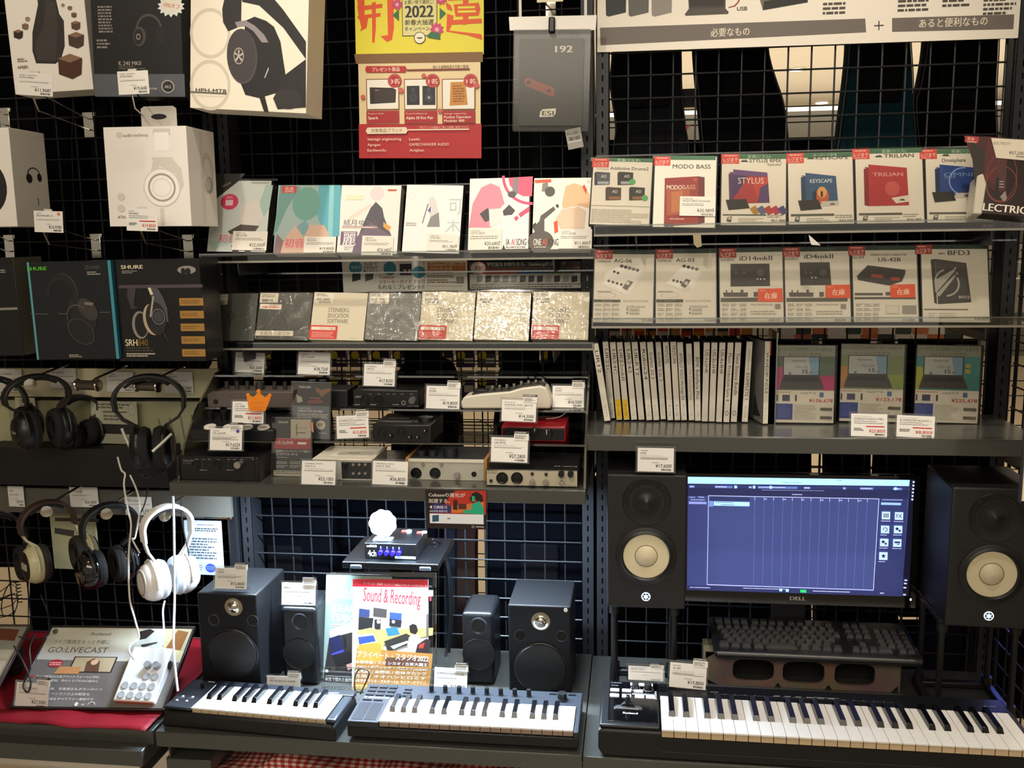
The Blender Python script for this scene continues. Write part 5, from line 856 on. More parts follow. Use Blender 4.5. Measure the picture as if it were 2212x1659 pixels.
# flat mixer interface on second tier
fr = face((411, 952), (592, 956), (409, 927), Z=T2+.001, roll=False); w, h = fr.w, fr.h; t = thing('audio_interface', 'flat black streaming mixer with white oval pads behind the red leaflet', 'audio interface', fr); b = MB(); b.add([(0, 0, 0), (w, 0, 0), (w, 0, h), (0, 0, h), (0, .14, 0), (w, .14, 0), (w, .14, h+.03), (0, .14, h+.03)], [(0, 1, 2, 3), (5, 4, 7, 6), (3, 2, 6, 7), (1, 5, 6, 2), (4, 0, 3, 7), (4, 5, 1, 0)], DK); b.build('body', t, bevel=.002)
sl = .03/.14
for x in (.22, .45, .66, .86): b = MB(); b.lathe([(.014, 0), (.013, .003), (0, .004)], mat('#e9e6da', .4), (w*x, .012, h+.012*sl), (0, -sl, 1), 20); b.build('pad', t)
for x in (.13, .30, .42, .58, .75): b = MB(); b.cyl((w*x, .055, h+.055*sl), (w*x, .05, h+.055*sl+.02), .009, DK2, 18, .0075); b.build('knob', t)
# brown grey interface on the third tier
fr = face((449, 880), (637, 884), (447, 845), Z=T3+.001, roll=False); w, h = fr.w, fr.h; t = thing('audio_interface', 'brown grey audio interface with knobs on top, behind the orange crown card', 'audio interface', fr); b = MB(); b.prism([(0, 0), (w, 0), (w, h*.9), (w-.004, h), (.012, h), (0, h*.8)], 0, .09, mat('#5d534e', .45)); b.build('body', t, bevel=.002)
b = MB(); b.cyl((.02, .001, h*.35), (.02, -.0006, h*.35), .006, DK2, 20); b.build('input_jack', t)
for x, r in ((.035, .0055), (.06, .005), (.085, .005), (.115, .011), (.15, .005), (.175, .005)): b = MB(); b.cyl((x, .03, h), (x, .03, h+.018), r, mat('#2a2a2b', .4), 18, r*.9); b.build('knob', t)
fr = face((640, 880), (752, 882), (640, 842), Z=T3+.001, roll=False); w, h = fr.w, fr.h; t = thing('audio_interface', 'dark interface with two top knobs behind the grey leaflet', 'audio interface', fr); b = MB(); b.box(0, 0, 0, w, .08, h, mat('#17181a', .4)); b.build('body', t, bevel=.002)
for x in (.03, .055): b = MB(); b.cyl((x, .03, h), (x, .03, h+.018), .009, mat('#232324', .4), 18); b.build('knob', t)
# black interface with one silver knob, third tier
fr, t, w, h = device((763, 880), (905, 884), (762, 843), None, .10, '#141415', 'black audio interface with grey round knob under the 17,820 yen card', Z=T3+.001)
b = MB(fr); b.T('UR22C', 767, 859, 788, 4, '#a9a7a2', 1)
for x in (800, 818, 838, 851, 868, 888): b.S(x-3, 850, x+4, 853, 1, '#7a7874'); 
b.S(766, 872, 778, 876, 1, '#8a8884').S(800, 872, 815, 876, 1, '#8a8884').S(848, 872, 862, 876, 1, '#8a8884'); b.T('steinberg', 887, 878, 904, 3.4, '#8a8884', .5); b.E(884, 877, 2, 2, '#8a8884', ring=.2); b.build('front_print', t, smooth=0).matrix_parent_inverse = Matrix()
for px in (789, 818): b = MB(); u, v = fr.uv(px, 864); jack(b, u, v, .010); b.build('input_jack', t)
b = MB(); u, v = fr.uv(872, 870); b.lathe([(.005, 0), (.005, .002), (.0035, .002), (.003, -.002), (0, -.002)], SIL, (u, 0, v)); b.build('input_jack', t)
u, v = fr.uv(892, 864); b = MB(); b.cyl((u, 0, v), (u, -.012, v), .0085, mat('#5c5c5d', .35), 24, .0075); b.build('level_knob', t)
# black interface with big top dial, second tier
fr, t, w, h = device((806, 956), (932, 956), (804, 917), None, .13, '#111112', 'black audio interface with a big dial on top and four small front knobs', Z=T2+.001)
for px in (825, 867): b = MB(); u, v = fr.uv(px, 934); jack(b, u, v, .0088); b.build('input_jack', t)
for px, py in ((845, 940), (886, 944), (903, 944), (919, 930)): u, v = fr.uv(px, py); b = MB(); knob(b, u, v, .0042, DK2, l=.009); b.build('front_knob', t)
b = MB(); b.cyl((w*.83, .05, h), (w*.83, .05, h+.008), .0175, DK2, 32, .0165); b.build('top_dial', t); b = MB(); b.box(w*.16, .03, h, w*.6, .034, h+.0008, mat('#6a6864', .4)); b.box(w*.14, .07, h, w*.5, .073, h+.0008, mat('#4a4846', .4)); b.build('meter_strip', t, smooth=0)
# white mixer
fr = face((996, 884), (1190, 884), (996, 845), Z=T3+.001, roll=False); w, h = fr.w, fr.h; t = thing('mixer', 'white wedge shaped mixer with grey top controls on the glass tier', 'mixer', fr)
pt = [fr.uv(x, y) for x, y in ((997, 883), (996, 868), (1003, 857), (1040, 851), (1100, 846), (1128, 838), (1168, 833), (1180, 838), (1190, 860), (1189, 883))]; b = MB(); b.prism([(p[0], max(p[1], 0)) for p in pt], 0, .06, mat('#dcd8c6', .35)); b.build('body', t, bevel=.004, seg=3)
b = MB(); q = [fr.uv(x, y) for x, y in ((1018, 851), (1100, 843.5), (1128, 835), (1168, 830), (1177, 834), (1130, 841), (1100, 848), (1020, 855))]; b.prism(q, .004, .058, mat('#3f3e3a', .5)); b.build('control_panel', t, bevel=.001)
for i in range(16): x = 1050+i*8; u, v = fr.uv(x, 849-(x-1040)*.09-(4 if x > 1120 else 0)); b = MB(); b.cyl((u, .012+.03*(i % 2), v), (u-.001, .012+.03*(i % 2), v+.008), .003, mat(('#2a2a28', '#8f8c82')[i % 2], .5), 10); b.build('knob', t)
b = MB(); u, v = fr.uv(1037, 852); b.box(u-.016, .01, v-.003, u+.014, .04, v+.008, DK2); b.build('fader_cap', t, bevel=.002)
# red framed interface
fr, t, w, h = device((1083, 953), (1222, 957), (1082, 920), None, .12, '#8f1620', 'small red framed audio interface under the 14,300 yen card', Z=T2+.001, rough=.25, bev=.003)
b = MB(); b.box(.003, -.001, .003, w-.003, .002, h-.004, mat('#121213', .3)); b.build('front_panel', t, bevel=.001)
for px, py, r in ((1156, 929, .008), (1182, 936, .0125)): u, v = fr.uv(px, py); b = MB(); knob(b, u, v, r, DK2, l=.012); b.build('knob', t)
for px, r in ((1099, .009), (1206, .0035)): b = MB(); u, v = fr.uv(px, 944 if r < .005 else 938); jack(b, u, v, r, -.001); b.build('input_jack', t)
# silver interface (white top)
fr, t, w, h = device((678, 1036), (806, 1040), (677, 991), None, .12, '#c9c6bc', 'white topped silver interface behind the 23,100 yen card', Z=ZL, bev=.001)
b = MB(); b.box(-.001, -.002, h-.003, w+.001, .122, h+.001, mat('#ece6d4', .4)); b.build('lid', t, bevel=.001); b = MB(); u0, v0 = fr.uv(739, 1033); b.box(u0, -.0012, .004, w-.001, 0, h-.006, mat('#2e3032', .4)); b.build('front_panel', t)
for j in range(3):
    for k in range(2): b = MB(); u, v = fr.uv(764+j*13, 1003+k*19); b.cyl((u, -.001, v), (u, -.004, v), .003, SIL, 14); b.build('button', t)
u, v = fr.uv(747, 1003); b = MB(); b.cyl((u, -.001, v), (u, -.012, v), .005, DK2, 16); b.build('knob', t)
b = MB(fr, 0); b.plane((.03, .02, h+.0012), (1, 0, 0), (0, 1, 0)).R(0, 0, w-.045, .07, '#f6f1e2', uv=True).E(w*.35, .035, .012, .006, '#6a665c', uv=True, ring=.3); b.build('top_print', t, smooth=0).matrix_parent_inverse = Matrix()
# wooden sided interface
fr, t, w, h = device((884, 1036), (1046, 1043), (883, 993), None, .13, '#b5b2a4', 'silver grey interface with wooden sides and three top knobs', Z=ZL, bev=.001)
wood = mat('#c08a45', .45, noise=.4, nscale=30)
for x0, x1 in ((-.007, 0), (w, w+.007)): b = MB(); b.box(x0, -.001, 0, x1, .132, h+.004, wood); b.build('wooden_side', t, bevel=.001)
b = MB(); b.box(.001, .006, h-.002, w-.001, .128, h+.0015, mat('#2f3338', .4)); b.build('top_plate', t); b = MB(); b.box(0, -.0015, h-.004, w, .004, h+.002, mat('#e4dfcc', .4)); b.build('front_lip', t)
for u_, r, hh in ((.105, .0105, .014), (.255, .0105, .014), (.50, .0165, .02)): b = MB(); b.cyl((w*(u_+.03), .03, h+.001), (w*(u_+.03), .03, h+.001+hh), r, mat('#1c1e21', .4), 28, r*.93); b.build('top_knob', t)
for px in (899, 940): b = MB(); u, v = fr.uv(px, 1022); jack(b, u, v, .0105); b.build('input_jack', t)
b = MB(); u, v = fr.uv(1024, 1024); jack(b, u, v, .0048); b.build('input_jack', t)
for px in (914, 954): b = MB(); u, v = fr.uv(px, 1002); b.cyl((u, 0, v), (u, -.003, v), .0042, SIL, 18); b.build('button', t)
b = MB(); u, v = fr.uv(988, 1024); b.cyl((u, 0, v), (u, -.014, v), .006, SIL, 18); b.build('level_knob', t)
# cream faced interface
fr, t, w, h = device((1050, 1050), (1249, 1055), (1048, 1013), None, .15, '#161616', 'cream faced audio interface with black lid at the end of the grey shelf', Z=ZL, bev=.003)
b = MB(fr); b.box(.002, -.0015, .003, w-.002, .001, h-.002, mat('#b8b09a', .4)); b.plane((0, -.0016, 0)); b.T('UR-RT2', 1050, 1018, 1074, 4.5, '#3a352c', 2); b.S(1051, 1020, 1074, 1023, 1, '#6a6352'); b.T('steinberg', 1226, 1051.5, 1246, 3.5, '#6a6352', 1); b.E(1223, 1050, 2.3, 2.3, '#6a6352', ring=.25)
b.S(1142, 1016, 1188, 1018, 1, '#6a6352').S(1075, 1048, 1130, 1050, 1, '#6a6352').S(1150, 1049, 1190, 1051, 1, '#6a6352'); b.build('front_panel', t, smooth=0).matrix_parent_inverse = Matrix()
for px in (1085, 1117): b = MB(); u, v = fr.uv(px, 1032); jack(b, u, v, .0108, -.002); b.build('input_jack', t)
b = MB(); u, v = fr.uv(1213.5, 1042); b.lathe([(.0055, 0), (.0055, .002), (.0038, .002), (.003, -.001), (0, -.001)], SIL, (u, -.002, v)); b.build('input_jack', t)
for px, py in ((1150, 1040), (1179, 1040)): b = MB(); u, v = fr.uv(px, py); b.cyl((u, -.001, v), (u, -.014, v), .0062, SIL, 18, .005); b.build('silver_knob', t)
for px, py in ((1213, 1022), (1233, 1022)): b = MB(); u, v = fr.uv(px, py); b.cyl((u, -.001, v), (u, -.014, v), .0065, DK2, 18, .0058); b.build('black_knob', t)
for px, py in ((1150, 1023), (1180, 1024), (1061, 1038)): b = MB(); u, v = fr.uv(px, py); b.box(u-.003, -.004, v-.003, u+.003, -.001, v+.003, mat('#2c2723', .4)); b.build('button', t)
b = MB(fr, 0); b.plane((w*.72, .03, h+.0003), (1, 0, 0), (0, 1, 0)).T('steinberg', .02, 0, .05, .005, '#c9c5ba', 1.5, uv=True).E(.008, .0025, .006, .003, '#c9c5ba', ring=.3, uv=True); b.build('lid_print', t, smooth=0).matrix_parent_inverse = Matrix()
# leaflets
fr = face((632, 946), (711, 949), (640, 828), Z=T2+.001, lean=6); t = thing('leaflet', 'grey leaflet with guitar photo in clear holder behind the red one', 'leaflet', fr); w, h = fr.w, fr.h
b = MB(fr); b.box(0, 0, 0, w, .001, h, mat('#6a6a74', .35)); b.R(0, h*.60, w, h, '#1b1a18', uv=True); b.T('TASCAM', 645, 838, 671, 4.5, '#e6e2d8', 1.5); b.P([(680, 836), (694, 842), (716, 838), (712, 846), (704, 850), (696, 858), (684, 846)], '#8a5524').P([(640, 852), (652, 858), (654, 868), (642, 870)], '#b5ab9a').P([(664, 866), (690, 862), (702, 870), (664, 872)], '#7a3a1c').S(671, 858, 692, 862, 1, '#c9603a')
b.T('MINISTUDIO', 644, 883, 671, 3.5, '#d9d5cc', .5).T('CREATOR US-42B', 643, 889.5, 697, 5, '#e6e2d8', 1.5); b.S(642, 892, 708, 905, 3, '#c9c5ba'); b.E(693, 918, 10, 10, '#d9d2b8').S(686, 914, 701, 921, 2, '#77726a'); b.S(688, 934, 706, 938, 1, '#c9c5ba'); b.build('printed_sheet', t, smooth=0); c = MB(); c.box(-.004, -.002, -.003, w+.004, -.001, h+.004, GL); c.box(-.004, -.002, h+.003, w+.004, .003, h+.0045, GLe); c.build('acrylic_holder', t, smooth=0)
fr = face((591, 1028), (671, 1030), (596, 905), Z=ZL+.001, lean=8); t = thing('leaflet', 'black and red leaflet with two photos in clear holder on the grey shelf', 'leaflet', fr); w, h = fr.w, fr.h
b = MB(fr); b.box(0, 0, 0, w, .001, h, mat('#211918', .3)); b.R(w*.46, h*.67, w, h, '#b9ae98', uv=True).R(0, h*.48, w, h*.665, '#a32226', uv=True).R(0, .001, w, h*.10, '#c9bfa8', uv=True); b.T('TASCAM', 600, 914, 622, 4.5, '#d9d5cc', 1.5); b.R(640, 934, 660, 936, '#3a342c').R(640, 916, 641.5, 942, '#3a342c').R(636, 924, 662, 925, '#3a342c'); b.P([(668, 914), (676, 911), (678, 935), (672, 930)], '#c98a70')
b.S(598, 946, 668, 950, 1, '#d98a80'); b.T('US-2x2HR', 597, 959, 634, 7, '#ead9d2', 1.5); b.R(643, 955, 662, 960, '#e6ddd6'); b.T('楽器練習からポッドキャスト・ライブ配信まで', 596, 976, 671, 5, '#d9d5cc', 1); b.T('全てのクリエーターに', 596, 983, 644, 6, '#e6e2d8', 1.5); b.S(596, 986, 632, 990, 1, '#a9a59a')
for r in range(2):
    for c in range(2): b.S(597+c*30, 996+r*8, 622+c*30, 1003+r*8, 2, '#a9a59a')
b.S(594, 1016, 660, 1026, 2, '#6a6254'); b.build('printed_sheet', t, smooth=0); c = MB(); c.box(-.004, -.002, -.003, w+.004, -.001, h+.004, GL); c.box(-.004, -.002, h+.003, w+.004, .003, h+.0045, GLe); c.build('acrylic_holder', t, smooth=0)
# crown
fr = face((538, 888), (574, 888), (532, 842), Y=-.325, lean=0, roll=False); b = MB(fr); O = '#f08a1c'
b.prism([fr.uv(*p) for p in ((538, 888), (533, 858), (536, 852), (546, 858), (553, 853), (556, 848), (561, 848), (565, 853), (572, 858), (581, 852), (585, 858), (574, 886), (572, 888))], 0, .001, mat(O, .5))
for x, y, r in ((535.5, 853, 4), (558.5, 845, 4.5), (582.5, 854, 4)): u, v = fr.uv(x, y); b.cyl((u, -.0006, v), (u, .0012, v), r/1010, mat(O, .5), 20)
b.T('いちばん', 543, 873, 572, 6, '#c96a20', 0).S(543, 876, 572, 886, 2, '#c96a20', fill=.25); tag(b.build('crown_card', smooth=0), 'orange paper crown sign stuck above the red price 11,800 card', 'sign')
P1 = 'price cards among the glass shelves'
pcard((507, 804), (570, 806), (513, 761), 'TASCAM', 'MODEL', '25,500', 'greyish shadowed price card on the top glass directly above the orange crown', Z=T4+.001)
pcard((643, 808), (712, 810), (646, 760), 'TASCAM', 'US-16x08', '38,720', 'greyish price card reading 38,720 yen on the top glass above the grey leaflet', Z=T4+.001)
pcard((785, 833), (852, 835), (792, 786), 'STEINBERG', 'UR22C', '17,820', 'price card reading 17,820 yen above the black interface with grey knob', Z=T4-.02, Y=None, tab=True)
pcard((501, 914), (569, 915), (506, 867), 'TASCAM', 'US-42B', '11,800', 'price card with red price under the orange crown', Y=-.318, red=True)
pcard((453, 972), (522, 973), (458, 925), 'TASCAM', 'US-2x2HR', '17,622', 'price card with purple dot reading 17,622 yen', Y=-.355, dot='#4a3f9a', tab=True, nl=3)
pcard((728, 948), (797, 945), (727, 899), 'ネイティブインストゥルメンツ', 'KOMPLETE AUDIO 2', '10,800', 'price card with red price 10,800 yen beside the grey leaflet', Y=-.30, red=True, tab=True)
pcard((651, 1046), (724, 1048), (657, 995), 'UNIVERSAL AUDIO', 'VOLT 2', '23,100', 'price card reading 23,100 yen on the grey shelf', Z=ZL+.001)
pcard((804, 1046), (880, 1049), (808, 995), 'UNIVERSAL AUDIO', 'VOLT 276', '36,850', 'price card reading 36,850 yen before the wooden sided interface', Z=ZL+.001)
pcard((920, 882), (992, 884), (923, 833), 'YAMAHA', 'AG06', '19,800', 'price card reading 19,800 yen left of the white mixer', Z=T3+.001, tab=True)
pcard((1083, 909), (1157, 912), (1087, 863), 'Focusrite', 'Scarlett Solo (gen3)', '14,300', 'price card reading 14,300 yen above the red framed interface', Y=-.29, tab=True)
pcard((1193, 880), (1261, 881), (1195, 833), 'YAMAHA', 'AG03', '16,500', 'price card reading 16,500 yen at the thick end of the white mixer', Z=T3+.001, tab=True)
pcard((1060, 997), (1139, 1000), (1065, 944), 'STEINBERG', 'UR-RT2', '27,280', 'price card shining in glare on the cream faced interface', Y=-.345, tab=True)
# ------------------------------------------------------------------ things in the compartment under the grey shelf
fr = face((922, 1141), (1051, 1144), (920, 1059), Y=-.3665, lean=-2); w, h = fr.w, fr.h; b = MB(fr); b.box(0, 0, 0, w, .001, h, mat('#2a211f', .3)); b.P([(985, 1059), (1050, 1060), (1050, 1112), (928, 1110), (960, 1090), (972, 1070)], '#b8321f').P([(940, 1095), (1045, 1085), (1045, 1108), (940, 1108)], '#d9772f').P([(935, 1085), (975, 1092), (975, 1108), (932, 1108)], '#3a2f6a')
b.P([(1020, 1066), (1030, 1062), (1042, 1070), (1044, 1082), (1034, 1086), (1026, 1078), (1022, 1088), (1014, 1078)], '#14100f').P([(1019, 1071), (1026, 1072), (1025, 1082), (1020, 1084)], '#2fae6a').P([(1018, 1090), (1036, 1082), (1044, 1096), (1046, 1112), (998, 1108), (1004, 1102), (1020, 1100)], '#1fae84').P([(980, 1080), (988, 1080), (988, 1102), (978, 1100)], '#3a1512').R(990, 1088, 1008, 1100, '#5a2a1f')
b.R(928, 1109, 1045, 1132.5, '#eef2f6').P([(934, 1113), (948, 1112), (948, 1126), (934, 1127)], '#2f5470'); b.T('Cubaseの進化が', 926, 1072, 1005, 8.5, '#e9e2da', 1).T('加速する。', 926, 1085, 972, 8.5, '#e9e2da', 1.2); b.T('CUBASE 12', 937, 1098, 966, 6, '#eef0f5', 2).T('2022年春 無償予定', 928, 1105.5, 967, 4.5, '#d9dff0', 1); b.P([(928, 1095), (933, 1091), (933, 1099)], '#eef0f5'); b.S(966, 1118, 974, 1122, 1, '#6a707a'); b.T('steinberg', 1028, 1139, 1045, 4, '#d9dfe6', 1); b.E(1022, 1137.5, 2.8, 2.8, '#d9dfe6', ring=.25)
tag(b.build('leaflet', smooth=0), 'red and green music software leaflet taped under the grey shelf front', 'leaflet')
# platform with four channel headphone amplifier
ZP = .806; fr = Fr(V((-.583, -.20, ZP)), (1, 0, 0), (0, 0, 1), .232, .02); A = aZ(738, 1213, ZP); B = aZ(947, 1219, ZP); Cq = aZ(790, 1148, ZP)
t = thing('small_platform', 'small black platform held out from the mesh carrying the headphone amplifier', 'platform', WF(A)); wd = (B-A).length; b = MB(); b.prism([(0, -.016), (wd, -.016), (wd, 0), (0, 0)], 0, .19, mat('#0a0b0d', .35, spec=.3)); b.build('plate', t, bevel=.003)
for x in (.02, wd-.045): b = MB(); b.box(x, -.002, -.017, x+.028, .004, -.006, mat('#5a6470', .4)); b.build('rubber_bumper', t, bevel=.003)
b = MB(); b.box(wd*.25, .14, -.05, wd*.75, -A.y-.005, -.016, DK2); b.cyl((wd*.5, .10, -.06), (wd*.5, .10, -.016), .03, DK2, 24); b.build('mount_arm', t)
fr = face((788, 1206), (900, 1211), (787, 1173), Z=ZP+.001, roll=False); w, h = fr.w, fr.h; t = thing('headphone_amplifier', 'black four channel headphone amplifier with purple blue knobs', 'amplifier', fr); b = MB(); b.box(0, 0, 0, w, .12, h, mat('#0f1012', .3)); b.build('body', t, bevel=.0015)
b = MB(fr); b.T('tooSOUND', 792, 1181.5, 814, 5, '#e9f0fa', 2).T('4ch', 795, 1201, 813, 13, '#f2f6fc', 2); b.R(853, 1201, 898, 1208, '#cfe4f5').S(857, 1203, 895, 1206, 1, '#4a6a8a'); b.build('front_print', t, smooth=0).matrix_parent_inverse = Matrix()
for i, px in enumerate((823, 836.5, 849.5, 862.5)): b = MB(); u, v = fr.uv(px, 1192+i*.6); b.cyl((u, 0, v), (u, -.012, v), .0052, mat('#2a1fc9', .3, emit=.25), 18); b.build('volume_knob', t); b = MB(); b.box(u-.0008, -.001, v+.008, u+.0008, 0, v+.013, mat('#e9f0fa', .5)); b.build('index_mark', t)
for i, (x, y) in enumerate(((880, 1148), (913, 1151))): p = aZ(x, y, ZP+h+.001); b = MB(WF(p)); b.box(-.014, -.005, 0, .002, .006, .002, mat('#c9403c', .4)); b.cyl((.004, 0, 0), (.004, 0, .003), .007, mat('#dfe9f2', .3), 18); tag(b.build('cable_clip', bevel=.0005), 'red and white clip on top of the headphone amplifier'+(' beside the flower shaped card', ' near its far corner')[i], 'clip', 'clips on the headphone amplifier')
# scalloped price card; emission added for its overexposed white under the shelf LED
p = aZ(828, 1166, ZP+h+.001); t = thing('flower_card', 'white scalloped flower shaped card with added glow on the amplifier', 'lamp', WF(p)); r = .030
b = MB(); cz = .040; q = [(math.cos(a)*r*(1+.10*abs(math.sin(4.5*a))), cz+math.sin(a)*r*(1+.10*abs(math.sin(4.5*a)))) for a in [2*math.pi*k/72 for k in range(72)]]; b.prism(q, -.007, .007, mat('#f4f8ff', .35, emit=1.6)); b.build('petal_disc', t, bevel=.003, seg=3)
b = MB(); b.cyl((0, 0, 0), (0, 0, .003), .02, GL, 24); b.box(-.004, -.002, .002, .004, .002, .012, mat('#bcd0e2', .2)); b.box(-.022, -.012, .001, .022, .012, .004, mat('#9fb4c8', .2)); b.build('clear_base', t)
# small monitors
def port(b, u, v, r, m='#020202'): b.lathe([(r*1.12, 0), (r, -.004), (r*.9, -.03), (0, -.03)], mat('#1c1e21', .35), (u, -.0002, v)); b.lathe([(r*.93, -.004), (0, -.0045)], mat(m, .8), (u, 0, v))
def small_speaker(bl, br, tl, d, label, tweeter, ports, woof, wr, badge=None, grp='compact black studio speakers with round grille', tw=True):
    fr = face(bl, br, tl, Z=ZB, roll=False); w, h = fr.w, fr.h; t = thing('studio_speaker', label, 'speaker', fr, grp); body = mat('#101113', .5, spec=.25)
    b = MB(); b.box(0, 0, 0, w, d, h, body); b.build('cabinet', t, bevel=.004, seg=3)
    u, v = fr.uv(*tweeter); b = MB(); b.lathe([(.021, .0003), (.0145, -.0), (.0125, .001), (.0115, .0015), (.011, .003), (.006, .007), (0, .008)], mat('#c9c4b6', .15, 1), (u, -.0003, v)); b.build('tweeter', t)
    for k in ports: b = MB(); a, c = fr.uv(*k); b.cyl((a, .0, c), (a, -.0008, c), .0112, mat('#020202', .9), 28); b.lathe([(.0128, 0), (.0132, .001), (.0122, .0018), (.0112, .0008)], mat('#3a3d42', .3), (a, 0, c)); b.build('bass_port', t)
    a, c = fr.uv(*woof); b = MB(); b.lathe([(wr, 0), (wr, .002), (wr*.96, .006), (wr*.6, .009), (0, .010)], mat('#0d0e0f', .5), (a, 0, c), n=48); 
    b.lathe([(wr*1.03, 0), (wr*1.03, .003), (wr, .004), (wr, 0)], mat('#22252a', .35), (a, 0, c), n=48); b.build('grille', t)
    if badge: b = MB(); a, c = fr.uv(*badge); b.cyl((a, 0, c), (a, -.001, c), .0045, mat('#d9d9d6', .4), 20); b.build('badge', t)
    return fr, t
small_speaker((440, 1500), (566, 1502), (437, 1281), .17, 'black studio speaker with silver tweeter behind the 15,400 yen card', (505, 1311), ((462, 1339), (546, 1340)), (504, 1412), .058)
small_speaker((1100, 1498), (1234, 1500), (1100, 1306), .16, 'black studio speaker with white badge at the centre post end', (1168, 1342), ((1124, 1372), (1213, 1374)), (1168, 1442), .058, (1222, 1318))
def mini(bl, br, tl, d, label, prt, circ):
    fr = face(bl, br, tl, Z=ZB, roll=False); w, h = fr.w, fr.h; t = thing('mini_speaker', label, 'speaker', fr, 'small rounded black speakers'); m = mat('#121417', .38, spec=.35)
    b = MB(); b.box(0, 0, 0, w, d, h, m); b.build('cabinet', t, bevel=.011, seg=4)
    a, c = fr.uv(*prt); b = MB(); b.lathe([(.019, .0002), (.0145, -.0005), (.0135, .0005), (0, .001)], mat('#070708', .6), (a, 0, c), n=36); b.lathe([(.020, 0), (.0195, .002), (.0165, .001), (.0155, 0)], mat('#33373d', .25), (a, 0, c)); b.build('tweeter', t)
    a, c = fr.uv(*circ); b = MB(); b.lathe([(.038, 0), (.0375, .002), (.036, .0012), (.02, .003), (0, .003)], mat('#131416', .5), (a, 0, c), n=44); b.build('grille', t)
mini((612, 1478), (690, 1480), (610, 1312), .12, 'small rounded black speaker with a blank price card on top', (648, 1343), (646, 1412))
mini((1000, 1478), (1068, 1479), (1000, 1323), .12, 'small rounded black speaker between magazines and the big speaker', (1034, 1352), (1034, 1413))
pcard((464, 1271), (532, 1273), (468, 1226), 'YAMAHA', 'MSP3', '15,400', 'price card reading 15,400 yen on top of the studio speaker', Y=-.31, tab=True, nl=2)
pcard((608, 1306), (681, 1308), (615, 1258), '', 'BX3', '', 'overexposed blank looking price card on the small rounded speaker', Y=-.25, tab=True, desc='')
# magazines in a stand
fr = face((697, 1477), (840, 1484), (722, 1242), Y=-.238, lean=14); t = thing('magazine', 'pale green magazine with laptop photo, half hidden behind another', 'magazine', fr); w, h = fr.w, fr.h; b = MB(fr); b.box(0, 0, 0, w, .005, h, mat('#93a7a0', .4))
b.P([(697, 1477), (712, 1372), (770, 1360), (765, 1480)], '#2f2b2c').P([(713, 1361), (770, 1340), (775, 1362), (712, 1378)], '#cfd6c4').T('Sound &', 723, 1293, 774, 28, '#e3f0ef', 1.5, yb1=1296).T('DEAN', 719, 1322, 771, 16, '#e9f4f3', 3, yb1=1323).T('FUJIO', 717, 1341, 771, 16, '#e9f4f3', 3, yb1=1345).S(715, 1347, 766, 1358, 2, '#e3f0ef')
b.P([(711, 1379), (734, 1371), (744, 1405), (716, 1414)], '#1b1f4a').P([(716, 1412), (742, 1403), (743, 1408), (717, 1416)], '#4a48c9').P([(740, 1374), (747, 1374), (749, 1398), (744, 1400)], '#15151a').P([(718, 1415), (755, 1405), (768, 1425), (728, 1440)], '#1a1a1d').P([(748, 1436), (764, 1430), (766, 1440), (752, 1448)], '#d9a9a0'); b.T('本気で惚れた制作', 702, 1470, 760, 8, '#e9e6de', 1.3, yb1=1473); b.S(704, 1458, 758, 1463, 1, '#c9c5bd'); b.E(706, 1449, 3.5, 3.5, '#d9d5cc')
b.build('cover', t, smooth=0).matrix_parent_inverse = Matrix()
fr = face((760, 1486), (924, 1490), (782, 1251), Y=-.255, lean=14); t = thing('magazine', 'front magazine with red title and home studio photo cover', 'magazine', fr); w, h = fr.w, fr.h; b = MB(fr); b.box(0, 0, 0, w, .006, h, mat('#dcd9d2', .4)); b.R(0, h*.93, w, h, '#cf2436', uv=True); b.T('アーティスト 作曲家 エンジニア10組のプライベートスタジオレポート!', 785, 1262, 932, 5, '#f2dcd8', 1.5, yb1=1269)
b.P([(838, 1272), (936, 1275), (935, 1288), (900, 1290), (842, 1284)], '#cfd2d2'); b.T('Sound & Recording', 784, 1298, 908, 30, '#d92f3a', 2.2, yb1=1308); b.T('1', 928, 1298, 932, 11, '#d92f3a', 2); b.S(918, 1278, 934, 1286, 2, '#d98a84')
b.P([(776, 1314), (799, 1317), (798, 1333), (775, 1333)], '#2a3560').P([(807, 1312), (836, 1316), (835, 1334), (806, 1331)], '#3d3a38').P([(842, 1322), (868, 1325), (867, 1342), (841, 1340)], '#2f4a86').P([(775, 1333), (807, 1335), (803, 1361), (774, 1360)], '#1c1c1e').P([(809, 1338), (823, 1338), (822, 1360), (809, 1358)], '#23211f').E(818, 1343, 4, 4, '#d9d6d0').P([(842, 1337), (868, 1340), (866, 1355), (841, 1352)], '#1f1f22').E(850, 1343, 3.5, 3.5, '#d9d6d0').P([(813, 1358), (817, 1358), (815, 1380), (812, 1380)], '#1c1c1e')
b.P([(772, 1362), (800, 1356), (812, 1360), (936, 1356), (935, 1372), (900, 1378), (829, 1392), (829, 1420), (772, 1400)], '#d6a860').P([(772, 1371), (806, 1368), (815, 1385), (775, 1396)], '#e6dcc8').P([(774, 1376), (807, 1372), (812, 1385), (776, 1392)], '#2f4a9a').P([(833, 1357), (858, 1354), (864, 1370), (838, 1374)], '#2f6fc9').P([(830, 1385), (878, 1368), (890, 1375), (884, 1392), (838, 1408)], '#2a2a24').P([(844, 1396), (880, 1384), (882, 1388), (850, 1402)], '#f2f2ef')
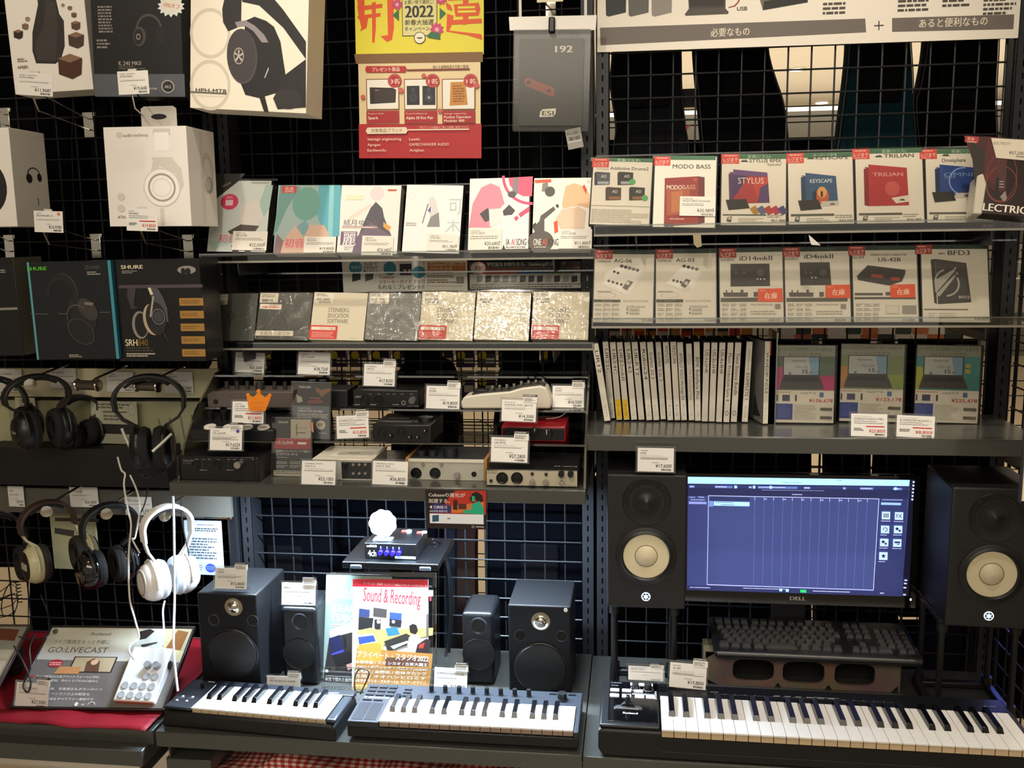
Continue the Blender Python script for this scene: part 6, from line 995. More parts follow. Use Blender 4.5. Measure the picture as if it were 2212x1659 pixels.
b.P([(884, 1352), (892, 1347), (900, 1350), (903, 1362), (898, 1370), (886, 1366)], '#1c1715').P([(884, 1376), (892, 1370), (904, 1372), (912, 1384), (906, 1410), (886, 1412), (880, 1394)], '#cfe0ec').P([(902, 1392), (920, 1380), (931, 1382), (926, 1415), (896, 1415)], '#2a1a1a').P([(906, 1392), (918, 1388), (914, 1400), (905, 1400)], '#c9342a').P([(921, 1326), (926, 1326), (926, 1376), (921, 1376)], '#5c5656').P([(772, 1400), (935, 1412), (928, 1488), (762, 1487)], '#a97838').P([(776, 1392), (822, 1388), (826, 1430), (770, 1432)], '#d9923a').R(833, 1420, 926, 1440, '#5a3a2c')
b.T('プライベート・スタジオ2022', 771, 1418, 926, 13, '#f6f3ee', 2.2, yb1=1429)
for i, s_ in enumerate(('水野良樹 / スガ シカオ / 古坂大魔王', 'LOKU / デヴィッド・バロン / yonawo', '石毛輝 / 染野拓 / 若林タカツグ', '克哉 / オオハシヒロミチ', '山本幸治 マリオ・ガルダートJr. ラビア・ピアイニ')): b.T(s_, 768-i*.8, 1432+i*10, 924-i, 6.5, '#f1ece2', 1.2, yb1=1439+i*9.8)
b.S(766, 1478, 800, 1484, 1, '#e6cf6a'); b.build('cover', t, smooth=0).matrix_parent_inverse = Matrix()
fr = face((700, 1487), (931, 1492), (722, 1240), Z=ZB+.001, lean=14); w, h = fr.w, fr.h; b = MB(fr); b.box(-.003, -.012, 0, w+.003, -.010, .05, GL); b.box(-.003, .044, 0, w+.003, .046, h, GL); b.box(-.003, -.012, 0, w+.003, .046, .002, GL); b.box(w+.002, .043, 0, w+.004, .0465, h, GLe); b.box(-.003, -.0122, .0495, w+.003, -.0098, .051, GLe); tag(b.build('magazine_stand', smooth=0), 'clear acrylic stand holding the two magazines', 'stand')
# ------------------------------------------------------------------ boards behind the hanging headphones
ST2 = mat('#8f8f88', .4, .3)
def board(pts, Y, th, m, name, label, cat, extra=None):
    bl, br, tl = pts; fr = face(bl, br, tl, Y=Y, roll=False); b = MB(fr); b.box(0, 0, 0, fr.w, th, fr.h, m)
    if extra: extra(b)
    return fr, tag(b.build(name, smooth=0), label, cat)
board(((-30, 856), (474, 862), (-30, 796)), -.075, .012, mat('#cfc9a4', .4), 'card_rail', 'cream card rail behind the upper row of hanging headphones', 'rail')
board(((-30, 966), (452, 972), (-30, 862)), -.045, .008, mat('#a9a884', .45), 'backing_board', 'pale yellow backing board behind the upper hanging headphones', 'board', lambda b: [b.P([(340+i*24, 905-i*3), (344+i*24, 905-i*3), (366+i*20, 975), (362+i*20, 975)], '#7a785f') for i in range(5)]+[b.R(-30, 860, 474, 868, '#15130f')])
fr, o = board(((-30, 1046), (364, 1054), (-30, 966)), -.12, .11, mat('#0b0b0c', .55), 'ledge_box', 'long black ledge under the upper hanging headphones', 'ledge')
board(((-30, 1105), (500, 1112), (-30, 1052)), -.075, .012, mat('#5c5a52', .4), 'card_rail', 'grey card rail behind the lower row of hanging headphones', 'rail')
board(((118, 1228), (214, 1229), (118, 1106)), -.03, .006, mat('#b9b890', .45), 'backing_board', 'pale yellow panel behind the black glossy headphones', 'board', lambda b: b.R(118, 1118, 214, 1128, '#3f3d33').P([(118, 1140), (160, 1146), (160, 1160), (118, 1152)], '#45433a'))
G5 = 'price cards on the headphone rails'
for i, (x0, x1, y0, y1, mk, nm, pr, Y) in enumerate(((-10, 50, 797, 846, '', 'MDR-CD900ST', '21,780', -.082), (110, 166, 795, 838, 'JVC', 'HA-MX100V', '27,500', -.082), (232, 290, 803, 846, 'PIONEER', 'HDJ-X7', '18,700', -.082), (356, 418, 803, 849, 'PIONEER', 'HDJ-X10', '27,500', -.082), (20, 54, 1050, 1094, '', 'HD599', '28,050', -.082), (153, 214, 1052, 1095, 'SHURE', 'SRH1540', '26,400', -.082), (272, 330, 1073, 1112, 'SONY', 'MDR-7506', '13,200', -.082))):
    pcard((x0, y1), (x1, y1+1), (x0+3, y0), mk, nm, pr, 'price card on the headphone rail reading '+pr+(' yen, behind the stand corner headphones' if i == 0 else ' yen beside the first hanging headphones' if i == 1 else ' yen behind the empty roller' if i == 2 else ' yen next to the silver armed headphones' if i == 3 else ' yen behind the cream headphones' if i == 4 else ' yen behind the glossy headphones' if i == 5 else ' yen beside the white cables'), Y=Y, holder=False, lean=0, grp=G5, desc='')
def sheet(bl, br, tl, Y, col, label, f, name='info_card', cat='sign', lean=0, hold=False):
    fr = face(bl, br, tl, Y=Y, lean=lean); b = MB(fr); b.box(0, 0, 0, fr.w, .001, fr.h, mat(col, .4)); f(b); return tag(b.build(name, smooth=0), label, cat)
sheet((37, 936), (80, 938), (40, 858), -.06, '#c9c7a8', 'cream printed information card behind the first big headphones', lambda b: b.S(42, 862, 80, 930, 13, '#6a6858'))
sheet((201, 950), (300, 953), (204, 866), -.07, '#b9b8a0', 'white and dark information card behind the silver armed headphones', lambda b: (b.R(200, 915, 300, 960, '#26231f'), b.S(208, 870, 290, 885, 2, '#6a6858'), b.R(222, 888, 275, 892, '#55534a'), b.S(224, 895, 275, 910, 2, '#6a6858'), b.R(200, 936, 300, 960, '#a9a88f'), b.E(285, 885, 8, 14, '#8f8d78', ring=.1)))
sheet((405, 1240), (485, 1243), (402, 1123), -.06, '#ccd6e6', 'bluish white paper with a blue disc beside the white headphones', lambda b: (b.S(426, 1132, 468, 1136, 1, '#3a3f4a'), b.S(406, 1139, 476, 1150, 2, '#3a3f4a'), b.S(404, 1160, 472, 1210, 8, '#5a6270'), b.E(455, 1227, 11, 9.5, '#3a56c4'), b.S(446, 1222, 464, 1232, 2, '#7f92dd'), b.S(408, 1218, 440, 1238, 4, '#8f98a8')))
sheet((394, 1119), (500, 1122), (396, 1070), -.055, '#a9763f', 'orange and brown picture panel above the bluish white paper', lambda b: (b.P([(396, 1072), (430, 1070), (420, 1100), (400, 1116)], '#7a5a3a'), b.P([(440, 1072), (470, 1071), (460, 1100), (430, 1108)], '#4a3020'), b.P([(462, 1080), (500, 1072), (500, 1118), (466, 1118)], '#d9c48f'), b.P([(408, 1119), (420, 1100), (450, 1096), (476, 1112), (470, 1121)], '#8f9db5'), b.P([(440, 1112), (466, 1106), (470, 1118), (442, 1119)], '#26262c')))
b = MB(WF(aY(504, 1240, -.05))); b.box(-.002, -.01, -.12, .003, .03, .20, mat('#151618', .5)); tag(b.build('frame_edge', smooth=0), 'thin black upright edge between white paper and the slotted posts', 'frame')
sheet((283, 1142), (312, 1143), (283, 1078), -.045, '#a8282c', 'red notice with white 500 behind the white cables', lambda b: (b.R(278, 1070, 312, 1124, '#b9b2ac'), b.T('500', 283, 1138, 308, 9, '#e9d9d2', 2)))
# roller hooks
def roller(px, py, Yb, yaw, label, ln=.056, vis=True):
    A = aY(px, py, -.20); t = thing('roller_hook', label, 'hook', WF(A), 'chrome roller hooks'); c, s_ = math.cos(math.radians(yaw)), math.sin(math.radians(yaw)); d = V((c, s_, 0))
    b = MB(); b.cyl(-d*ln/2, d*ln/2, .0115, mat('#6b6860', .25, .7), 24); b.build('roller', t)
    for k in (-1, 1): b = MB(); b.lathe([(.0125, -.003), (.0145, 0), (.0135, .003), (.005, .0045), (0, .0045)], CHR, d*k*ln/2, d*k); b.build('end_cap', t)
    b = MB(); b.tube([(0, 0, .0), (.008, .02, .012), (.022, .115, .026), (.022, .14, .026)], .0035, CHR, 8); b.build('arm', t)
roller(62, 827, 0, -50, 'chrome roller hook inside the first big black headphones')
roller(190, 832, 0, -8, 'empty chrome roller hook between two hanging headphones')
roller(319, 834, 0, -8, 'chrome roller hook carrying the silver armed headphones')
roller(100, 1098, 0, -55, 'chrome roller hook inside the cream headphones')
roller(228, 1103, 0, -55, 'chrome roller hook inside the black glossy headphones')
roller(350, 1108, 0, -50, 'chrome roller hook inside the white headphones')
# ------------------------------------------------------------------ headphones
def phones(px, py, Y, yaw, Wd, drop, R_, label, band, cup, pad, plate, bw=.03, arc=.062, tilt=0, splay=1.0, thick=.03, yoke=None, detail=None, grp=None, plr=.68):
    o = aY(px, py, Y); a = math.radians(yaw); fr = Fr(o, (math.cos(a), math.sin(a), 0), (0, 0, 1)); t = thing('headphones', label, 'headphones', fr, grp)
    pts = [(math.cos(math.radians(k))*Wd, -arc+arc*math.sin(math.radians(k))) for k in range(176, 3, -8)]; z1 = -drop+R_*.95; s1 = splay
    sl, sr = s1 if isinstance(s1, tuple) else (s1, s1); fk = lambda sp, k: 1+(sp-1)*(0, .06, .34, 1)[k]; left = [(-Wd*fk(sl, k), -arc-(z1*-1-arc)*k/3) for k in (3, 2, 1)]; right = [(Wd*fk(sr, k), -arc-(z1*-1-arc)*k/3) for k in (1, 2, 3)]
    b = MB(); b.strap(left[2:]+pts+right[:1], bw, .007, band); b.build('headband', t, bevel=.0012)
    b = MB(); b.strap([(x*.90, z-.007) for x, z in pts[5:-5]], bw*.85, .006, mat('#141414', .8)); b.build('band_cushion', t, bevel=.002)
    for sgn, L in ((-1, left), (1, right[::-1])):
        b = MB(); b.strap([L[2], L[1], L[0]], bw*.55, .005, yoke or band); b.build('slider', t, bevel=.0008)
        x0 = L[0][0]; c = V((x0*1.0, 0, -drop)); d = V((sgn, 0, 0))
        b = MB(); b.lathe([(0, -.004), (R_*.96, -.004), (R_, 0), (R_*.99, thick*.35), (R_*.86, thick*.7), (R_*.72, thick*.86), (0, thick*.9)], cup, c, d, 40, sx=.88); b.build('ear_cup', t)
        b = MB(); b.lathe([(R_*.5, -.004), (R_*.97, -.004), (R_*1.0, -.012), (R_*.9, -.022), (R_*.62, -.023), (R_*.5, -.012)], pad, c, d, 40, sx=.88); b.build('ear_pad', t)
        b = MB(); b.lathe([(R_*plr, thick*.84), (R_*plr, thick*.93), (R_*plr*.92, thick*.97), (0, thick*.97)], plate, c, d, 40, sx=.88); b.build('cup_plate', t)
        q = [c+V((sgn*thick*.3, math.cos(math.radians(k))*R_*.95, math.sin(math.radians(k))*R_*1.06)) for k in range(-10, 191, 20)]; b = MB(); b.tube(q, (.003, .003), yoke or band, 6); b.build('yoke', t)
    if detail: detail(t, fr, -1, V((left[0][0], 0, -drop)), thick, R_)
    return t, fr
K1, K2, K3 = mat('#17181a', .45), mat('#0d0e0f', .35), mat('#101010', .85)
def mark(txt, col, w, h, dz=0, dx=0):
    def f(t, fr, s, c, th, R_):
        b = MB(fr); b.plane(c+V((-th*.975, 0, 0)), (0, -1, 0), (0, 0, 1)); b.T(txt, dx-w/2, dz-h/2, dx+w/2, h, col, 1.5, uv=True); b.build('cup_print', t, smooth=0).matrix_parent_inverse = Matrix()
    return f
GH = 'headphones hanging on roller hooks'
phones(76, 812, -.20, 52, .072, .128, .046, 'big black headphones with white lettered cup on the first roller hook', K1, K2, K3, mat('#141516', .4), detail=mark('SONY', '#c9c7c0', .028, .006, .0), arc=.05, splay=(.40, .65))
phones(-28, 815, -.20, 52, .08, .125, .046, 'black headphones mostly outside the photo edge, upper row', K1, K2, K3, mat('#26252a', .35), arc=.07)
phones(166, 856, -.10, 60, .045, .095, .034, 'dark headphones hanging further back behind the empty roller', mat('#2a2724', .5), K2, K3, mat('#26231f', .5), arc=.03, splay=.7)
def silver(t, fr, s, c, th, R_):
    for q in (((-.062, -.012, -.118), (-.056, -.016, -.136), (-.045, -.024, -.160)), ((.052, -.045, -.130), (.034, -.058, -.146), (.012, -.070, -.164))):
        b = MB(); b.tube([V(p) for p in q], .0036, mat('#d3cfc2', .3, .5), 8); b.build('silver_arm', t)
t, fr = phones(318, 812, -.205, 18, .078, .168, .050, 'black headphones with two silver arms and coiled cord', K1, K2, K3, K1, arc=.058, splay=.36, thick=.020, yoke=mat('#141414', .4), detail=silver)
b = MB(); q = [V((.0+.03*math.cos(a*.12)+.004*math.cos(a), -.03+.004*math.sin(a), -.212-.022*math.sin(a*.12)-.0)) for a in [k*.7 for k in range(38)]]; b.tube(q, .0016, K2, 5); b.build('coiled_cord', t)
def sen(t, fr, s, c, th, R_):
    b = MB(); b.box(-th*1.06+c.x, -.022, c.z-.006, c.x-th*.9, .008, c.z+.010, mat('#cfc6b8', .3, .4)); b.build('name_plate', t, bevel=.001)
phones(98, 1085, -.20, 52, .061, .146, .047, 'cream headphones with dark brown oval plates and silver badge', mat('#3a2a26', .45), mat('#c9c49a', .3), mat('#26211c', .8), mat('#1d1412', .55), yoke=mat('#cfc9a2', .35), thick=.032, detail=sen, arc=.05, plr=.74, splay=(.5, 1.25))
phones(232, 1090, -.20, 52, .063, .150, .046, 'glossy black headphones beside the cream ones', K1, mat('#08090b', .08, spec=.8), K3, mat('#0a0b0d', .12, spec=.8), thick=.034, detail=mark('SHURE', '#c98a70', .024, .005, -.004), arc=.05, splay=(.74, .38))
WHM = mat('#e6e2dc', .35)
t, fr = phones(358, 1094, -.215, 48, .057, .172, .048, 'white headphones with silver ring cups lit from the next compartment', WHM, WHM, mat('#cfd6dc', .7), mat('#ded8d2', .4), yoke=WHM, thick=.036, arc=.05, plr=.7, splay=(.62, .45))
b = MB(); c = V((-.0353, 0, -.172)); b.lathe([(.030, .0352), (.030, .0362), (.0275, .0362), (.0275, .0352)], mat('#9a928c', .3, .6), c, (-1, 0, 0), 40, sx=.88); b.build('silver_ring', t)
phones(-20, 1110, -.20, 52, .07, .14, .045, 'dark headphones mostly outside the photo edge, lower row', K1, mat('#1a1b1d', .6), K3, mat('#1c1d20', .6), arc=.065)
# cords
def cord(pts, r, m, label, name='cord', cat='cable', grp=None):
    P_ = [aY(x, y, Y) for x, y, Y in pts]; fr = WF(P_[0]); b = MB(fr); b.tube([p-P_[0] for p in crspl(P_, 7)], r, m, 6); return tag(b.build(name), label, cat, grp)
WC, BC = mat('#cfcac0', .45), mat('#0e0e10', .5)
cord([(254, 987, -.22), (262, 1015, -.22), (270, 1024, -.22), (268, 1050, -.23), (277, 1105, -.24), (283, 1135, -.25), (278, 1200, -.26), (280, 1290, -.28), (292, 1340, -.32), (300, 1378, -.36), (281, 1395, -.38), (280, 1410, -.39), (290, 1425, -.39)], .0022, WC, 'long pale cord from the silver armed headphones down to the white box')
cord([(281, 1026, -.22), (294, 1055, -.22), (300, 1080, -.22), (301, 1110, -.23), (292, 1160, -.24), (286, 1165, -.25), (302, 1195, -.26)], .0022, WC, 'short pale cord crossing a black one beside the white headphones')
cord([(374, 1072, -.27), (376, 1150, -.27), (377, 1290, -.28), (375, 1390, -.36), (378, 1440, -.40), (384, 1493, -.43)], .0028, mat('#dde4ee', .4), 'thick white cord hanging straight down in front of the white headphones')
cord([(356, 1298, -.25), (352, 1320, -.27), (354, 1360, -.33), (352, 1395, -.36)], .0022, mat('#dde4ee', .4), 'short white cord from the white headphones to the white box')
cord([(320, 1050, -.2), (312, 1090, -.2), (292, 1130, -.21), (278, 1180, -.2), (290, 1240, -.2)], .0016, BC, 'thin black cord behind the pale cords')
cord([(389, 1078, -.2), (396, 1140, -.2), (408, 1200, -.2), (410, 1250, -.2)], .0016, BC, 'thin black cord beside the bluish white paper')
cord([(88, 1285, -.22), (105, 1330, -.24), (108, 1360, -.30), (98, 1378, -.33), (70, 1382, -.33), (40, 1375, -.33)], .0016, BC, 'thin black cord curling by the tilted board corner')
cord([(40, 1258, -.10), (20, 1262, -.1), (4, 1300, -.1), (8, 1330, -.1), (32, 1320, -.1), (38, 1290, -.1), (20, 1285, -.1), (-6, 1300, -.1)], .0014, BC, 'black looped cord against the bright gap')
fr = WF(aY(-8, 1335, -.1)); b = MB(fr)
for i in range(4): b.tube([(0, 0, .02*i), (.05, 0, .028*i+.01), (.06, 0, .02*i+.03)], .0012, BC, 5)
p0 = aY(38, 1255, -.1)-fr.o; b.tube([p0+V((.006*math.cos(k*.8), .006*math.sin(k*.8), -k*.0012)) for k in range(50)], .0014, BC, 5)
tag(b.build('coiled_cord'), 'black coiled cord hanging over the bright gap at the photo edge', 'cable')
# ------------------------------------------------------------------ livestream board, white box, cloth
ZC = aY(300, 1577, -.49).z
def clothmesh(fr, nx, ny, f, m, name, label, cat='cloth'):
    b = MB(fr); vs = [f(i/nx, j/ny) for j in range(ny+1) for i in range(nx+1)]; b.add(vs, [(j*(nx+1)+i, j*(nx+1)+i+1, (j+1)*(nx+1)+i+1, (j+1)*(nx+1)+i) for j in range(ny) for i in range(nx)], m)
    o = b.build(name, smooth=180); s = o.modifiers.new('thick', 'SOLIDIFY'); s.thickness = .0012; return tag(o, label, cat)
def rc(u, v):
    x = u*.89; y = v*.475; d = 0 if y < .45 else (y-.45)
    wob = .002*math.sin(u*23+v*7)+.0018*math.sin(u*41-v*19); return (x+.01*math.sin(v*9)*u, .475-y-.03+.0, .004+max(0, wob)*(1+2*v)-d*.25+.0)
fr = WF((-1.81, -.50, ZC)); clothmesh(fr, 60, 26, lambda u, v: (u*.885+.012*v*math.sin(u*9), .45-.455*v+.004*math.sin(u*30)*v, .005+.004*v*abs(math.sin(u*17+1.3)+.6*math.sin(u*39+v*4))), mat('#7c0d1a', .6, spec=.3), 'red_cloth', 'crimson red cloth lying on the shelf under the livestream board')
LN = 58
fr = face((27, 1526), (352, 1531), (150, 1356), Z=ZC+.012, lean=LN); w, h = fr.w, fr.h; t = thing('display_board', 'tilted grey and white live streaming display board on the red cloth', 'display board', fr)
b = MB(fr); b.box(0, 0, 0, w, .004, h, mat('#77726f', .3)); U = lambda a, c: (w*a, h*c)
b.P([U(0, .58), U(1, .56), U(1, 1), U(0, 1)], '#c9c6b4', uv=True).P([U(0, .70), U(.62, .70), U(.62, .58), U(0, .58)], '#c2bfb8', uv=True).P([U(.60, .60), U(.80, .60), U(.84, 1), U(.66, 1)], '#b5b8b0', uv=True).P([U(.84, .58), U(1, .62), U(1, 1), U(.82, 1)], '#b9b290', uv=True).P([U(.86, .72), U(.97, .70), U(.98, .95), U(.90, .98)], '#8a5a2c', uv=True).P([U(.63, .95), U(.70, .99), U(.74, .96), U(.70, .86), U(.65, .84)], '#2a211e', uv=True).P([U(.68, .78), U(.79, .82), U(.79, .80), U(.70, .74)], '#33302c', uv=True).P([U(.80, .60), U(1, .60), U(1, .70), U(.86, .74)], '#cfc89f', uv=True)
b.T('Roland', w*.30, h*.90, w*.44, h*.035, '#7a7870', 1.5, uv=True).T('ライブ配信をもっと手軽に', w*.06, h*.79, w*.46, h*.05, '#77756d', .2, uv=True).T('GO:LIVECAST', w*.05, h*.67, w*.47, h*.07, '#6a6864', .2, uv=True)
b.P([U(.26, .42), U(.56, .42), U(.56, .62), U(.26, .62)], '#2c2a28', uv=True).P([U(.27, .43), U(.55, .43), U(.55, .61), U(.27, .61)], '#b9a888', uv=True).P([U(.37, .43), U(.47, .43), U(.45, .56), U(.40, .60), U(.36, .55)], '#6a4a38', uv=True).E(w*.415, h*.55, w*.025, h*.035, '#e0b89a', uv=True).P([U(.17, .40), U(.34, .40), U(.34, .49), U(.19, .49)], '#c98f5c', uv=True).E(w*.15, h*.53, w*.05, h*.05, '#b02c34', uv=True).S(w*.11, h*.55, w*.19, h*.50, 2, '#e9b9b4', uv=True)
for k, (s_, y, x0, x1) in enumerate((('ライブ配信の人気プラットフォームに対応。', .35, .06, .50), ('高音質で配信、音のトラブルの心配なし', .30, .08, .50), ('動画、写真再生もボタンひとつ', .20, .17, .55), ('ワンランク上の配信も', .14, .22, .48), ('BGM・効果音もすべてフリー素材です', .08, .10, .52))): b.T(s_, w*x0, h*y, w*x1, h*.03, '#e9e5e0', 1, uv=True)
b.P([U(.02, .35), U(.045, .35), U(.045, .375), U(.02, .375)], '#c9343c', uv=True); b.E(w*.42, h*.035, w*.012, h*.025, '#e9e5e0', uv=True).E(w*.52, h*.03, w*.025, h*.035, '#e9e5e0', uv=True, ring=.2, a0=0, a1=180).T('or', w*.455, h*.02, w*.48, h*.02, '#e9e5e0', 1, uv=True)
b.build('printed_board', t, smooth=0).matrix_parent_inverse = Matrix(); b = MB(); 
for a in ((-.004, -.006, 0, w+.004, .005, .0), ): pass
b.box(-.005, -.003, -.005, w+.005, .007, 0, mat('#2c2526', .25)); b.box(-.005, -.003, h, w+.005, .007, h+.005, mat('#2c2526', .25)); b.box(-.005, -.003, 0, 0, .007, h, mat('#2c2526', .25)); b.box(w, -.003, 0, w+.005, .007, h, mat('#2c2526', .25)); b.build('clear_frame', t, bevel=.001)
b = MB(); b.cyl((w*.04, -.001, h*.94), (w*.04, -.005, h*.94), .006, mat('#7d7a5c', .3, .5), 18); b.build('mounting_screw', t); b = MB(); k = math.radians(LN); b.box(w*.1, .008, h*.45, w*.9, .012, h*.5, GL); b.build('rear_rest', t)
f2 = face((243, 1512), (331, 1517), (306, 1397), Z=ZC+.034, lean=LN-6); w, h = f2.w, f2.h; t = thing('streaming_mixer', 'white streaming mixer with round grey pads propped on the livestream board', 'mixer', f2)
b = MB(); b.prism([(0, 0), (w, 0), (w, h), (0, h)], 0, .022, mat('#eef2f6', .35)); b.build('body', t, bevel=.003, seg=3); b = MB(); b.box(.003, .003, -.0012, w-.003, .019, 0, mat('#b5654f', .4)); b.build('front_edge', t)  # reddish shade on the white front edge is put into its colour
for j, n in ((.10, 4), (.27, 4), (.45, 2)):
    for i in range(n): b = MB(); u = w*(.17+.22*i) if n == 4 else w*(.60+.22*i); b.lathe([(.0088, 0), (.0088, .0015), (.0075, .0022), (0, .0018)], mat('#aeb2b6', .5), (u, 0, h*j), n=24); b.build('pad', t)
for u in (.56, .78): b = MB(); b.cyl((w*u, 0, h*.64), (w*u, -.012, h*.64), .0085, mat('#9a9c9f', .4), 24, .0075); b.build('knob', t)
b = MB(); b.cyl((w, .011, h*.72), (w+.002, .011, h*.72), .0095, mat('#14161c', .4), 24); b.build('jack', t); b = MB(); b.box(w*.1, .022, h*.6, w*.95, .030, h*.95, mat('#c9d6e4', .4)); b.build('rear_foot', t, bevel=.003)
pcard((32, 1526), (102, 1532), (41, 1473), 'ROLAND', 'GO:LIVECAST', '27,500', 'price card reading 27,500 yen standing on the red cloth', Z=ZC+.012, tab=True, lean=14)
fr = face((-230, 1520), (-10, 1485), (-120, 1352), Z=ZC+.012, lean=LN); fr = face((-270, 1478), (-8, 1482), (-160, 1352), Z=ZC+.03, lean=LN); w, h = fr.w, fr.h; t = thing('display_board', 'second tilted board with line drawings, cut by the photo edge', 'display board', fr)
b = MB(fr); b.box(0, 0, 0, w, .004, h, mat('#bdb5a2', .3)); b.P([(w*.55, h*.6), (w, h*.6), (w, h), (w*.55, h)], '#8f8f84', uv=True).P([(w*.72, h*.78), (w*.95, h*.75), (w*.94, h*.95), (w*.74, h*.97)], '#6a3a28', uv=True).P([(w*.8, h*.45), (w*.86, h*.44), (w*.87, h*.5), (w*.81, h*.5)], '#57534c', uv=True).R(w*.84, h*.30, w*.90, h*.18, '#8a8478', uv=True).P([(w*.70, h*.1), (w*.9, h*.2), (w*.9, h*.19), (w*.7, h*.08)], '#33302c', uv=True); b.build('printed_board', t, smooth=0).matrix_parent_inverse = Matrix()
b = MB(); b.box(w, -.003, -.005, w+.005, .007, h+.005, mat('#4a3f3c', .25)); b.box(-.005, -.003, h, w, .007, h+.005, mat('#4a3f3c', .25)); b.build('clear_frame', t, bevel=.001)
p = aZ(12, 1410, ZC+.05); b = MB(WF(p)); b.lathe([(.0, -.03), (.03, -.028), (.042, -.01), (.04, .01), (.02, .026), (0, .028)], mat('#141011', .8), (0, 0, 0), (0, 0, 1), 24, sx=.8); b.lathe([(.0, -.02), (.02, -.018), (.026, 0), (.02, .018), (0, .02)], mat('#1a1415', .8), (.03, -.02, -.02), (0, 0, 1), 20); tag(b.build('ear_pad_pair'), 'dark padded earpiece lying on the second tilted board', 'earpiece')
cord([(30, 1395, -.4), (50, 1430, -.42), (66, 1470, -.43), (60, 1495, -.44), (50, 1480, -.44), (66, 1445, -.42), (64, 1400, -.4), (75, 1370, -.35)], .0018, BC, 'black cord looping from the padded earpiece')
# ------------------------------------------------------------------ piano keyboards
KW, KWF, KB = mat('#efeeea', .22, spec=.5), mat('#c3ab88', .5), mat('#0b0c10', .18, spec=.6)
def keys(t, x0, x1, y0, y1, zt, nw, start, hf=.014, front=KWF, lip=.004):
    """x0..x1 key bed, y0 front, y1 back, zt top; start = note index of first white key in an octave"""
    pw = (x1-x0)/nw; first = None
    b = MB(); b.prism([(.0004, -.004), (pw-.0004, -.004), (pw-.0004, 0), (.0004, 0)], 0, y1-y0, KW); wk = b.build('white_key', t, bevel=.0006)
    b2 = MB(); b2.box(.0008, .0015, -hf, pw-.0008, .004, -.004, front); fk = b2.build('key_front', wk, smooth=0)
    wk.location = (x0, y0, zt)
    for i in range(1, nw):
        c = wk.copy(); COL.objects.link(c); c.parent = t; c.location = (x0+pw*i, y0, zt); d = fk.copy(); COL.objects.link(d); d.parent = c
    bw, L = pw*.56, (y1-y0)*.62; b = MB(); z1 = .0095
    b.add([(-bw/2, 0, 0), (bw/2, 0, 0), (bw/2*.8, .006, z1), (-bw/2*.8, .006, z1), (-bw/2, L, 0), (bw/2, L, 0), (bw/2*.8, L, z1+.001), (-bw/2*.8, L, z1+.001)], [(0, 1, 2, 3), (5, 4, 7, 6), (3, 2, 6, 7), (1, 5, 6, 2), (4, 0, 3, 7)], KB)
    bk = b.build('black_key', t, bevel=.0006); k = 0
    off = {0: -.10, 1: .10, 3: -.13, 4: 0, 5: .13}
    for i in range(nw-1):
        n = (start+i) % 7
        if n in (2, 6): continue
        o = bk if k == 0 else bk.copy()
        if k: COL.objects.link(o); o.parent = t
        o.location = (x0+pw*(i+1+off[n]), y1-L, zt+.0002); k += 1
# small 25 key keyboard
A = aZ(349, 1566, ZB); B = aZ(718, 1590, ZB)
fr = flat((350, 1567), (716, 1590), ZB); fr = Fr(V((-.903, -.470, ZB)), V((.385, -.022, 0)), (0, 0, 1)); t = thing('keyboard_controller', 'small piano keyboard with 25 keys and joystick on the grey shelf', 'keyboard', fr, None); M_ = mat('#1b1d21', .4)
W_, D_ = .392, .134
b = MB(); b.prism([(0, .0), (W_, .0), (W_-.004, .03), (W_-.012, .036), (.012, .036), (.004, .03)], 0, D_, mat('#101113', .45)); b.build('case', t, bevel=.006, seg=3)
b = MB(); b.box(.002, .006, .036, .068, D_-.002, .044, M_); b.build('control_panel', t, bevel=.006, seg=3); b = MB(); b.box(.068, D_-.026, .036, W_-.002, D_-.002, .046, mat('#22262d', .35)); b.build('rear_strip', t, bevel=.003)
b = MB(); b.box(W_-.024, .004, .036, W_-.002, D_-.026, .046, mat('#2a3038', .3)); b.build('end_cheek', t, bevel=.006, seg=3)
keys(t, .0690, .3670, .004, .106, .0475, 15, 0, hf=.017)
b = MB(); b.cyl((.045, .098, .044), (.046, .098, .056), .006, DK2, 18, .0075); b.build('joystick', t)
for x, y in ((.022, .052), (.045, .052), (.018, .034), (.041, .034)): b = MB(); b.cyl((x, y, .044), (x, y, .0455), .0028, mat('#d9dce0', .4), 14); b.build('button', t)
b = MB(fr); b.plane((0, 0, .0442), (1, 0, 0), (0, 1, 0)); b.R(.042, .122, .058, .126, '#c9ccd0', uv=True); b.T('microKEY', .30, .122, .33, .003, '#9fb0c4', 1, uv=True) if 0 else None; b.S(.012, .048, .03, .046, 1, '#8a8d92', uv=True); b.S(.036, .048, .054, .046, 1, '#8a8d92', uv=True)
b.plane((0, 0, .0463), (1, 0, 0), (0, 1, 0)).T('microKEY', .325, .113, .355, .004, '#c9d4e2', 1, uv=True); b.build('panel_print', t, smooth=0).matrix_parent_inverse = Matrix()
pcard((449, 1500), (517, 1504), (454, 1453), 'KORG', 'microKEY-25', '', 'price card partly hidden behind the small 25 key keyboard, farther from the magazines', Z=ZB+.001, tab=True, desc='')
pcard((576, 1509), (648, 1512), (580, 1459), 'KORG', 'MICROKEY2-25AIR', '', 'price card partly hidden behind the small keyboard, nearer the magazines', Z=ZB+.001, tab=True, desc='')
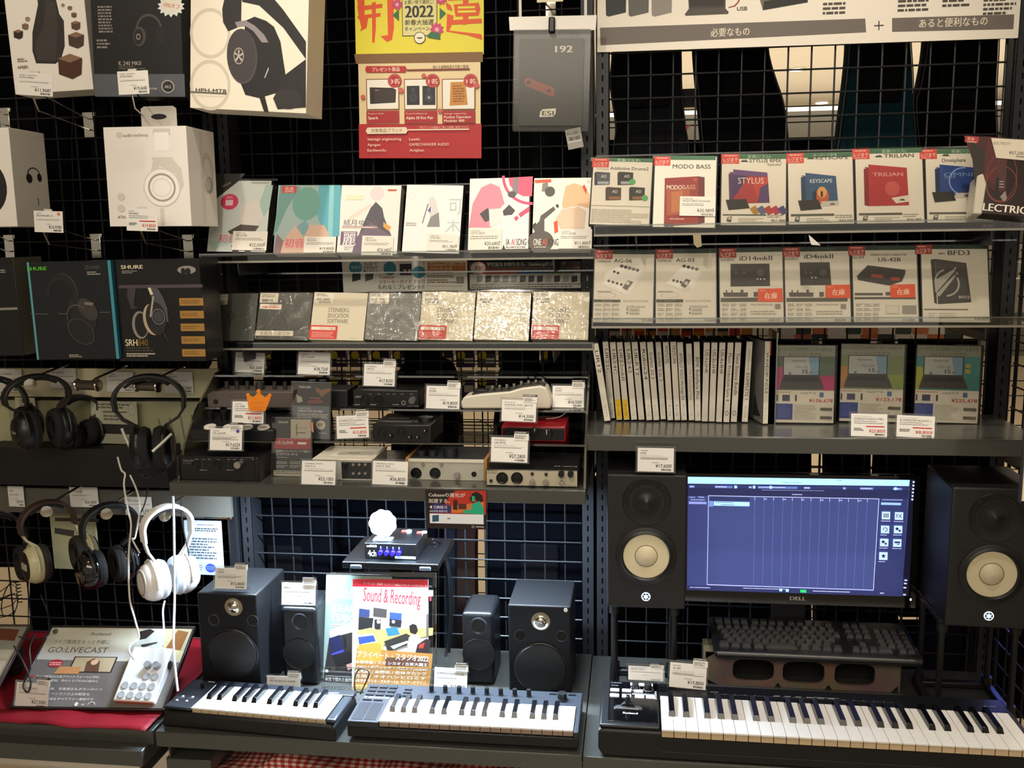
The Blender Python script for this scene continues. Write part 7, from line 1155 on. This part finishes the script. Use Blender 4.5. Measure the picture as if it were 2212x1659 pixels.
# 32 key keyboard
fr = Fr(V((-.491, -.482, ZB)), V((.480, .002, 0)), (0, 0, 1)); t = thing('keyboard_controller', 'dark piano keyboard with a row of knobs above 32 keys', 'keyboard', fr); W_, D_ = .476, .165
b = MB(); b.box(0, 0, .008, W_, D_, .030, mat('#0f1012', .5)); b.build('case', t, bevel=.002); 
for x in (.02, W_-.05): b = MB(); b.box(x, .02, 0, x+.03, .14, .008, DK2); b.build('foot', t)
b = MB(); P2 = mat('#2a2f37', .42); b.box(0, 0, .030, .066, D_, .043, P2); b.box(.066, .100, .030, W_, D_, .043, P2); b.box(W_-.010, 0, .030, W_, .100, .043, P2); b.build('top_panel', t, bevel=.0015)
keys(t, .0665, .4655, .003, .0995, .0455, 19, 3, hf=.0135, front=mat('#a08878', .5))
for i in range(8): b = MB(); x = .148+i*.0305; b.cyl((x, .140, .043), (x, .140, .0455), .0062, mat('#3a4048', .4), 20); b.cyl((x, .140, .0455), (x, .140, .058), .0052, DK2, 20, .0047); b.build('knob', t)
b = MB(); b.cyl((.434, .132, .043), (.434, .132, .046), .0125, mat('#3a4048', .3), 28); b.cyl((.434, .132, .046), (.434, .132, .058), .0105, DK2, 28, .0098); b.build('encoder', t)
bm = mat('#1c2026', .4); bl_ = [(.008+c*.022, .110+r*.017, .026+c*.022, .119+r*.017) for r in range(3) for c in range(3)]+[(.088, .112+r*.014, .104, .119+r*.014) for r in range(3)]+[(.405, .150, .420, .156), (.446, .150, .462, .156)]+[(.008+c*.024, .088, .027+c*.024, .092) for c in range(2)]
for x0, y0, x1, y1 in bl_: b = MB(); b.box(x0, y0, .043, x1, y1, .0452, bm); b.build('button', t)
for x0 in (.006, .033): b = MB(); b.box(x0, .008, .043, x0+.024, .078, .0436, mat('#20242b', .3)); b.build('touch_strip', t)
b = MB(fr); b.plane((0, 0, .0432), (1, 0, 0), (0, 1, 0)); b.T('KOMPLETE', .018, .099, .062, .0055, '#e6ecf4', 2, uv=True).E(.011, .102, .003, .003, '#e6ecf4', uv=True); b.build('panel_print', t, smooth=0).matrix_parent_inverse = Matrix()
pcard((937, 1494), (1008, 1499), (941, 1441), 'ネイティブインストゥルメンツ', 'KOMPLETE KONTROL M32', '15,800', 'price card reading 15,800 yen behind the knob row of the dark keyboard', Z=ZB+.001, tab=True, desc='')
# 49 key keyboard
fr = Fr(V((.024, -.475, .521)), V((.836, -.004, 0)), (0, 0, 1)); t = thing('keyboard_controller', 'long black piano keyboard with 49 keys and lit white buttons', 'keyboard', fr); W_, D_ = .822, .185; M3 = mat('#141416', .38, spec=.5)
b = MB(); b.prism([(.008, .0), (W_-.008, .0), (W_, .016), (W_, .055), (W_-.004, .060), (.004, .060), (0, .055), (0, .016)], -.010, D_, mat('#0d0d0e', .45)); b.build('case', t, bevel=.006, seg=3)
b = MB(); b.box(.002, -.008, .060, .122, D_-.005, .068, M3); b.build('left_deck', t, bevel=.005, seg=3); b = MB(); b.box(.122, .110, .060, W_-.001, D_-.003, .066, mat('#101113', .45, spec=.3)); b.build('rear_deck', t, bevel=.004)
b = MB(); b.box(.018, .006, .068, .118, D_-.012, .0694, mat('#08080a', .15, spec=.6)); b.build('glossy_panel', t, bevel=.0005); b = MB(); b.box(W_-.012, -.008, .06, W_, .128, .068, M3); b.build('end_cheek', t, bevel=.003)
b = MB(); b.box(.124, -.0105, .018, W_-.01, -.0100, .0195, mat('#3a3a3c', .4)); b.build('front_groove', t)
keys(t, .124, .806, -.030, .105, .0765, 29, 0, hf=.0165, front=mat('#c9b08c', .5))
LB = mat('#f2f5fa', .4, emit=.35)
for x, y, w_, d_ in ((.062, .158, .012, .010), (.080, .158, .012, .010), (.098, .158, .012, .010), (.020, .128, .019, .011), (.045, .128, .019, .011), (.070, .128, .019, .011), (.020, .104, .019, .012), (.045, .104, .019, .012), (.072, .104, .019, .012), (.095, .104, .019, .012)): b = MB(); b.box(x, y, .069, x+w_, y+d_, .0715, LB); b.build('lit_button', t, bevel=.001)
for x in (.073, .100): b = MB(); b.cyl((x, .144, .069), (x, .144, .082), .0075, DK2, 22, .0068); b.lathe([(.0105, 0), (.0105, .0006), (.009, .0006)], mat('#8f9297', .3), (x, .144, .0695), (0, 0, 1)); b.build('knob', t)
b = MB(); b.lathe([(.028, 0), (.027, .003), (.018, .001), (.0, -.001)], mat('#8a8d90', .25, .5), (.058, .066, .069), (0, 0, 1), 32, sx=.42) if 0 else b.prism([(.028, .069), (.088, .069), (.080, .073), (.036, .073)], .052, .066, mat('#6a6d70', .25, .6)); b.prism([(.052, .070), (.064, .070), (.062, .094), (.054, .094)], .060, .072, DK2); b.prism([(.040, .070), (.076, .070), (.066, .080), (.050, .080)], .060, .070, DK2); b.build('pitch_lever', t, bevel=.002)
b = MB(fr); b.plane((0, 0, .0696), (1, 0, 0), (0, 1, 0)); b.T('Roland', .048, .036, .078, .007, '#d9dadd', 2.5, uv=True); b.S(.022, .156, .036, .153, 1, '#8f9297', uv=True).S(.02, .168, .045, .165, 1, '#8f9297', uv=True); b.R(.066, .124, .112, .117, '#77797d', uv=True)
for i in range(6): b.R(.113, .102+i*.006, .117, .105+i*.006, '#c9ccd0', uv=True)
b.build('panel_print', t, smooth=0).matrix_parent_inverse = Matrix(); b = MB(fr); b.plane((0, -.035, .0662), (1, 0, 0), (0, 1, 0)); b.S(.23, .190, .255, .187, 1, '#a9abb0', uv=True).S(.44, .188, .50, .185, 1, '#a9abb0', uv=True).T('A-49', .775, .182, .80, .005, '#8f9297', 1, uv=True); b.R(.235, .180, .60, .1793, '#77797d', uv=True)
for i in range(18): b.E(.24+i*.02, .180, .0012, .0012, '#a9abb0', uv=True, n=8)
for i in range(6): b.R(.36+i*.022, .184, .372+i*.022, .180, '#8a8c90', uv=True)
b.build('rear_print', t, smooth=0).matrix_parent_inverse = Matrix()
pcard((1357, 1468), (1432, 1472), (1361, 1438), 'ISO ACOUSTICS', 'ISO-155', '', 'price card with dark red edge behind the lit buttons', Z=.521+.085, tab=True, desc='', holder=True, lean=8)
pcard((1445, 1483), (1524, 1491), (1450, 1430), 'ROLAND', 'A-49', '19,800', 'price card reading 19,800 yen standing on the long keyboard', Z=.521+.071, tab=True, nl=2)
# computer keyboard on a perforated box
fr = Fr(V((.258, -.155, .521)), (1, 0, 0), (0, 0, 1)); t = thing('perforated_stand', 'mottled brown stand with big oval holes under the computer keyboard', 'stand', fr); m = mat('#9a8472', .45, noise=.8, nscale=12); W_, H_ = .425, .078
def holed(b, W_, H_, holes, y, m, n=28):
    xs = [0]+[(holes[i][0]+holes[i+1][0])/2 for i in range(len(holes)-1)]+[W_]
    for i, (cx, cz, rx, rz) in enumerate(holes):
        X0, X1 = xs[i], xs[i+1]; vs, fs = [], []
        for k in range(n):
            a = 2*math.pi*k/n; c, s_ = math.cos(a), math.sin(a); sc = min(((X1-cx) if c > 0 else (cx-X0))/max(1e-6, abs(c)), ((H_-cz) if s_ > 0 else cz)/max(1e-6, abs(s_)))
            e = 1/(abs(c)**4+abs(s_)**4)**.25; vs += [(cx+c*rx*e, y, cz+s_*rz*e), (cx+c*sc, y, cz+s_*sc)]
        for k in range(n): j = (k+1) % n; fs.append((2*k, 2*k+1, 2*j+1, 2*j))
        b.add(vs, fs, m); b.add([(x, y+dy, z) for x, _, z in vs[::2] for dy in (0, .008)], [(2*k, 2*((k+1) % n), 2*((k+1) % n)+1, 2*k+1) for k in range(n)], m)
b = MB(); holed(b, W_, H_, [(.107, .038, .046, .026), (.218, .038, .046, .026), (.330, .038, .044, .026)], 0, m); b.build('front_panel', t, smooth=0)
b = MB(); b.box(0, 0, H_, W_, .065, H_+.004, m); b.box(-.004, 0, 0, 0, .065, H_+.004, m); b.box(W_, 0, 0, W_+.004, .065, H_+.004, m); b.box(0, .061, 0, W_, .065, H_, mat('#120f0d', .8)); b.build('shell', t, bevel=.001)
fr = Fr(V((.272, -.205, .607)), (1, 0, 0), V((0, -.10, 1)))
t = thing('computer_keyboard', 'black computer keyboard resting on the perforated stand below the monitor', 'keyboard', fr); W_, D_ = .448, .165
b = MB(); b.box(0, 0, 0, W_, D_, .018, mat('#121214', .4)); b.build('case', t, bevel=.008, seg=3); b = MB(); b.cyl((.006, .004, .010), (W_-.006, .004, .010), .010, mat('#1b1b1d', .35), 16); b.build('palm_edge', t)
b = MB(); km = mat('#3a3a3c', .35); kx = .0192
def key(x, y, w_=.016, d_=.015): b.add([(x-w_/2, y-d_/2, .018), (x+w_/2, y-d_/2, .018), (x+w_/2, y+d_/2, .018), (x-w_/2, y+d_/2, .018), (x-w_*.36, y-d_*.33, .0255), (x+w_*.36, y-d_*.33, .0255), (x+w_*.36, y+d_*.40, .0255), (x-w_*.36, y+d_*.40, .0255)], [(0, 1, 5, 4), (1, 2, 6, 5), (2, 3, 7, 6), (3, 0, 4, 7), (4, 5, 6, 7)], km)
for r, (y, n, o) in enumerate(((.135, 13, 0), (.108, 14, 0), (.089, 14, .008), (.070, 13, .012), (.051, 12, .018))):
    for i in range(n): key(.022+o+i*kx+(.006*(i//4) if r == 0 else 0), y)
for x, w_ in ((.024, .022), (.049, .020), (.073, .020), (.100, .022), (.150, .070), (.200, .020), (.224, .020), (.248, .020), (.271, .020)): key(x, .030, w_)
for r, y in enumerate((.135, .108, .089, .030)):
    for i in range(3): key(.310+i*.0185, y)
key(.3285, .049)
for r, y in enumerate((.108, .089, .070, .051, .030)):
    for i in range(4):
        if not (r == 4 and i == 1): key(.372+i*.0185, y, .032 if (r == 4 and i == 0) else .016)
b.build('keys', t, smooth=0)
# monitor
fr = face((1483.5, 1273.5), (1961, 1287.5), (1485.5, 1029), Y=-.125, lean=2); w, h = fr.w, fr.h; t = thing('monitor', 'black computer monitor showing blue music software', 'monitor', fr); bz = mat('#060607', .08, spec=.7)
b = MB(); x0, x1, z0, z1 = -.010, w+.016, -.026, h+.008
for a in ((x0, z0, x1, 0), (x0, h, x1, z1), (x0, 0, 0, h), (w+.003, 0, x1, h)): b.box(a[0], -.004, a[1], a[2], .012, a[3], bz)
b.build('bezel', t, smooth=0); b = MB(); b.box(x0+.002, .012, z0+.002, x1-.002, .035, z1-.002, mat('#0c0c0d', .5)); b.box(w*.25, .035, h*.1, w*.75, .055, h*.8, mat('#0c0c0d', .5)); b.build('rear_shell', t, bevel=.004)
E1 = lambda c, e=1.0: mat(c, .35, emit=e)
b = MB(fr); b.box(0, -.001, 0, w, .0, h, mat('#050507', .2)); b.plane((0, -.001, 0)); S_ = '#4d6a9a'
b.R(0, 0, w, h, E1('#434f8c', .5), uv=True)
X = lambda px, py: fr.uv(px, py); bg = E1('#3c4a86', .7); lt = E1('#9fd0fb', 1.0); dk = E1('#2a2f5c', .5); wl = E1('#b9c0f0', .9); pn = E1('#333b70', .5)
b.P([(1485.5, 1029), (1965, 1037), (1963.5, 1050), (1485, 1044.5)], lt)
b.P([(1485, 1044.5), (1963.5, 1050), (1962, 1078), (1484.5, 1071)], dk).P([(1485, 1047), (1963, 1052), (1963, 1058), (1485, 1053)], pn)
b.P([(1966, 1036), (1978.5, 1037), (1962.5, 1288), (1948, 1287)], E1('#14142c', .5)).P([(1900, 1076), (1960, 1077), (1949, 1286), (1886, 1284)], pn)
b.P([(1484, 1075), (1527, 1076), (1524, 1262), (1484, 1262)], E1('#3f4a88', .5)); 
for q in ([(1530, 1070), (1899, 1077), (1899, 1078.2), (1530, 1071.2)], [(1527, 1262), (1886, 1274), (1886, 1275.2), (1527, 1263.4)], [(1530, 1070), (1531.2, 1070), (1528, 1263), (1527, 1263)], [(1898, 1077), (1899.2, 1077), (1887, 1275), (1885.8, 1275)]): b.P(q, wl)
b.P([(1533, 1073), (1619, 1075), (1619, 1082), (1533, 1081)], pn).P([(1532, 1082), (1541, 1082), (1541, 1094), (1532, 1094)], E1('#6f8fd4', .8)).P([(1542, 1083), (1619, 1084.5), (1619, 1093.5), (1542, 1092)], lt).P([(1488, 1083), (1526, 1084), (1526, 1089), (1488, 1088.5)], E1('#8f98dc', .8))
b.S(1547, 1084, 1586, 1087, 1, dk).S(1557, 1089, 1600, 1092, 1, dk); b.T('Inspector', 1489, 1075, 1502, 3, wl, 0).T('Visibility', 1508, 1075, 1521, 3, wl, .5); b.S(1492, 1078, 1524, 1081, 1, wl)
for i in range(13): x = 1630+i*20.2; b.P([(x, 1079+i*.35), (x+.8, 1079+i*.35), (x-2.2-i*.55, 1267+i*.4), (x-3-i*.55, 1267+i*.4)], E1('#5a68a8', .8)); b.P([(x, 1074+i*.35), (x+1, 1074+i*.35), (x+1, 1080+i*.35), (x, 1080+i*.35)], wl); b.S(x+2, 1076+i*.35, x+8, 1079+i*.35, 1, wl) if i % 2 else None
for x0_, x1_ in ((1489, 1500), (1544, 1582), (1587, 1593), (1617, 1624), (1637, 1722), (1736, 1750), (1820, 1827), (1857, 1886), (1928, 1948)): b.P([(x0_, 1048+(x0_-1489)*.011), (x1_, 1048+(x1_-1489)*.011), (x1_, 1053+(x1_-1489)*.011), (x0_, 1053+(x0_-1489)*.011)], E1('#5c70b4', .8)); b.S(x0_+1, 1048.5+(x0_-1489)*.011, x1_-1, 1052.5+(x0_-1489)*.011, 1, wl)
for x in (1586, 1626, 1662, 1931): b.R(x, 1047+(x-1489)*.011, x+5, 1053+(x-1489)*.011, lt)
b.S(1645, 1057, 1780, 1060, 1, wl); b.S(1494, 1031, 1680, 1034, 1, E1('#6f9fd4', .7)); b.S(1690, 1040, 1738, 1043, 1, E1('#6f9fd4', .7)).S(1808, 1035, 1820, 1038, 1, E1('#6f9fd4', .7)); b.S(1710, 1066, 1732, 1069, 1, wl)
b.P([(1485, 1263), (1886, 1276), (1947, 1279), (1947, 1287), (1484, 1273)], E1('#2c3264', .6)); b.P([(1728, 1272.5), (1741, 1273), (1741, 1279), (1728, 1278.5)], E1('#22c46a', .9)); b.S(1490, 1266, 1540, 1270, 1, wl).S(1605, 1268, 1700, 1273, 1, wl).S(1755, 1274, 1835, 1279, 1, wl).S(1900, 1278, 1912, 1282, 1, wl); b.R(1683, 1270, 1689, 1276, lt).R(1697, 1271, 1703, 1277, lt)
for (x, y, s_) in ((1904, 1104, 'III'), (1932, 1105, 'FX'), (1902, 1134, 'o'), (1930, 1134, '●'), (1900, 1162, '●'), (1928, 1163, '■'), (1898, 1191, '★')):
    b.P([(x, y), (x+18, y+.4), (x+17.4, y+17), (x-.6, y+16.6)], E1('#a9c4ee', .95))
    ik = E1('#27305c', .5)
    if s_ == 'III': [b.P([(x+4+k*4, y+4), (x+6+k*4, y+4), (x+5.8+k*4, y+13), (x+3.8+k*4, y+13)], ik) for k in range(3)]
    elif s_ == 'o': b.E(x+9, y+8.5, 5, 4.6, ik, ring=.3, a0=-100, a1=200)
    elif s_ == '★': b.P([(x+9+math.sin(k*math.pi/5)*(6 if k % 2 == 0 else 2.5), y+8.5-math.cos(k*math.pi/5)*(6 if k % 2 == 0 else 2.5)) for k in range(10)], ik)
    elif s_ == '●': b.E(x+6.5, y+7, 3.4, 3, ik, n=14).E(x+12, y+11, 2.6, 2.3, ik, n=14)
    elif s_ == '■': b.R(x+3, y+5, x+15, y+9, ik).R(x+8, y+10, x+13, y+12, ik)
    else: b.T('FX', x+3, y+12.5, x+15, 8, ik, 1)
    b.S(x-2, y+19, x+19, y+22, 1, wl)
b.P([(1902, 1084), (1945, 1085), (1944.6, 1090), (1901.6, 1089)], E1('#8fb4ee', .9)); b.S(1904, 1077, 1955, 1080, 1, wl)
for k in range(6): b.R(1970-k*.6, 1038+k*7.5, 1974-k*.6, 1042+k*7.5, wl)
for k, y in enumerate((1250, 1257, 1266, 1281)): b.R(1952-k, y, 1958-k, y+3, wl)
b.build('screen', t, smooth=0).matrix_parent_inverse = Matrix()
b = MB(fr, -.0045); b.T('DELL', 1706, 1296, 1741, 7.5, '#a9a7a0', 3); u, v = fr.uv(1967, 1295, -.004); b.L += 0; b.build('badge', t, smooth=0).matrix_parent_inverse = Matrix(); b = MB(fr, -.0045); b.E(u, v, .0018, .0026, mat('#d9ecff', .4, emit=4), uv=True); b.build('power_light', t, smooth=0).matrix_parent_inverse = Matrix()
zb_ = (fr.o.z-.521); b = MB(); b.box(w*.42, .085, -zb_+.012, w*.58, .100, h*.25, mat('#0c0c0d', .4)); b.box(w*.42, .05, h*.15, w*.58, .10, h*.25, mat('#0c0c0d', .4)); b.box(w*.32, .075, -zb_+.001, w*.68, .120, -zb_+.012, mat('#0c0c0d', .4)); b.build('stand', t, bevel=.003)
# big monitors with cream cones
def yamaha(fr, w, h, d, label, cu, tw, wr):
    t = thing('studio_monitor', label, 'speaker', fr, 'large studio speakers with cream cones'); body = mat('#161617', .55, noise=.2, nscale=200)
    b = MB(); b.box(0, 0, 0, w, d, h, body); b.build('cabinet', t, bevel=.004, seg=3)
    b = MB(); b.lathe([(.050, 0), (.049, .0015), (.044, .0005), (.030, -.0003), (.030, .0015), (.022, .0015), (.016, .0025), (.0, .009)], mat('#101011', .35), (w/2, 0, tw), n=48); b.build('tweeter', t)
    b = MB(); b.lathe([(wr*1.33, 0), (wr*1.32, .002), (wr*1.18, .004), (wr*1.13, .0045), (wr*1.08, .0065), (wr*1.02, .004), (wr, .001), (wr, 0)], mat('#0e0e0f', .4), (w/2, 0, cu), n=56); b.build('surround', t)
    b = MB(); b.lathe([(wr, .0012), (wr*.75, .0008), (wr*.49, .0004)], mat('#d3c8a6', .5), (w/2, 0, cu), n=56); b.build('cone', t)
    b = MB(); b.lathe([(wr*.50, .0003), (wr*.485, .0012)], mat('#3a3830', .5), (w/2, 0, cu), n=48); b.lathe([(wr*.475, .0008), (wr*.40, .004), (wr*.25, .008), (0, .010)], mat('#cfc4a4', .45), (w/2, 0, cu), n=48); b.build('dust_cap', t)
    for x, z in ((-.033, tw+.032), (.033, tw+.032), (-.033, tw-.032), (.033, tw-.032), (-wr*1.07, cu+wr*.92), (wr*1.07, cu+wr*.92), (-wr*1.07, cu-wr*1.1), (wr*1.07, cu-wr*1.1)): b = MB(); b.cyl((w/2+x, 0, z), (w/2+x, -.0018, z), .0033, mat('#1c1c1e', .3), 14); b.build('screw', t)
    b = MB(); b.cyl((w/2, 0, .026), (w/2, -.001, .026), .0095, mat('#cfe6fb', .4, emit=1.2), 28); b.plane((w/2, -.0012, .026)).E(0, 0, .0076, .0076, mat('#2a4a66', .4), uv=True).P([(math.sin(k*math.pi/6)*(.0072 if k % 2 == 0 else .0030), math.cos(k*math.pi/6)*(.0072 if k % 2 == 0 else .0030)) for k in range(12)], mat('#dff0ff', .4, emit=1.6), uv=True); b.build('lit_badge', t); return t
fr = face((1311, 1311), (1480, 1313), (1303, 1024), Y=-.32, roll=False); w, h = fr.w, fr.h
u, v = fr.uv(1389, 1201); u2, v2 = fr.uv(1389, 1084); sx = (fr.uv(1438, 1201)[0]-fr.uv(1339, 1201)[0])/2; yamaha(fr, w, h, .19, 'large black studio speaker with cream cone beside the slotted posts', v, v2, sx)
pcard((1377, 1018), (1455, 1020), (1377, 967), 'YAMAHA', 'HS5', '17,600', 'price card reading 17,600 yen on the speaker beside the slotted posts', Y=-.322, lean=3, nl=2)
FL = fr
fr = face((2040, 1352), (2226, 1362), (2046, 1052), Y=-.31, yaw=-2, roll=False); w, h = fr.w, fr.h; u, v = fr.uv(2136, 1240); u2, v2 = fr.uv(2140, 1118); yamaha(fr, .166, h, .19, 'large black studio speaker with cream cone beside the end mesh panel', v, v2, sx); FR = fr
def iso(fr, w, ztop, label):
    o = V((fr.o.x+.002, fr.o.y+.045, .521)); H_ = ztop-.521; t = thing('speaker_stand', label, 'stand', WF(o), 'black speaker stands'); m = mat('#111112', .45)
    for z in (.001, H_-.016):
        b = MB(); b.box(.0, 0, z, w, .018, z+.015, m); b.box(0, .14, z, w, .158, z+.015, m); b.box(0, .018, z, .018, .14, z+.015, m); b.box(w-.018, .018, z, w, .14, z+.015, m); b.build('frame', t, bevel=.004)
    for x in (.012, w-.012):
        for y in (.012, .146): b = MB(); b.cyl((x, y, .014), (x, y, H_-.014), .0065, m, 14); b.cyl((x, y, H_-.035), (x, y, H_-.014), .011, m, 14); b.cyl((x, y, .014), (x, y, .032), .011, m, 14); b.build('leg', t)
iso(FL, FL.w-.01, FL.o.z, 'black tubular stand under the speaker beside the slotted posts'); iso(FR, .17, FR.o.z, 'black tubular stand under the speaker beside the end mesh panel')
# blue light and cables at the end of the desk
b = MB(WF((.965, .12, .60))); b.box(0, 0, 0, .05, .004, .16, mat('#4f6cff', .4, emit=6)); tag(b.build('blue_light', smooth=0), 'blue glowing display behind the end mesh panel', 'light')
l = bpy.data.lights.new('blue_glow', 'POINT'); l.energy = .35; l.color = (.25, .3, 1); l.shadow_soft_size = .05; o = bpy.data.objects.new('blue_glow', l); COL.objects.link(o); o.location = (.96, .02, .68)
for i, q in enumerate(([(940, 1180, -.08), (958, 1195, -.06), (968, 1240, -.06), (972, 1320, -.06), (966, 1400, -.07), (956, 1440, -.1)], [(938, 1172, -.08), (962, 1200, -.05), (974, 1260, -.05), (976, 1340, -.05), (970, 1420, -.06), (975, 1455, -.1)], [(935, 1165, -.08), (960, 1185, -.04), (966, 1280, -.04), (968, 1380, -.04), (960, 1460, -.08)])): cord(q, .0028, BC, 'black cable dropping from the headphone amplifier, '+('outer', 'middle', 'inner')[i]+' of three')
cord([(1012, 1440, -.14), (1040, 1455, -.17), (1070, 1478, -.20), (1088, 1492, -.23)], .004, mat('#1a1d22', .4), 'thick dark cable arching from the small rounded speaker to the keyboard')
cord([(722, 1460, -.2), (700, 1470, -.22), (712, 1500, -.24), (735, 1506, -.26), (748, 1510, -.27)], .0018, BC, 'thin black cable loop beside the magazine stand')
cord([(768, 1502, -.3), (766, 1470, -.3), (772, 1450, -.3), (782, 1444, -.3), (797, 1452, -.3), (792, 1470, -.3), (778, 1500, -.31)], .0014, BC, 'thin black cable arching from the dark keyboard over the magazine bottom')
cord([(1030, 905, -.24), (1050, 915, -.22), (1062, 925, -.2), (1055, 935, -.2), (1000, 940, -.2), (980, 955, -.2)], .001, BC, 'thin cable under the white mixer')
cord([(1266, 893, -.2), (1240, 880, -.2), (1210, 900, -.2), (1180, 905, -.2)], .001, mat('#8a8780', .4), 'thin pale cable at the end of the glass tiers')
# gingham cloth under the shelf
def checkm():
    m = bpy.data.materials.new('gingham'); m.use_nodes = True; nt = m.node_tree; b = nt.nodes['Principled BSDF']; b.inputs['Roughness'].default_value = .85; t = nt.nodes.new('ShaderNodeTexCoord'); sp = nt.nodes.new('ShaderNodeSeparateXYZ'); nt.links.new(t.outputs['UV'], sp.inputs[0]); outs = []
    for ax in (0, 1):
        k = nt.nodes.new('ShaderNodeMath'); k.operation = 'FRACT'; nt.links.new(sp.outputs[ax], k.inputs[0]); g = nt.nodes.new('ShaderNodeMath'); g.operation = 'GREATER_THAN'; g.inputs[1].default_value = .5; nt.links.new(k.outputs[0], g.inputs[0]); outs.append(g)
    a = nt.nodes.new('ShaderNodeMath'); a.operation = 'ADD'; nt.links.new(outs[0].outputs[0], a.inputs[0]); nt.links.new(outs[1].outputs[0], a.inputs[1]); h = nt.nodes.new('ShaderNodeMath'); h.operation = 'MULTIPLY'; h.inputs[1].default_value = .5; nt.links.new(a.outputs[0], h.inputs[0])
    r = nt.nodes.new('ShaderNodeValToRGB'); r.color_ramp.interpolation = 'CONSTANT'; e = r.color_ramp.elements; e[0].position = 0; e[0].color = (.80, .72, .60, 1); e[1].position = .4; e[1].color = (.62, .16, .12, 1); n = e.new(.9); n.color = (.42, .015, .02, 1); nt.links.new(h.outputs[0], r.inputs[0]); nt.links.new(r.outputs[0], b.inputs['Base Color']); return m
A = aY(412, 1620, -.42); B = aY(1010, 1650, -.42); fr = WF((A.x, -.475, .345)); nx, ny = 90, 40; Lx = B.x-A.x+.25; b = MB(fr); vs = []
def hz(u, v): return .040+.055*math.exp(-((u-.25-.2*(v-.2))/.09)**2)*(1-.5*v)+.012*math.exp(-((u-.05)/.06)**2)+.010*math.sin(u*21+v*9)+.006*math.sin(u*47-v*13)-.9*max(0, .12-v)+.004*v
for j in range(ny+1):
    for i in range(nx+1): u, v = i/nx, j/ny; vs.append((u*Lx, v*.40, hz(u, v)))
b.add(vs, [(j*(nx+1)+i, j*(nx+1)+i+1, (j+1)*(nx+1)+i+1, (j+1)*(nx+1)+i) for j in range(ny) for i in range(nx)], checkm()); o = b.build('gingham_cloth', smooth=180); uvl = o.data.uv_layers.new(name='UVMap')
for lp in o.data.loops: co = o.data.vertices[lp.vertex_index].co; uvl.data[lp.index].uv = (co.x/.016+co.z*18, (co.y+co.z*1.4)/.016)
s = o.modifiers.new('thick', 'SOLIDIFY'); s.thickness = .001; tag(o, 'red and white gingham cloth bunched under the keyboard shelf', 'cloth')
b = MB(WF((A.x-.01, -.47, 0))); b.box(.006, .06, .0, Lx, .43, .33, mat('#141214', .7)); tag(b.build('storage_crate', bevel=.004), 'dark crate under the gingham cloth', 'crate')
